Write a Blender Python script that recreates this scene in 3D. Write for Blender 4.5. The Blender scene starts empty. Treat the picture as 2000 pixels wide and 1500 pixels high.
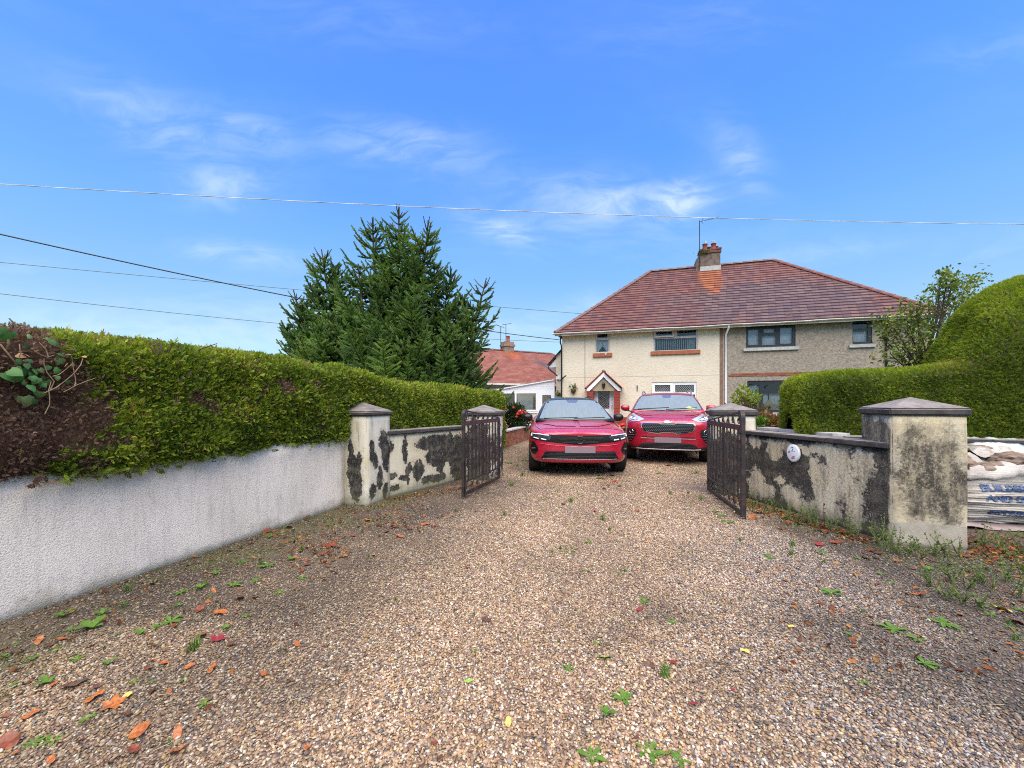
import bpy, bmesh, math, random
import numpy as np
from mathutils import Vector, Matrix, noise as mnoise
from mathutils.bvhtree import BVHTree

R = math.radians
random.seed(7)
rng = np.random.default_rng(7)
SC = bpy.context.scene
C = SC.collection
EYE = 1.32            # camera height above the drive
FPX = 800.0           # focal length in pixels of the 2000 px wide photograph
HZ = 787.0            # row of the horizon

# ------------------------------------------------------------------ camera
cam = bpy.data.objects.new('camera', bpy.data.cameras.new('camera'))
C.objects.link(cam)
cam.location = (0, 0, EYE)
cam.rotation_euler = (R(90), 0, 0)
cam.data.sensor_width = 36
cam.data.lens = FPX / 2000 * 36
cam.data.shift_y = (HZ - 750) / 2000
cam.data.clip_start = 0.05
cam.data.clip_end = 3000
SC.camera = cam

# ------------------------------------------------------------------ exposure
SC.view_settings.view_transform = 'Standard'
SC.view_settings.look = 'None'
SC.view_settings.gamma = 1.0
SC.view_settings.use_curve_mapping = False
SC.view_settings.exposure = 2.45
try:
    SC.cycles.use_denoising = False
    SC.cycles.filter_width = 1.05
    SC.cycles.max_bounces = 8
    SC.cycles.transparent_max_bounces = 12
    SC.cycles.caustics_reflective = False
    SC.cycles.caustics_refractive = False
except Exception:
    pass
SUN_EL, SUN_AZ = R(66), R(176)     # azimuth measured from +Y towards +X


# ------------------------------------------------------------------ node helpers
class G:
    def __init__(s, nt):
        s.nt = nt

    def n(s, t, ins=None, **props):
        nd = s.nt.nodes.new(t)
        for k, v in props.items():
            setattr(nd, k, v)
        for k, v in (ins or {}).items():
            s.set(nd.inputs[k], v)
        return nd

    def set(s, sock, v):
        if isinstance(v, bpy.types.NodeSocket):
            s.nt.links.new(v, sock)
        elif v is not None:
            if isinstance(v, (tuple, list)) and len(v) == 3 and sock.type == 'RGBA':
                v = (*v, 1.0)
            sock.default_value = v

    def m(s, op, a, b=None, c=None, clamp=False):
        ins = {0: a}
        if b is not None:
            ins[1] = b
        if c is not None:
            ins[2] = c
        return s.n('ShaderNodeMath', ins, operation=op, use_clamp=clamp).outputs[0]

    def v(s, op, a, b=None):
        ins = {0: a}
        if b is not None:
            ins[1] = b
        nd = s.n('ShaderNodeVectorMath', ins, operation=op)
        return nd.outputs['Value'] if op in ('LENGTH', 'DOT_PRODUCT', 'DISTANCE') else nd.outputs[0]

    def mix(s, f, a, b, mode='MIX'):
        nd = s.n('ShaderNodeMix', data_type='RGBA', blend_type=mode)
        s.set(nd.inputs[0], f)
        s.set(nd.inputs[6], a)
        s.set(nd.inputs[7], b)
        return nd.outputs[2]

    def noise(s, vec, scale, detail=4, rough=0.55, dist=0.0, out=0):
        return s.n('ShaderNodeTexNoise', {'Vector': vec, 'Scale': scale, 'Detail': detail,
                                          'Roughness': rough, 'Distortion': dist}).outputs[out]

    def ramp(s, f, stops, interp='LINEAR'):
        nd = s.n('ShaderNodeValToRGB', {0: f})
        cr = nd.color_ramp
        cr.interpolation = interp
        while len(cr.elements) < len(stops):
            cr.elements.new(0.5)
        for e, (p, c) in zip(cr.elements, stops):
            e.position = p
            e.color = (*c, 1.0) if isinstance(c, (tuple, list)) else (c, c, c, 1.0)
        return nd.outputs[0]

    def step(s, f, lo, hi, a=0.0, b=1.0):
        return s.n('ShaderNodeMapRange', {0: f, 1: lo, 2: hi, 3: a, 4: b}, interpolation_type='SMOOTHSTEP').outputs[0]

    def xyz(s, vec):
        return s.n('ShaderNodeSeparateXYZ', {0: vec}).outputs

    def comb(s, x, y, z):
        return s.n('ShaderNodeCombineXYZ', {0: x, 1: y, 2: z}).outputs[0]

    def obj(s):
        return s.n('ShaderNodeTexCoord').outputs['Object']

    def attr(s, name, kind='GEOMETRY', out='Fac'):
        return s.n('ShaderNodeAttribute', attribute_name=name, attribute_type=kind).outputs[out]

    def bump(s, h, strength=0.4, dist=0.01):
        return s.n('ShaderNodeBump', {'Strength': strength, 'Distance': dist, 'Height': h}).outputs[0]


def mat(name, col=(0.5, 0.5, 0.5), rough=0.7, metal=0.0, spec=0.5, **kw):
    m = bpy.data.materials.new(name)
    m.use_nodes = True
    g = G(m.node_tree)
    b = m.node_tree.nodes['Principled BSDF']
    g.set(b.inputs['Base Color'], col)
    g.set(b.inputs['Roughness'], rough)
    g.set(b.inputs['Metallic'], metal)
    g.set(b.inputs['Specular IOR Level'], spec)
    for k, v in kw.items():
        g.set(b.inputs[k.replace('_', ' ')], v)
    return m, g, b


# ------------------------------------------------------------------ world and sun
def make_world():
    w = bpy.data.worlds.new('World')
    SC.world = w
    w.use_nodes = True
    g = G(w.node_tree)
    w.node_tree.nodes.clear()
    sky = g.n('ShaderNodeTexSky', sky_type='NISHITA', sun_disc=False, sun_elevation=SUN_EL,
              sun_rotation=SUN_AZ, air_density=1.0, dust_density=0.3, ozone_density=3.0, altitude=0)
    d = g.n('ShaderNodeTexCoord').outputs['Generated']
    x, y, z = g.xyz(d)
    el = g.m('MAXIMUM', z, 0.0)
    # deepen the blue as a saturated phone picture does, evenly round the sky, by height above the horizon
    tint = g.ramp(el, [(0.0, (0.48, 0.62, 0.86)), (0.05, (0.60, 0.71, 0.72)), (0.16, (0.76, 0.82, 0.79)), (0.34, (0.74, 1.04, 1.17)), (0.52, (0.62, 1.07, 1.55)), (0.72, (0.61, 1.05, 1.85))])
    col = g.mix(1.0, sky.outputs[0], tint, 'MULTIPLY')
    # thin cirrus: noise on a flat layer overhead, plus the denser wisps over the street
    zc = g.m('ADD', el, 0.12)
    lay = g.comb(g.m('DIVIDE', x, zc), g.m('DIVIDE', y, zc), 0.0)
    warp = g.noise(lay, 1.3, 2, 0.5, out=1)
    lay2 = g.v('ADD', g.v('MULTIPLY', lay, (1.0, 1.3, 1.0)), g.v('MULTIPLY', warp, (0.8, 0.8, 0.0)))
    fine = g.noise(lay2, 2.2, 6, 0.55)
    broad = g.noise(lay, 0.9, 2, 0.5)
    cl = g.m('MULTIPLY', g.step(fine, 0.45, 0.85), g.step(broad, 0.45, 0.7))
    cl = g.m('MULTIPLY', cl, 0.16)
    ys = g.m('MAXIMUM', y, 0.05)
    tx, tz = g.m('DIVIDE', x, ys), g.m('DIVIDE', z, ys)
    front = g.step(y, 0.05, 0.3)
    total = None
    for px, py, sx, sy, ang, amp in [(290, 235, 160, 55, 22, .34), (490, 258, 100, 38, 20, .32), (790, 285, 160, 45, 8, .40), (440, 365, 100, 40, 5, .42),
                                     (1335, 392, 62, 34, -14, .85), (1175, 398, 95, 40, -8, .55), (1450, 310, 40, 80, -30, .34), (975, 450, 75, 24, 18, .5),
                                     (470, 497, 120, 22, 7, .5), (1165, 592, 70, 22, 0, .32), (1030, 640, 90, 30, 0, .35), (1560, 500, 200, 30, -8, .18),
                                     (700, 40, 300, 60, 4, .10), (1380, 40, 200, 60, -10, .10), (1950, 90, 160, 40, -12, .12), (150, 660, 300, 60, 4, .30),
                                     (1080, 370, 160, 50, 0, .18), (1250, 460, 300, 50, 0, .12), (480, 640, 220, 60, 0, .30)]:
        a = R(ang)
        dx = g.m('SUBTRACT', tx, (px - 1000) / FPX)
        dz = g.m('SUBTRACT', tz, (HZ - py) / FPX)
        ca, sa = math.cos(a), math.sin(a)
        p = g.m('ADD', g.m('MULTIPLY', dx, ca * FPX / sx), g.m('MULTIPLY', dz, -sa * FPX / sx))
        q = g.m('ADD', g.m('MULTIPLY', dx, sa * FPX / sy), g.m('MULTIPLY', dz, ca * FPX / sy))
        r2 = g.m('ADD', g.m('MULTIPLY', p, p), g.m('MULTIPLY', q, q))
        e = g.m('MULTIPLY', g.m('POWER', 2.718, g.m('MULTIPLY', r2, -1.0)), amp)
        total = e if total is None else g.m('ADD', total, e)
    sv = g.comb(tx, g.m('MULTIPLY', tz, 2.2), 0.0)
    wv = g.v('ADD', sv, g.v('MULTIPLY', g.noise(sv, 3.0, 2, out=1), (0.35, 0.35, 0)))
    wisps = g.step(g.noise(g.v('MULTIPLY', wv, (1.0, 1.5, 1.0)), 6.5, 7, 0.62), 0.33, 0.72)
    total = g.m('MULTIPLY', g.m('MULTIPLY', total, front), g.m('ADD', g.m('MULTIPLY', wisps, 0.72), 0.13))
    cl = g.m('ADD', cl, total, clamp=True)
    cl = g.m('MINIMUM', g.m('MULTIPLY', cl, 1.0), 0.8)
    col = g.mix(cl, col, (4.9, 5.5, 6.3))
    bg = g.n('ShaderNodeBackground', {'Color': col, 'Strength': 0.0385})
    out = g.n('ShaderNodeOutputWorld', {0: bg.outputs[0]})


make_world()
sl = bpy.data.lights.new('sun', 'SUN')
sl.energy = 1.5
sl.angle = R(80)
sl.color = (1.0, 0.865, 0.65)
sun = bpy.data.objects.new('sun', sl)
C.objects.link(sun)
sd = Vector((math.sin(SUN_AZ) * math.cos(SUN_EL), math.cos(SUN_AZ) * math.cos(SUN_EL), math.sin(SUN_EL)))
sun.rotation_euler = sd.to_track_quat('Z', 'Y').to_euler()
sun.location = sd * 60


# ------------------------------------------------------------------ geometry helpers
TH = R(17.8)
CF, SF = math.cos(TH), math.sin(TH)     # F = (CF,-SF) across the drive, D = (SF,CF) up the drive


def W(u, v, z=0.0):
    return Vector((u * CF + v * SF, -u * SF + v * CF, z))


def UV(x, y):
    return x * CF - y * SF, x * SF + y * CF


def at(px, py, Y):
    return Vector(((px - 1000) / FPX * Y, Y, EYE + (HZ - py) / FPX * Y))


def gnd(px, py, z=0.0):
    Y = (EYE - z) * FPX / (py - HZ)
    return Vector(((px - 1000) / FPX * Y, Y, z))


class MB:
    """collects faces for one mesh"""
    def __init__(s):
        s.v, s.f, s.sm, s.mi = [], [], [], []

    def add(s, vs, fs, smooth=False, mi=0, M=None):
        o = len(s.v)
        s.v += [tuple(M @ Vector(p)) if M is not None else tuple(p) for p in vs]
        for f in fs:
            s.f.append(tuple(i + o for i in f))
            s.sm.append(smooth)
            s.mi.append(mi)
        return s

    def box(s, x0, x1, y0, y1, z0, z1, mi=0, M=None):
        vs = [(x0, y0, z0), (x1, y0, z0), (x1, y1, z0), (x0, y1, z0), (x0, y0, z1), (x1, y0, z1), (x1, y1, z1), (x0, y1, z1)]
        return s.add(vs, [(0, 3, 2, 1), (4, 5, 6, 7), (0, 1, 5, 4), (1, 2, 6, 5), (2, 3, 7, 6), (3, 0, 4, 7)], mi=mi, M=M)

    def bar(s, a, b, w, h=None, up=(0, 0, 1), mi=0):
        """a box beam from a to b of width w and height h"""
        a, b = Vector(a), Vector(b)
        h = w if h is None else h
        d = (b - a)
        L = d.length
        d.normalize()
        upv = Vector(up)
        sx = d.cross(upv)
        if sx.length < 1e-4:
            sx = d.cross(Vector((1, 0, 0)))
        sx.normalize()
        sz = sx.cross(d)
        vs = []
        for p in (a, b):
            for i, j in ((-1, -1), (1, -1), (1, 1), (-1, 1)):
                vs.append(p + sx * (i * w / 2) + sz * (j * h / 2))
        return s.add(vs, [(0, 1, 2, 3), (7, 6, 5, 4), (0, 4, 5, 1), (1, 5, 6, 2), (2, 6, 7, 3), (3, 7, 4, 0)], mi=mi)

    def tube(s, pts, r, k=6, mi=0, cap=True):
        pts = [Vector(p) for p in pts]
        rs = r if isinstance(r, (list, tuple)) else [r] * len(pts)
        vs, fs = [], []
        ref = None
        for i, p in enumerate(pts):
            d = (pts[min(i + 1, len(pts) - 1)] - pts[max(i - 1, 0)]).normalized()
            if ref is None:
                ref = d.cross(Vector((0, 0, 1)))
                if ref.length < 0.05:
                    ref = d.cross(Vector((1, 0, 0)))
            ref = (ref - d * ref.dot(d)).normalized()
            b = d.cross(ref)
            for j in range(k):
                a = 2 * math.pi * j / k
                vs.append(p + (ref * math.cos(a) + b * math.sin(a)) * rs[i])
        for i in range(len(pts) - 1):
            for j in range(k):
                fs.append((i * k + j, i * k + (j + 1) % k, (i + 1) * k + (j + 1) % k, (i + 1) * k + j))
        s.add(vs, fs, smooth=True, mi=mi)
        if cap:
            s.add(vs[:k], [tuple(range(k - 1, -1, -1))], mi=mi)
            s.add(vs[-k:], [tuple(range(k))], mi=mi)
        return s

    def lathe(s, prof, k=16, mi=0, M=None, smooth=True):
        vs, fs = [], []
        for r, z in prof:
            for j in range(k):
                a = 2 * math.pi * j / k
                vs.append((r * math.cos(a), r * math.sin(a), z))
        for i in range(len(prof) - 1):
            for j in range(k):
                fs.append((i * k + j, i * k + (j + 1) % k, (i + 1) * k + (j + 1) % k, (i + 1) * k + j))
        return s.add(vs, fs, smooth=smooth, mi=mi, M=M)

    def prism(s, poly, d0, d1, axis='y', mi=0, M=None):
        """a 2D polygon extruded along an axis: poly holds (a,b) = (x,z) for y, (y,z) for x, (x,y) for z"""
        def P(a, b, d):
            return (a, d, b) if axis == 'y' else (d, a, b) if axis == 'x' else (a, b, d)
        n = len(poly)
        vs = [P(a, b, d0) for a, b in poly] + [P(a, b, d1) for a, b in poly]
        fs = [tuple(range(n)), tuple(range(2 * n - 1, n - 1, -1))]
        fs += [(i, i + n, (i + 1) % n + n, (i + 1) % n) for i in range(n)]
        return s.add(vs, fs, mi=mi, M=M)

    def mesh(s, name):
        me = bpy.data.meshes.new(name)
        me.from_pydata(s.v, [], s.f)
        me.polygons.foreach_set('use_smooth', s.sm)
        me.polygons.foreach_set('material_index', s.mi)
        me.update()
        return me

    def build(s, name, mats, parent=None, **kw):
        return link(name, s.mesh(name), mats, parent, **kw)


def fix_normals(me):
    bm = bmesh.new()
    bm.from_mesh(me)
    bmesh.ops.recalc_face_normals(bm, faces=bm.faces)
    bm.to_mesh(me)
    bm.free()


def bevel_mesh(me, w=0.006, seg=1):
    bm = bmesh.new()
    bm.from_mesh(me)
    bmesh.ops.remove_doubles(bm, verts=bm.verts, dist=1e-5)
    bmesh.ops.bevel(bm, geom=[e for e in bm.edges if len(e.link_faces) == 2 and e.calc_face_angle(0) > 0.5], offset=w, segments=seg, affect='EDGES')
    bm.to_mesh(me)
    bm.free()


def link(name, me, mats=None, parent=None, loc=None, rz=None, label=None, cat=None, group=None, kind=None):
    o = bpy.data.objects.new(name, me)
    C.objects.link(o)
    if mats is not None and me is not None and not me.materials:
        for m in (mats if isinstance(mats, (list, tuple)) else [mats]):
            me.materials.append(m)
    if parent is not None:
        o.parent = parent
    if loc is not None:
        o.location = loc
    if rz is not None:
        o.rotation_euler = (0, 0, rz)
    tag(o, label, cat, group, kind)
    return o


def tag(o, label=None, cat=None, group=None, kind=None):
    if label:
        o['label'] = label
    if cat:
        o['category'] = cat
    if group:
        o['group'] = group
    if kind:
        o['kind'] = kind
    return o


def thing(name, label, cat, loc=(0, 0, 0), rz=0.0, group=None):
    return link(name, None, None, None, loc, rz, label, cat, group)


def mesh_np(name, V, F, attrs=None, smooth=False):
    V = np.asarray(V, dtype=np.float32)
    F = np.asarray(F, dtype=np.int32)
    me = bpy.data.meshes.new(name)
    k = F.shape[1]
    me.vertices.add(len(V))
    me.vertices.foreach_set('co', V.ravel())
    me.loops.add(F.size)
    me.loops.foreach_set('vertex_index', F.ravel())
    me.polygons.add(len(F))
    me.polygons.foreach_set('loop_start', np.arange(0, F.size, k, dtype=np.int32))
    me.polygons.foreach_set('use_smooth', np.full(len(F), smooth))
    me.update(calc_edges=True)
    for nm, (dom, arr) in (attrs or {}).items():
        a = me.attributes.new(nm, 'FLOAT', dom)
        a.data.foreach_set('value', np.asarray(arr, dtype=np.float32))
    return me


def nrm(a):
    return a / np.maximum(np.linalg.norm(a, axis=-1, keepdims=True), 1e-9)


def sprig_mesh(name, P, D, size, tmplV, tmplF, attrs=None, twist=None):
    """copies a small leaf spray (tmplV: side, along, up) to every point P growing along D"""
    n = len(P)
    D = nrm(D)
    ref = nrm(rng.normal(size=(n, 3))) if twist is None else twist
    S = nrm(np.cross(D, ref))
    U = np.cross(S, D)
    T = np.asarray(tmplV, dtype=np.float64)
    V = P[:, None, :] + size[:, None, None] * (T[None, :, 0:1] * S[:, None, :] + T[None, :, 1:2] * D[:, None, :] + T[None, :, 2:3] * U[:, None, :])
    k = len(T)
    F = (np.asarray(tmplF)[None] + (np.arange(n) * k)[:, None, None]).reshape(-1, len(tmplF[0]))
    at_ = {a: ('POINT', np.repeat(v, k)) for a, v in (attrs or {}).items()}
    return mesh_np(name, V.reshape(-1, 3), F, at_)


def leafset(specs):
    """flat diamond leaves: (side offset, along offset, angle, length, width, lift)"""
    V, F = [], []
    for sx, al, ang, L, w, up in specs:
        c, s_ = math.cos(ang), math.sin(ang)
        o = len(V)
        for a, b, h in ((0, 0, 0), (-w / 2, L * .45, up * .6), (0, L, up), (w / 2, L * .45, up * .6)):
            V.append((sx + a * c + b * s_, al - a * s_ + b * c, h))
        F.append((o, o + 1, o + 2, o + 3))
    return V, F


def grid_faces(nu, nv):
    i, j = np.meshgrid(np.arange(nu - 1), np.arange(nv - 1), indexing='ij')
    a = i * nv + j
    return np.stack([a, a + nv, a + nv + 1, a + 1], -1).reshape(-1, 4)


def sample_quads(V, F, dens):
    """random points on quads with normals; dens: points per square metre for each face"""
    V = np.asarray(V)
    A, B, Cc, Dd = (V[F[:, i]] for i in range(4))
    n = np.cross(Cc - A, Dd - B)
    area = np.linalg.norm(n, axis=1) / 2
    N = nrm(n)
    cnt = rng.poisson(area * dens)
    idx = np.repeat(np.arange(len(F)), cnt)
    s, t = rng.random(len(idx))[:, None], rng.random(len(idx))[:, None]
    P = (A[idx] * (1 - s) + B[idx] * s) * (1 - t) + (Dd[idx] * (1 - s) + Cc[idx] * s) * t
    return P, N[idx], idx


def fbm(P, scale, seed=0.0):
    return np.array([mnoise.fractal(Vector((p[0] * scale + seed, p[1] * scale, p[2] * scale)), 1.0, 2.0, 3) for p in P])
# ------------------------------------------------------------------ materials
def leaf_mat(name, stops, rough=0.6, trans=0.32, spec=0.22, scale=1.2, dead=None):
    m, g, b = mat(name, rough=rough, spec=spec)
    f = g.attr('rnd')
    patch = g.noise(g.obj(), scale, 3)
    f = g.m('ADD', g.m('MULTIPLY', f, 0.72), g.m('MULTIPLY', g.m('SUBTRACT', patch, 0.36), 1.0), clamp=True)
    col = g.ramp(f, stops)
    if dead:
        dc = g.ramp(g.attr('rnd'), dead)
        col = g.mix(g.attr('dead'), col, dc)
    g.set(b.inputs['Base Color'], col)
    t = g.n('ShaderNodeBsdfTranslucent', {'Color': g.mix(1.0, col, (1.0, 1.1, 0.5), 'MULTIPLY')})
    mx = g.n('ShaderNodeMixShader', {0: trans, 1: b.outputs[0], 2: t.outputs[0]})
    out = m.node_tree.nodes['Material Output']
    m.node_tree.links.new(mx.outputs[0], out.inputs[0])
    return m


def rough_mat(name, col, col2, scale=3.0, bump=0.35, bscale=110.0, rough=0.85, bdist=0.012):
    m, g, b = mat(name, rough=rough, spec=0.3)
    p = g.obj()
    f = g.step(g.noise(p, scale, 5, 0.6), 0.3, 0.7)
    fine = g.noise(p, bscale, 3, 0.6)
    c = g.mix(f, col, col2)
    c = g.mix(g.step(fine, 0.55, 0.35, 0, 0.25), c, tuple(x * 0.55 for x in col))
    g.set(b.inputs['Base Color'], c)
    g.set(b.inputs['Normal'], g.bump(fine, bump, bdist))
    return m


def stain_mat(name, blobs, base=(0.60, 0.53, 0.37), base2=(0.68, 0.64, 0.53), invert=False, axis='xz', grime=0.5, dist=0.16, plinth=0.0, dscale=4.0, dark=(0.022, 0.021, 0.022), hue=0.5, soft=0.06):
    """old painted render, blackened by algae where the blobs lie and flaking along their edges"""
    m, g, b = mat(name, rough=0.88, spec=0.25)
    p = g.obj()
    X, Y, Z = g.xyz(p)
    a = {'x': X, 'y': Y}[axis[0]]
    q = g.comb(a, Z, 0.0)
    w = g.v('MULTIPLY', g.v('SUBTRACT', g.noise(p, dscale, 5, 0.65, out=1), (0.5, 0.5, 0.5)), (dist * 2, dist * 2, 0))
    w2 = g.v('MULTIPLY', g.v('SUBTRACT', g.noise(p, 19, 5, 0.75, out=1), (0.5, 0.5, 0.5)), (dist * 1.1, dist * 1.1, 0))
    q = g.v('ADD', g.v('ADD', q, w), w2)
    fld = None
    for cx, cz, rx, rz in blobs:
        d = g.v('LENGTH', g.v('MULTIPLY', g.v('SUBTRACT', q, (cx, cz, 0)), (1 / rx, 1 / rz, 0)))
        fld = d if fld is None else g.m('MINIMUM', fld, d)
    fld = g.m('ADD', fld, g.m('MULTIPLY', g.m('SUBTRACT', g.noise(p, 6.5, 5, 0.68), 0.5), 1.5))
    fld = g.m('ADD', fld, g.m('MULTIPLY', g.m('SUBTRACT', g.noise(p, 34, 4, 0.75), 0.5), 0.45 + soft * 1.2))
    mask = g.step(fld, 0.99 - soft, 0.99 + soft, 1, 0)
    if soft > .1:
        big = g.noise(g.comb(g.m('MULTIPLY', a, 9.0), g.m('MULTIPLY', Z, 2.2), 0.0), 1.0, 5, 0.7)
        mask = g.m('MULTIPLY', mask, g.step(g.m('ADD', big, g.m('MULTIPLY', g.m('SUBTRACT', g.noise(p, 40, 4, .75), .5), .5)), 0.33, 0.55, 0.38, 1.0))
    crumbs = g.m('MULTIPLY', g.step(g.noise(p, 14, 5, 0.7), 0.63, 0.66), g.step(fld, 0.9, 1.9, 1, 0))
    mask = g.m('MAXIMUM', mask, g.m('MULTIPLY', crumbs, 0.9))
    rim = g.m('MULTIPLY', g.step(fld, 1.04, 1.10, 1, 0), g.step(fld, 0.98, 1.04, 0, 1))
    if invert:
        mask = g.m('SUBTRACT', 1.0, mask)
    fine = g.noise(p, 120, 3, 0.65)
    mid = g.noise(p, 9, 5, 0.65)
    streak = g.noise(g.comb(g.m('MULTIPLY', a, 16.0), g.m('MULTIPLY', Z, 1.6), 0.0), 1.0, 4, 0.6)
    clean = g.mix(g.step(g.noise(p, 2.5, 4), 0.35, 0.65), base, base2)
    clean = g.mix(g.m('MULTIPLY', g.step(streak, 0.48, 0.78), grime), clean, (0.20, 0.17, 0.12))
    clean = g.mix(g.step(mid, 0.62, 0.75, 0, 0.5), clean, (0.26, 0.22, 0.15))
    black = g.mix(g.step(mid, 0.42, 0.72), dark, (0.13, 0.115, 0.09))
    black = g.mix(g.step(g.noise(p, 70, 4, 0.75), 0.52, 0.68, 0, hue), black, (0.40, 0.345, 0.24))
    black = g.mix(g.step(streak, 0.55, 0.8, 0, 0.5), black, (0.16, 0.14, 0.10))
    halo = g.m('MULTIPLY', g.step(g.m('ADD', fld, g.m('MULTIPLY', g.m('SUBTRACT', streak, 0.5), 0.9)), 0.95, 1.7, 0.55, 0.0), g.step(g.noise(p, 50, 4, .75), .35, .65))
    clean = g.mix(halo, clean, (0.21, 0.175, 0.12))
    col = g.mix(mask, clean, black)
    col = g.mix(g.m('MULTIPLY', rim, 0.30), col, (0.66, 0.61, 0.50))
    # damp green foot
    foot = g.m('MULTIPLY', g.step(g.m('ADD', Z, g.m('MULTIPLY', g.m('SUBTRACT', mid, 0.5), 0.3)), 0.02, 0.2, 1, 0), 0.6)
    col = g.mix(foot, col, (0.10, 0.10, 0.045))
    if plinth > 0:
        pe = g.step(g.m('ADD', Z, g.m('MULTIPLY', g.m('SUBTRACT', g.noise(p, 5, 3), 0.5), 0.16)), plinth, plinth - 0.006)
        col = g.mix(pe, col, g.mix(g.step(mid, .4, .7), (0.40, 0.36, 0.29), (0.30, 0.26, 0.20)))
    g.set(b.inputs['Base Color'], col)
    h = g.m('ADD', g.m('MULTIPLY', fine, 0.6), g.m('MULTIPLY', mask, -0.35))
    g.set(b.inputs['Normal'], g.bump(h, 0.5, 0.012))
    return m


M = {}
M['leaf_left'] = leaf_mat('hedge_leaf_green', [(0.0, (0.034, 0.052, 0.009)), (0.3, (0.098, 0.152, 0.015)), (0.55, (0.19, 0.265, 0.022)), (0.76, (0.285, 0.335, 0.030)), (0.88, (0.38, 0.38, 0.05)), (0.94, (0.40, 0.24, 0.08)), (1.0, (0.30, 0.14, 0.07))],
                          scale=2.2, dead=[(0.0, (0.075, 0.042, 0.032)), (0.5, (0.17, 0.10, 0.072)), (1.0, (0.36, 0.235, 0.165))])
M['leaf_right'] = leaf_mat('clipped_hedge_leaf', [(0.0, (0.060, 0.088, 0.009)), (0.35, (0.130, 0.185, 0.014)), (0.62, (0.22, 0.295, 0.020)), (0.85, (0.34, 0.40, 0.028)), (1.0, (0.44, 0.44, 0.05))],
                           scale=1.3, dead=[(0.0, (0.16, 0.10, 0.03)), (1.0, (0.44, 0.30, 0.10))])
M['needle'] = leaf_mat('spruce_needles', [(0.0, (0.022, 0.044, 0.020)), (0.35, (0.066, 0.122, 0.042)), (0.62, (0.125, 0.210, 0.058)), (0.85, (0.20, 0.305, 0.070)), (1.0, (0.29, 0.37, 0.09))], trans=0.22, scale=0.9)
M['leaf_broad'] = leaf_mat('broad_leaf', [(0.0, (0.05, 0.08, 0.014)), (0.4, (0.11, 0.165, 0.024)), (0.7, (0.18, 0.24, 0.04)), (0.92, (0.28, 0.28, 0.05)), (1.0, (0.36, 0.17, 0.05))], scale=1.5, rough=0.5, trans=0.3)
M['leaf_dark'] = leaf_mat('shrub_leaf_dark', [(0.0, (0.012, 0.028, 0.012)), (0.5, (0.032, 0.065, 0.022)), (1.0, (0.10, 0.14, 0.05))], rough=0.4)
M['leaf_lime'] = leaf_mat('lime_leaf', [(0.0, (0.10, 0.17, 0.015)), (0.5, (0.22, 0.30, 0.025)), (1.0, (0.42, 0.42, 0.06))], rough=0.45, trans=0.35)
M['leaf_weed'] = leaf_mat('weed_leaf', [(0.0, (0.045, 0.105, 0.014)), (0.5, (0.085, 0.185, 0.022)), (1.0, (0.17, 0.27, 0.05))], rough=0.55, trans=0.25, scale=4)
M['leaf_moss'] = leaf_mat('moss_sprig', [(0.0, (0.03, 0.05, 0.012)), (0.5, (0.075, 0.105, 0.025)), (0.85, (0.15, 0.17, 0.05)), (1.0, (0.24, 0.17, 0.07))], rough=0.7, trans=0.2, scale=3)
M['leaf_litter'] = leaf_mat('leaf_litter', [(0.0, (0.045, 0.018, 0.008)), (0.4, (0.14, 0.045, 0.014)), (0.75, (0.30, 0.10, 0.02)), (1.0, (0.42, 0.24, 0.05))], rough=0.5, trans=0.15, scale=3)
M['petal_red'] = mat('red_petal', (0.55, 0.035, 0.03), 0.55)[0]
M['hull_dark'] = rough_mat('hedge_inside', (0.022, 0.032, 0.007), (0.055, 0.070, 0.015), 14, 0.8, 60)
_h, _g, _b = mat('hedge_core_by_patch', rough=.95, spec=.1)
_g.set(_b.inputs['Base Color'], _g.mix(_g.attr('dead'), _g.mix(_g.noise(_g.obj(), 20, 4), (0.030, 0.045, 0.009), (0.075, 0.095, 0.020)), _g.mix(_g.noise(_g.obj(), 45, 4, .7), (0.035, 0.020, 0.015), (0.13, 0.078, 0.056))))
M['hull_patch'] = _h
M['hull_brown'] = rough_mat('dead_hedge_inside', (0.020, 0.013, 0.010), (0.05, 0.032, 0.024), 8, 0.8, 60)
M['bark'] = rough_mat('bark', (0.045, 0.030, 0.022), (0.10, 0.075, 0.055), 6, 0.7, 40)
M['twig_pale'] = rough_mat('bare_twig', (0.20, 0.13, 0.075), (0.33, 0.24, 0.15), 20, 0.3, 60)
M['twig_dark'] = rough_mat('dark_twig', (0.05, 0.035, 0.028), (0.10, 0.07, 0.05), 20, 0.3, 60)
M['stone_cap'] = rough_mat('weathered_coping_stone', (0.125, 0.112, 0.102), (0.25, 0.225, 0.205), 7, 0.45, 90)
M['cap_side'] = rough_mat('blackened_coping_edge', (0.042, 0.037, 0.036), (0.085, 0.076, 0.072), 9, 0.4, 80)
M['red_paint'] = rough_mat('red_oxide_paint', (0.27, 0.045, 0.028), (0.33, 0.065, 0.042), 4, 0.1, 60, 0.6)
M['terracotta'] = rough_mat('terracotta_sill', (0.33, 0.10, 0.045), (0.40, 0.14, 0.065), 6, 0.15, 60, 0.65)
M['white_pvc'] = mat('white_upvc', (0.78, 0.79, 0.80), 0.35)[0]
M['cream_pvc'] = rough_mat('weathered_window_frame', (0.56, 0.53, 0.48), (0.66, 0.63, 0.59), 6, 0.05, 40, 0.45)
M['dark_pvc'] = mat('anthracite_frame', (0.018, 0.020, 0.026), 0.4)[0]
M['black_plastic'] = mat('black_plastic', (0.013, 0.013, 0.015), 0.42)[0]
M['gloss_black'] = mat('gloss_black', (0.011, 0.010, 0.011), 0.22, spec=0.35)[0]
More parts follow.
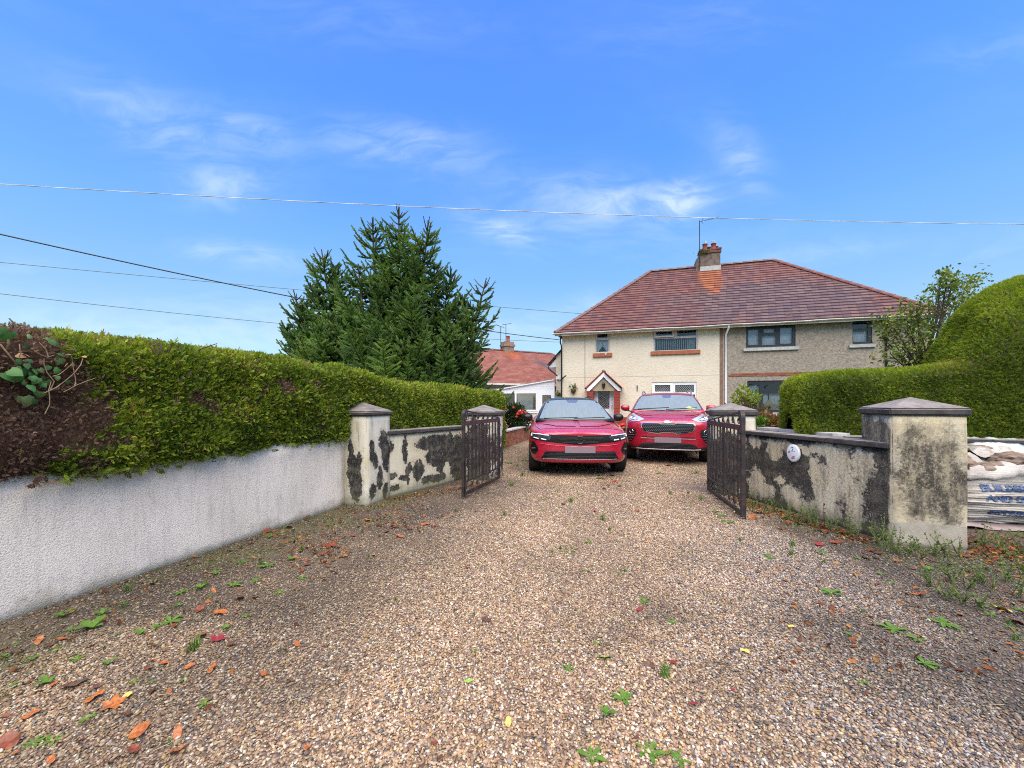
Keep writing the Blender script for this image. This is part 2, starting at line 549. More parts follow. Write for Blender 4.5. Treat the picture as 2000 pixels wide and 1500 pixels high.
M['rubber'] = rough_mat('tyre_rubber', (0.014, 0.014, 0.015), (0.028, 0.026, 0.025), 8, 0.3, 60, 0.8)
M['chrome'] = mat('chrome', (0.75, 0.75, 0.77), 0.18, 1.0)[0]
M['alloy'] = mat('alloy', (0.45, 0.45, 0.47), 0.35, 0.9)[0]
M['plate'] = mat('blank_number_plate', (0.235, 0.165, 0.185), 0.5)[0]
M['lead'] = rough_mat('lead_flashing', (0.35, 0.35, 0.33), (0.52, 0.51, 0.48), 8, 0.3, 30, 0.6)
M['gutter'] = rough_mat('weathered_gutter', (0.52, 0.49, 0.40), (0.68, 0.66, 0.60), 3, 0.1, 30, 0.5)
M['soil'] = rough_mat('garden_soil', (0.045, 0.032, 0.02), (0.09, 0.065, 0.04), 5, 0.8, 50)


def build_more():
    # glass that shows the room and mirrors the sky
    m, g, b = mat('window_glass')
    tr = g.n('ShaderNodeBsdfTransparent', {'Color': (0.80, 0.86, 0.88)})
    gl = g.n('ShaderNodeBsdfGlossy', {'Color': (0.9, 0.95, 1.0), 'Roughness': 0.02})
    fr = g.n('ShaderNodeFresnel', {'IOR': 1.5}).outputs[0]
    mx = g.n('ShaderNodeMixShader', {0: g.m('ADD', fr, 0.02), 1: tr.outputs[0], 2: gl.outputs[0]})
    m.node_tree.links.new(mx.outputs[0], m.node_tree.nodes['Material Output'].inputs[0])
    M['glass'] = m
    # car glass: rain-specked windscreen that mirrors the bright sky
    m, g, b = mat('windscreen_glass', (0.2, 0.24, 0.23), 0.1, spec=0.5, Coat_Weight=0.35, Coat_Roughness=0.05)
    drops = g.noise(g.obj(), 160, 2, 0.6)
    streak = g.noise(g.v('MULTIPLY', g.obj(), (30, 4, 4)), 1.0, 3)
    g.set(b.inputs['Base Color'], g.mix(g.step(streak, .3, .75), (0.17, 0.205, 0.195), (0.205, 0.24, 0.225)))
    g.set(b.inputs['Roughness'], g.step(drops, 0.5, 0.65, 0.06, 0.3))
    g.set(b.inputs['Normal'], g.bump(g.step(drops, .55, .7), 0.15, 0.002))
    M['windscreen'] = m
    M['side_glass'] = mat('side_glass', (0.015, 0.017, 0.02), 0.06, spec=0.8)[0]
    # wet metallic red paint
    for nm, c in (('paint_red', (0.45, 0.004, 0.030)), ('paint_red_dark', (0.37, 0.004, 0.020))):
        m, g, b = mat(nm, c, 0.36, 0.22, Coat_Weight=1.0, Coat_Roughness=0.06)
        dr = g.noise(g.obj(), 140, 2, 0.5)
        bead = g.step(dr, 0.56, 0.70)
        flow = g.step(g.noise(g.v('MULTIPLY', g.obj(), (26, 5, 12)), 1.0, 3), 0.45, 0.7)
        g.set(b.inputs['Coat Roughness'], g.m('ADD', g.m('MULTIPLY', bead, 0.18), g.m('MULTIPLY', flow, 0.10)))
        g.set(b.inputs['Coat Normal'], g.bump(bead, 0.30, 0.002))
        nz = g.xyz(g.n('ShaderNodeNewGeometry').outputs['Normal'])[2]
        sheen = g.step(nz, 0.55, 0.95)                       # sky sheen of the upward panels, put into the paint colour
        veil = g.m('ADD', g.m('MULTIPLY', bead, 0.35), g.m('MULTIPLY', sheen, g.m('ADD', 0.06, g.m('MULTIPLY', flow, 0.16))))
        g.set(b.inputs['Base Color'], g.mix(veil, c, (0.72, 0.22, 0.30)))
        M[nm] = m
    # headlight lens
    m, g, b = mat('headlight_lens', (0.62, 0.65, 0.67), 0.12, 0.4, Coat_Weight=1.0)
    M['lens'] = m
    M['lens_white'] = mat('daytime_light_strip', (0.85, 0.87, 0.88), 0.2)[0]
    M['lens_grey'] = mat('headlight_reflector', (0.26, 0.28, 0.30), 0.2, 0.7)[0]
    # gate iron: dark brown-black paint with rust
    m, g, b = mat('rusty_gate_paint', rough=0.55)
    n1 = g.noise(g.obj(), 9, 5, 0.65)
    n2 = g.noise(g.obj(), 60, 3, 0.6)
    c = g.mix(g.step(n1, 0.42, 0.66), (0.016, 0.014, 0.015), (0.055, 0.030, 0.026))
    c = g.mix(g.step(n2, 0.62, 0.75, 0, 0.7), c, (0.14, 0.055, 0.03))
    g.set(b.inputs['Base Color'], c)
    g.set(b.inputs['Normal'], g.bump(n2, 0.2, 0.003))
    M['iron'] = m
    M['iron_purple'] = rough_mat('faded_gate_rail_paint', (0.048, 0.026, 0.032), (0.085, 0.045, 0.048), 9, 0.15, 60, 0.55)
    # white roughcast wall with grey run-marks and lost paint at the foot
    m, g, b = mat('white_painted_roughcast', rough=0.85, spec=0.3)
    p = g.obj()
    X, Y, Z = g.xyz(p)
    fine = g.noise(p, 95, 3, 0.7)
    streak = g.noise(g.comb(g.m('MULTIPLY', Y, 17.0), 0.0, g.m('MULTIPLY', Z, 2.2)), 1.0, 6, 0.75)
    broad = g.noise(p, 1.7, 4, 0.55)
    c = g.mix(g.step(broad, 0.35, 0.7), (0.83, 0.745, 0.645), (0.74, 0.66, 0.565))
    c = g.mix(g.step(streak, 0.45, 0.78, 0, 0.55), c, (0.34, 0.315, 0.305))
    c = g.mix(g.step(g.m('ADD', Z, g.m('MULTIPLY', g.noise(p, 6, 4), 0.2)), 0.88, 1.02, 0, 0.6), c, (0.42, 0.36, 0.25))
    lo = g.step(g.m('ADD', Z, g.m('MULTIPLY', g.m('SUBTRACT', g.noise(p, 4.5, 5, 0.65), 0.5), 0.5)), -0.03, 0.13, 1, 0)
    c = g.mix(g.m('MULTIPLY', lo, 0.75), c, (0.40, 0.36, 0.27))
    c = g.mix(g.step(g.noise(p, 45, 4, 0.7), 0.66, 0.74, 0, 0.6), c, (0.22, 0.20, 0.18))
    c = g.mix(g.step(fine, 0.52, 0.3, 0, 0.42), c, (0.28, 0.265, 0.26))
    g.set(b.inputs['Base Color'], c)
    g.set(b.inputs['Normal'], g.bump(g.m('ADD', fine, g.m('MULTIPLY', lo, -0.3)), 0.75, 0.012))
    M['roughcast'] = m
    # cream house render with swirled texture
    m, g, b = mat('cream_house_render', rough=0.85, spec=0.25)
    p = g.obj()
    sw = g.noise(g.v('MULTIPLY', p, (6, 6, 13)), 1.6, 4, 0.6, 1.2)
    n1 = g.noise(p, 0.8, 4)
    c = g.mix(g.step(n1, 0.35, 0.7), (0.66, 0.585, 0.44), (0.70, 0.63, 0.485))
    c = g.mix(g.step(sw, 0.5, 0.3, 0, 0.35), c, (0.45, 0.385, 0.27))
    c = g.mix(g.step(g.noise(p, 22, 3), 0.69, 0.74, 0, 0.5), c, (0.3, 0.25, 0.17))
    g.set(b.inputs['Base Color'], c)
    g.set(b.inputs['Normal'], g.bump(sw, 0.6, 0.03))
    M['cream_wall'] = m
    # grey pebbledash
    m, g, b = mat('grey_pebbledash', rough=0.9, spec=0.25)
    p = g.obj()
    v_ = g.n('ShaderNodeTexVoronoi', {'Vector': p, 'Scale': 16.0})
    n2 = g.noise(p, 12, 5, 0.75)
    c = g.ramp(n2, [(0.3, (0.12, 0.10, 0.072)), (0.5, (0.28, 0.235, 0.18)), (0.7, (0.42, 0.36, 0.285))])
    c = g.mix(0.4, c, g.ramp(v_.outputs['Color'], [(0.0, (0.17, 0.14, 0.10)), (1.0, (0.47, 0.41, 0.33))]))
    c = g.mix(g.step(g.noise(p, 0.9, 3), 0.4, 0.7, 0, 0.3), c, (0.26, 0.23, 0.19))
    g.set(b.inputs['Base Color'], c)
    g.set(b.inputs['Normal'], g.bump(v_.outputs['Distance'], 0.5, 0.02))
    M['pebbledash'] = m
    # clay roof tiles: weathered red with grey-blue lichen runs; rust run below the chimney (house space x = along the front, y = depth)
    m, g, b = mat('clay_roof_tile', rough=0.45, spec=0.3)
    p = g.obj()
    X, Y, Z = g.xyz(p)
    f = g.attr('rnd')
    n1 = g.noise(p, 0.55, 4, 0.6)
    n3 = g.noise(p, 2.6, 4, 0.65)
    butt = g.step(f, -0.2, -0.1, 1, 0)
    c = g.ramp(g.m('ADD', g.m('MULTIPLY', f, 0.30), g.m('MULTIPLY', n3, 0.65)), [(0.1, (0.085, 0.030, 0.022)), (0.45, (0.135, 0.047, 0.034)), (0.7, (0.175, 0.070, 0.052)), (0.95, (0.22, 0.108, 0.086))])
    cx = g.m('SUBTRACT', X, 10.2)
    lich = g.v('LENGTH', g.comb(g.m('MULTIPLY', g.m('ADD', cx, g.m('MULTIPLY', Y, 0.3)), 0.19), g.m('MULTIPLY', g.m('SUBTRACT', Y, 1.3), 0.55), 0))
    lm = g.m('MULTIPLY', g.step(g.m('ADD', lich, g.m('MULTIPLY', g.m('SUBTRACT', n1, 0.5), 1.6)), 0.55, 1.25, 1, 0), 0.62)
    c = g.mix(lm, c, g.mix(f, (0.050, 0.046, 0.052), (0.105, 0.088, 0.092)))
    bl = g.m('MULTIPLY', g.step(g.noise(g.v('ADD', p, (31, 7, 0)), 0.6, 4, 0.65), 0.5, 0.68), 0.5)
    c = g.mix(bl, c, (0.075, 0.055, 0.062))
    rd = g.v('LENGTH', g.comb(g.m('MULTIPLY', g.m('SUBTRACT', X, 7.75), 1.75), g.m('MULTIPLY', g.m('MAXIMUM', g.m('SUBTRACT', 3.9, Y), 0.0), 0.55), 0))
    rm = g.m('MULTIPLY', g.step(g.m('ADD', rd, g.m('MULTIPLY', g.m('SUBTRACT', n3, 0.5), 0.5)), 0.75, 1.1, 1, 0), g.step(Y, 5.2, 4.8))
    c = g.mix(g.m('MULTIPLY', rm, 0.9), c, g.mix(f, (0.24, 0.062, 0.018), (0.33, 0.10, 0.028)))
    c = g.mix(g.m('MULTIPLY', butt, 0.8), c, (0.048, 0.022, 0.021))  # dirt and the shadow gap under each course, put into the butt colour
    g.set(b.inputs['Base Color'], c)
    g.set(b.inputs['Roughness'], g.step(f, 0.0, 1.0, 0.35, 0.55))
    M['roof_tile'] = m
    M['ridge'] = rough_mat('clay_ridge_tile', (0.19, 0.065, 0.048), (0.15, 0.12, 0.12), 1.6, 0.3, 30, 0.5)
    m, g, b = mat('far_roof_tile', rough=0.7, spec=0.2)
    p = g.obj()
    X, Y, Z = g.xyz(p)
    f = g.attr('rnd')
    c = g.ramp(g.m('ADD', g.m('MULTIPLY', f, 0.4), g.m('MULTIPLY', g.noise(p, 2.0, 4), 0.6)), [(0.1, (0.15, 0.056, 0.042)), (0.6, (0.24, 0.095, 0.072)), (1.0, (0.31, 0.14, 0.11))])
    for x0, k, w_, cc in ((2.2, -0.75, 0.45, (0.10, 0.08, 0.09)), (4.3, -0.75, 0.35, (0.14, 0.09, 0.095)), (1.5, -0.12, 0.5, (0.36, 0.09, 0.025))):
        d = g.m('ABSOLUTE', g.m('SUBTRACT', g.m('SUBTRACT', X, x0), g.m('MULTIPLY', g.m('ADD', Y, 0.0), k)))
        mk = g.step(g.m('ADD', d, g.m('MULTIPLY', g.m('SUBTRACT', g.noise(p, 2.2, 3), .5), .8)), w_ * .5, w_ * 1.5, 0.85, 0)
        if cc[0] > 0.3:
            mk = g.m('MULTIPLY', mk, g.step(Y, -1.6, -0.4))
        else:
            mk = g.m('MULTIPLY', mk, g.step(Y, -0.9, -1.5))
        c = g.mix(mk, c, cc)
    g.set(b.inputs['Base Color'], c)
    M['far_tile'] = m
    # bricks with a different burn from one to the next
    for nm, st, mort in (('brick_red', [(0.0, (0.16, 0.055, 0.032)), (0.5, (0.27, 0.095, 0.052)), (1.0, (0.33, 0.15, 0.085))], 0),
                         ('brick_dark', [(0.0, (0.035, 0.026, 0.026)), (0.6, (0.075, 0.052, 0.047)), (1.0, (0.12, 0.078, 0.066))], 0)):
        m, g, b = mat(nm, rough=0.85, spec=0.25)
        rn = g.n('ShaderNodeObjectInfo').outputs['Random']
        n1 = g.noise(g.n('ShaderNodeNewGeometry').outputs['Position'], 30, 4, 0.7)
        g.set(b.inputs['Base Color'], g.ramp(g.m('ADD', g.m('MULTIPLY', rn, 0.7), g.m('MULTIPLY', n1, 0.35)), st))
        g.set(b.inputs['Normal'], g.bump(n1, 0.4, 0.006))
        M[nm] = m
    M['mortar'] = rough_mat('mortar', (0.20, 0.16, 0.12), (0.30, 0.25, 0.19), 6, 0.3, 60, 0.9)
    M['mortar_dark'] = rough_mat('dark_mortar', (0.045, 0.036, 0.034), (0.08, 0.065, 0.06), 6, 0.3, 60, 0.9)
    M['chimney_render'] = rough_mat('chimney_render', (0.115, 0.085, 0.068), (0.22, 0.175, 0.14), 5, 0.6, 14, 0.9, 0.03)
    # woven builder's bag
    m, g, b = mat('woven_polypropylene', rough=0.42, spec=0.5)
    p = g.obj()
    n1 = g.noise(p, 4, 4)
    c = g.mix(g.step(n1, 0.35, 0.7), (0.46, 0.43, 0.385), (0.27, 0.245, 0.21))
    wv = g.n('ShaderNodeTexWave', {'Vector': p, 'Scale': 60.0, 'Distortion': 0.5}, bands_direction='Z').outputs[1]
    g.set(b.inputs['Base Color'], g.mix(g.step(g.noise(p, 12, 4), .6, .75, 0, .4), c, (0.33, 0.29, 0.24)))
    g.set(b.inputs['Normal'], g.bump(g.m('ADD', g.noise(g.v('MULTIPLY', p, (2, 2, 30)), 2.0, 5, 0.7), g.m('MULTIPLY', wv, 0.08)), 0.7, 0.03))
    M['bag'] = m
    m, g, b = mat('blue_print', (0.030, 0.075, 0.20), 0.5)
    g.set(b.inputs['Base Color'], g.mix(g.step(g.noise(g.obj(), 22, 4, .7), .55, .7, 0, .4), (0.022, 0.055, 0.15), (0.35, 0.35, 0.35)))
    M['bag_ink'] = m
    m, g, b = mat('clear_polythene', (0.62, 0.72, 0.72), 0.12, spec=0.8)
    b.inputs['Transmission Weight'].default_value = 0.35
    M['polythene'] = m
    M['rubble'] = rough_mat('rubble', (0.13, 0.09, 0.065), (0.25, 0.19, 0.14), 7, 0.8, 30)


build_more()
# ------------------------------------------------------------------ ground
def sm(e0, e1, x):
    t = np.clip((x - e0) / (e1 - e0), 0, 1)
    return t * t * (3 - 2 * t)


def pnoise(x, y, s, seed):
    """cheap smooth value noise on arrays"""
    xs, ys = x * s + seed * 17.3, y * s - seed * 9.1
    xi, yi = np.floor(xs).astype(int), np.floor(ys).astype(int)
    fx, fy = xs - xi, ys - yi
    fx, fy = fx * fx * (3 - 2 * fx), fy * fy * (3 - 2 * fy)

    def h(a, b):
        v = np.sin(a * 127.1 + b * 311.7 + seed * 74.7) * 43758.5453
        return v - np.floor(v)
    return (h(xi, yi) * (1 - fx) + h(xi + 1, yi) * fx) * (1 - fy) + (h(xi, yi + 1) * (1 - fx) + h(xi + 1, yi + 1) * fx) * fy


def soil(x, y):
    """how much dark earth and moss shows between the stones: 0 clean gravel, 1 bare earth"""
    u, v = x * CF - y * SF, x * SF + y * CF
    n = pnoise(x, y, 1.1, 1) * .5 + pnoise(x, y, 2.7, 2) * .3 + pnoise(x, y, 6.1, 3) * .2
    left = np.maximum(sm(1.8, 0.1, u + 3.7), .58 * sm(3.1, 1.2, u + 3.7 + (n - .5) * 1.2)) * sm(7.4, 6.4, v)
    rl = np.clip((u - 1.05) / 1.2, 0, 1) * sm(1.2, 2.6, v) * sm(6.6, 5.0, v) + sm(6.2, 4.7, v) * sm(1.1, 1.7, u + (v - 5) * .45) * .6
    far = sm(0.55, 1.35, np.abs(u + 0.55)) * sm(6.5, 8.5, v) * .25
    spots = 0
    for px, py, rx, ry, a in [(1430, 1330, .5, .6, .30), (1700, 1230, .8, .45, .55), (1130, 1010, .35, .7, .4), (1180, 970, .5, .5, .3),
                              (560, 1330, .5, .35, .35), (1230, 1240, .4, .4, .25), (1870, 1190, .8, .5, .5), (1850, 1330, .8, .4, .35), (1330, 1220, .4, .3, .35)]:
        c = gnd(px, py)
        spots = np.maximum(spots, a * np.exp(-((x - c.x) / rx) ** 2 - ((y - c.y) / ry) ** 2))
    m = np.maximum.reduce([left, np.minimum(rl, 1), far, spots])
    return np.clip(m * 1.15 + (n - 0.5) * 1.15 - 0.03, 0, 1)


def moss(x, y):
    u, v = x * CF - y * SF, x * SF + y * CF
    n = pnoise(x, y, 2.2, 8) * .6 + pnoise(x, y, 5.5, 9) * .4
    a = sm(1.5, 0.2, u + 3.7) * sm(7.2, 6.2, v) * .8
    a = np.maximum(a, sm(0.9, 1.5, np.abs(u + .6)) * sm(7, 9, v) * .5)
    a = np.maximum(a, sm(1.2, 1.8, u + (v - 5) * .45) * sm(3.6, 4.3, v) * sm(6.8, 6, v) * .7)
    return np.clip(a * 1.1 + (n - .62) * 1.3, 0, 1)


def make_ground():
    gm, g, b = mat('garden_ground', rough=0.95, spec=0.2)
    n = g.noise(g.obj(), 0.9, 6, 0.65)
    g.set(b.inputs['Base Color'], g.ramp(n, [(0.3, (0.035, 0.045, 0.018)), (0.55, (0.06, 0.085, 0.025)), (0.75, (0.09, 0.10, 0.04))]))
    mb = MB()
    mb.add([(-700, -700, 0), (700, -700, 0), (700, 700, 0), (-700, 700, 0)], [(0, 1, 2, 3)])
    mb.build('ground', gm, loc=(0, 0, -0.03), kind='structure')
    m, g, b = mat('gravel', rough=0.75, spec=0.35)
    p = g.obj()
    so = g.attr('soil')
    mo = g.attr('moss')
    v1 = g.n('ShaderNodeTexVoronoi', {'Vector': p, 'Scale': 68.0, 'Randomness': 1.0})
    v2 = g.n('ShaderNodeTexVoronoi', {'Vector': g.v('ADD', p, (3.1, 1.7, 0.4)), 'Scale': 41.0})
    rn = g.xyz(v1.outputs['Color'])[0]
    pal = [(0.0, (0.05, 0.042, 0.036)), (0.14, (0.15, 0.095, 0.06)), (0.30, (0.25, 0.155, 0.09)), (0.46, (0.33, 0.215, 0.125)), (0.60, (0.24, 0.18, 0.14)), (0.74, (0.42, 0.30, 0.19)), (0.88, (0.56, 0.46, 0.33)), (1.0, (0.72, 0.66, 0.55))]
    stone = g.ramp(rn, pal)
    stone = g.mix(g.step(g.xyz(v2.outputs['Color'])[1], .72, .78, 0, .6), stone, (0.20, 0.135, 0.11))
    edge = g.step(v1.outputs['Distance'], 0.35, 0.62, 0, 0.8)
    stone = g.mix(edge, stone, (0.06, 0.045, 0.035))
    earth = g.ramp(g.noise(p, 38, 4, 0.7), [(0.3, (0.018, 0.014, 0.011)), (0.7, (0.070, 0.055, 0.045))])
    cover = g.step(g.m('ADD', so, g.m('MULTIPLY', g.m('SUBTRACT', g.noise(p, 55, 3, 0.7), 0.5), 1.1)), 0.35, 0.75)
    col = g.mix(g.m('MULTIPLY', cover, 0.9), stone, earth)
    green = g.mix(g.noise(p, 25, 3), (0.030, 0.042, 0.010), (0.095, 0.105, 0.028))
    mc = g.step(g.m('ADD', mo, g.m('MULTIPLY', g.m('SUBTRACT', g.noise(p, 42, 4, 0.75), 0.5), 1.2)), 0.45, 0.8)
    col = g.mix(g.m('MULTIPLY', mc, 0.75), col, green)
    big = g.noise(p, 0.7, 3)
    col = g.mix(g.step(big, .4, .7, 0, .18), col, (0.32, 0.23, 0.15))
    g.set(b.inputs['Base Color'], col)
    g.set(b.inputs['Roughness'], g.step(g.noise(p, 30, 2), .4, .7, .5, .85))
    g.set(b.inputs['Normal'], g.bump(g.m('SUBTRACT', 0.6, v1.outputs['Distance']), 0.8, 0.010))
    M['gravel'] = m
    xs = np.concatenate([np.arange(-7, 9.01, 0.1)])
    ys = np.concatenate([np.arange(-2, 9, 0.1), np.arange(9, 26.01, 0.25)])
    X, Y = np.meshgrid(xs, ys, indexing='ij')
    Z = height(X, Y)
    V = np.stack([X, Y, Z], -1).reshape(-1, 3)
    me = mesh_np('gravel_drive', V, grid_faces(len(xs), len(ys)),
                 {'soil': ('POINT', soil(X, Y).ravel()), 'moss': ('POINT', moss(X, Y).ravel())}, smooth=True)
    link('gravel_drive', me, m, kind='structure')


def height(x, y):
    return (pnoise(x, y, 0.5, 5) - .5) * 0.022 + (pnoise(x, y, 1.7, 6) - .5) * 0.010


make_ground()


def make_pebbles():
    """the loose stones that can be told apart: thousands of pebbles lying on the drive"""
    pts = []
    for y0, y1, dens in ((0.9, 2.0, 12500), (2.0, 3.2, 11000), (3.2, 4.6, 8200), (4.6, 6.2, 4600), (6.2, 8.0, 3000), (8.0, 13.5, 2300)):
        x0, x1 = (max(-1.32 * y1 - .2, -4.2), min(1.32 * y1 + .9, 7.0)) if y0 < 8 else (-.7, 5.0)
        n = int((x1 - x0) * (y1 - y0) * dens)
        x, y = rng.uniform(x0, x1, n), rng.uniform(y0, y1, n)
        u, v = x * CF - y * SF, x * SF + y * CF
        ok = (u > -3.68) & ((v < 4.6) | (u > -3.3 + (v - 4.8) * .23) & (v < 7) | (v > 7) & (u > -3.75))
        ok &= (v < 4.7) | (u < 2.15 - (v - 4.76) * .7) | ((v > 7.2) & (u < 1.6))
        ok &= ~((v > 4.7) & (v < 5.4) & (u > 2.2) & (u < 2.8))
        s = soil(x, y)
        keep = rng.random(n) > np.clip(s * .85 - .05, 0, .66)
        ok &= keep
        # thin out the far strip edges so that the stones fade into the ground texture
        pts.append(np.stack([x[ok], y[ok]], -1))
    P = np.concatenate(pts)
    n = len(P)
    size = np.clip(rng.lognormal(math.log(0.0049), 0.24, n), 0.003, 0.009) * np.interp(P[:, 1], [3, 8], [1, 1.3])
    z = height(P[:, 0], P[:, 1]) + size * 0.15 + rng.uniform(0, .004, n)
    V = np.column_stack([P, z])
    me = bpy.data.meshes.new('gravel_pebbles')
    me.vertices.add(n)
    me.vertices.foreach_set('co', V.astype(np.float32).ravel())

    def vec(nm, a, kind):
        t = me.attributes.new(nm, kind, 'POINT')
        t.data.foreach_set('color' if kind == 'FLOAT_COLOR' else 'vector', np.asarray(a, dtype=np.float32).ravel())
    vec('rot', np.column_stack([rng.normal(0, .35, n), rng.normal(0, .35, n), rng.uniform(0, 6.28, n)]), 'FLOAT_VECTOR')
    vec('scl', size[:, None] * np.column_stack([rng.uniform(1.0, 1.55, n), rng.uniform(.75, 1.1, n), rng.uniform(.5, .85, n)]), 'FLOAT_VECTOR')
    pal = np.array([(0.58, 0.47, 0.31), (0.72, 0.66, 0.54), (0.43, 0.285, 0.145), (0.27, 0.155, 0.080), (0.40, 0.255, 0.175), (0.24, 0.215, 0.18), (0.065, 0.055, 0.048),
                    (0.50, 0.32, 0.11), (0.31, 0.19, 0.14), (0.185, 0.115, 0.085), (0.50, 0.38, 0.255), (0.12, 0.095, 0.08)])
    pr = np.array([.12, .09, .13, .12, .12, .07, .06, .04, .09, .07, .06, .03])
    c = pal[rng.choice(len(pal), n, p=pr / pr.sum())] * rng.uniform(.72, 1.12, (n, 1))
    c = (c * .80 + np.array([(.37, .245, .12)]) * .20) * .90
    up, vp = UV(P[:, 0], P[:, 1])
    # slate-grey and black chips lie thicker on the right of the drive
    gr = (sm(-.2, 1.6, up) * sm(6.0, 4.0, vp) * .55 + .05) > rng.random(n)
    slate = np.array([(0.10, 0.095, 0.10), (0.055, 0.052, 0.055), (0.19, 0.18, 0.175), (0.33, 0.30, 0.28)])[rng.integers(0, 4, n)]
    c = np.where(gr[:, None], slate, c)
    track = np.exp(-((up + 1.25) / .55) ** 2) + np.exp(-((up - .35) / .5) ** 2)
    c = c * (1 + .16 * track[:, None])
    dirty = np.clip(soil(P[:, 0], P[:, 1]) * 1.15, 0, .85)[:, None]
    c = c * (1 - dirty * .68) + np.array([(0.050, 0.046, 0.022)]) * dirty * .55
    vec('pcol', np.column_stack([c, np.ones(n)]), 'FLOAT_COLOR')
    m, g, b = mat('pebble', rough=0.55, spec=0.45)
    g.set(b.inputs['Base Color'], g.mix(g.noise(g.obj(), 1.6, 3), g.attr('pcol', 'INSTANCER', 'Color'), g.mix(1.0, g.attr('pcol', 'INSTANCER', 'Color'), (0.72, 0.70, 0.68), 'MULTIPLY')))
    o = link('gravel_pebbles', me, m, kind='stuff', label='loose multicoloured pebbles covering the drive', cat='gravel')
    ng = bpy.data.node_groups.new('pebbles', 'GeometryNodeTree')
    ng.interface.new_socket('Geometry', in_out='INPUT', socket_type='NodeSocketGeometry')
    ng.interface.new_socket('Geometry', in_out='OUTPUT', socket_type='NodeSocketGeometry')
    N = ng.nodes.new
    gi, go = N('NodeGroupInput'), N('NodeGroupOutput')
    ico = N('GeometryNodeMeshIcoSphere')
    ico.inputs['Radius'].default_value = 1.0
    ico.inputs['Subdivisions'].default_value = 2
    ss = N('GeometryNodeSetShadeSmooth')
    smn = N('GeometryNodeSetMaterial')
    smn.inputs['Material'].default_value = m
    inst = N('GeometryNodeInstanceOnPoints')
    ar, as_ = N('GeometryNodeInputNamedAttribute'), N('GeometryNodeInputNamedAttribute')
    for a, nm in ((ar, 'rot'), (as_, 'scl')):
        a.data_type = 'FLOAT_VECTOR'
        a.inputs['Name'].default_value = nm
    e2r = N('FunctionNodeEulerToRotation')
    L = ng.links.new
    L(ico.outputs['Mesh'], ss.inputs[0])
    L(ss.outputs[0], smn.inputs[0])
    L(gi.outputs[0], inst.inputs['Points'])
    L(smn.outputs[0], inst.inputs['Instance'])
    L(ar.outputs[0], e2r.inputs[0])
    L(e2r.outputs[0], inst.inputs['Rotation'])
    L(as_.outputs[0], inst.inputs['Scale'])
    L(inst.outputs[0], go.inputs[0])
    md = o.modifiers.new('pebbles', 'NODES')
    md.node_group = ng


make_pebbles()
# ------------------------------------------------------------------ boundary walls, gate pillars, gates
def subdiv_box(x0, x1, y0, y1, z0, z1, amp=0.004, step=0.09, seed=0):
    """a rendered block with slightly uneven faces and softened arrises"""
    me = MB().box(x0, x1, y0, y1, z0, z1).mesh('block')
    bm = bmesh.new()
    bm.from_mesh(me)
    bmesh.ops.remove_doubles(bm, verts=bm.verts, dist=1e-5)
    bmesh.ops.bevel(bm, geom=list(bm.edges), offset=0.012, segments=2, affect='EDGES')
    for ax, L in ((0, x1 - x0), (1, y1 - y0), (2, z1 - z0)):
        n = max(1, int(L / step))
        for k in range(1, n):
            lo = (x0, y0, z0)[ax]
            co = [0, 0, 0]
            no = [0, 0, 0]
            co[ax] = lo + L * k / n
            no[ax] = 1
            bmesh.ops.bisect_plane(bm, geom=list(bm.verts) + list(bm.edges) + list(bm.faces), plane_co=co, plane_no=no)
    bm.normal_update()
    for v in bm.verts:
        d = mnoise.fractal(Vector((v.co.x * 3 + seed, v.co.y * 3, v.co.z * 3)), 1.0, 2.0, 3)
        v.co += v.normal * d * amp
    for f in bm.faces:
        f.smooth = True
    bm.to_mesh(me)
    bm.free()
    return me


# the long white roadside wall on the left of the drive
me = subdiv_box(-0.24, 0, -1.2, 4.43, -0.08, 0.875, 0.007, 0.12)
wall_w = link('garden_wall', me, M['roughcast'], None, W(-3.70, 0), -TH, 'low white roughcast wall carrying the long clipped hedge beside the drive', 'wall')


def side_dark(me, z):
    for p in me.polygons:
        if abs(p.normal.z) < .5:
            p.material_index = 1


def pillar(u, v, size, z_body, z_slab, z_top, label, m, seed, over=0.03, rot=0.0, side=None):
    t = thing('gate_pillar', label, 'pillar', W(u, v), -TH + rot, 'rendered pillars with pyramid caps')
    h = size / 2
    me = subdiv_box(-h, h, -h, h, -0.05, z_body, 0.006, 0.08, seed)
    for p in me.polygons:
        if abs(p.normal.x) > .6:
            p.material_index = 1
    link('pillar_shaft', me, [m, side or m], t)
    c = h + over
    vs = [(-c, -c, z_body), (c, -c, z_body), (c, c, z_body), (-c, c, z_body), (-c, -c, z_slab), (c, -c, z_slab), (c, c, z_slab), (-c, c, z_slab), (0, 0, z_top)]
    mb = MB().add(vs, [(3, 2, 1, 0), (0, 1, 5, 4), (1, 2, 6, 5), (2, 3, 7, 6), (3, 0, 4, 7), (4, 5, 8), (5, 6, 8), (6, 7, 8), (7, 4, 8)])
    cm = mb.mesh('pillar_cap')
    bevel_mesh(cm, 0.012, 2)
    side_dark(cm, z_slab)
    link('pillar_cap', cm, [M['stone_cap'], M['cap_side']], t)
    return t


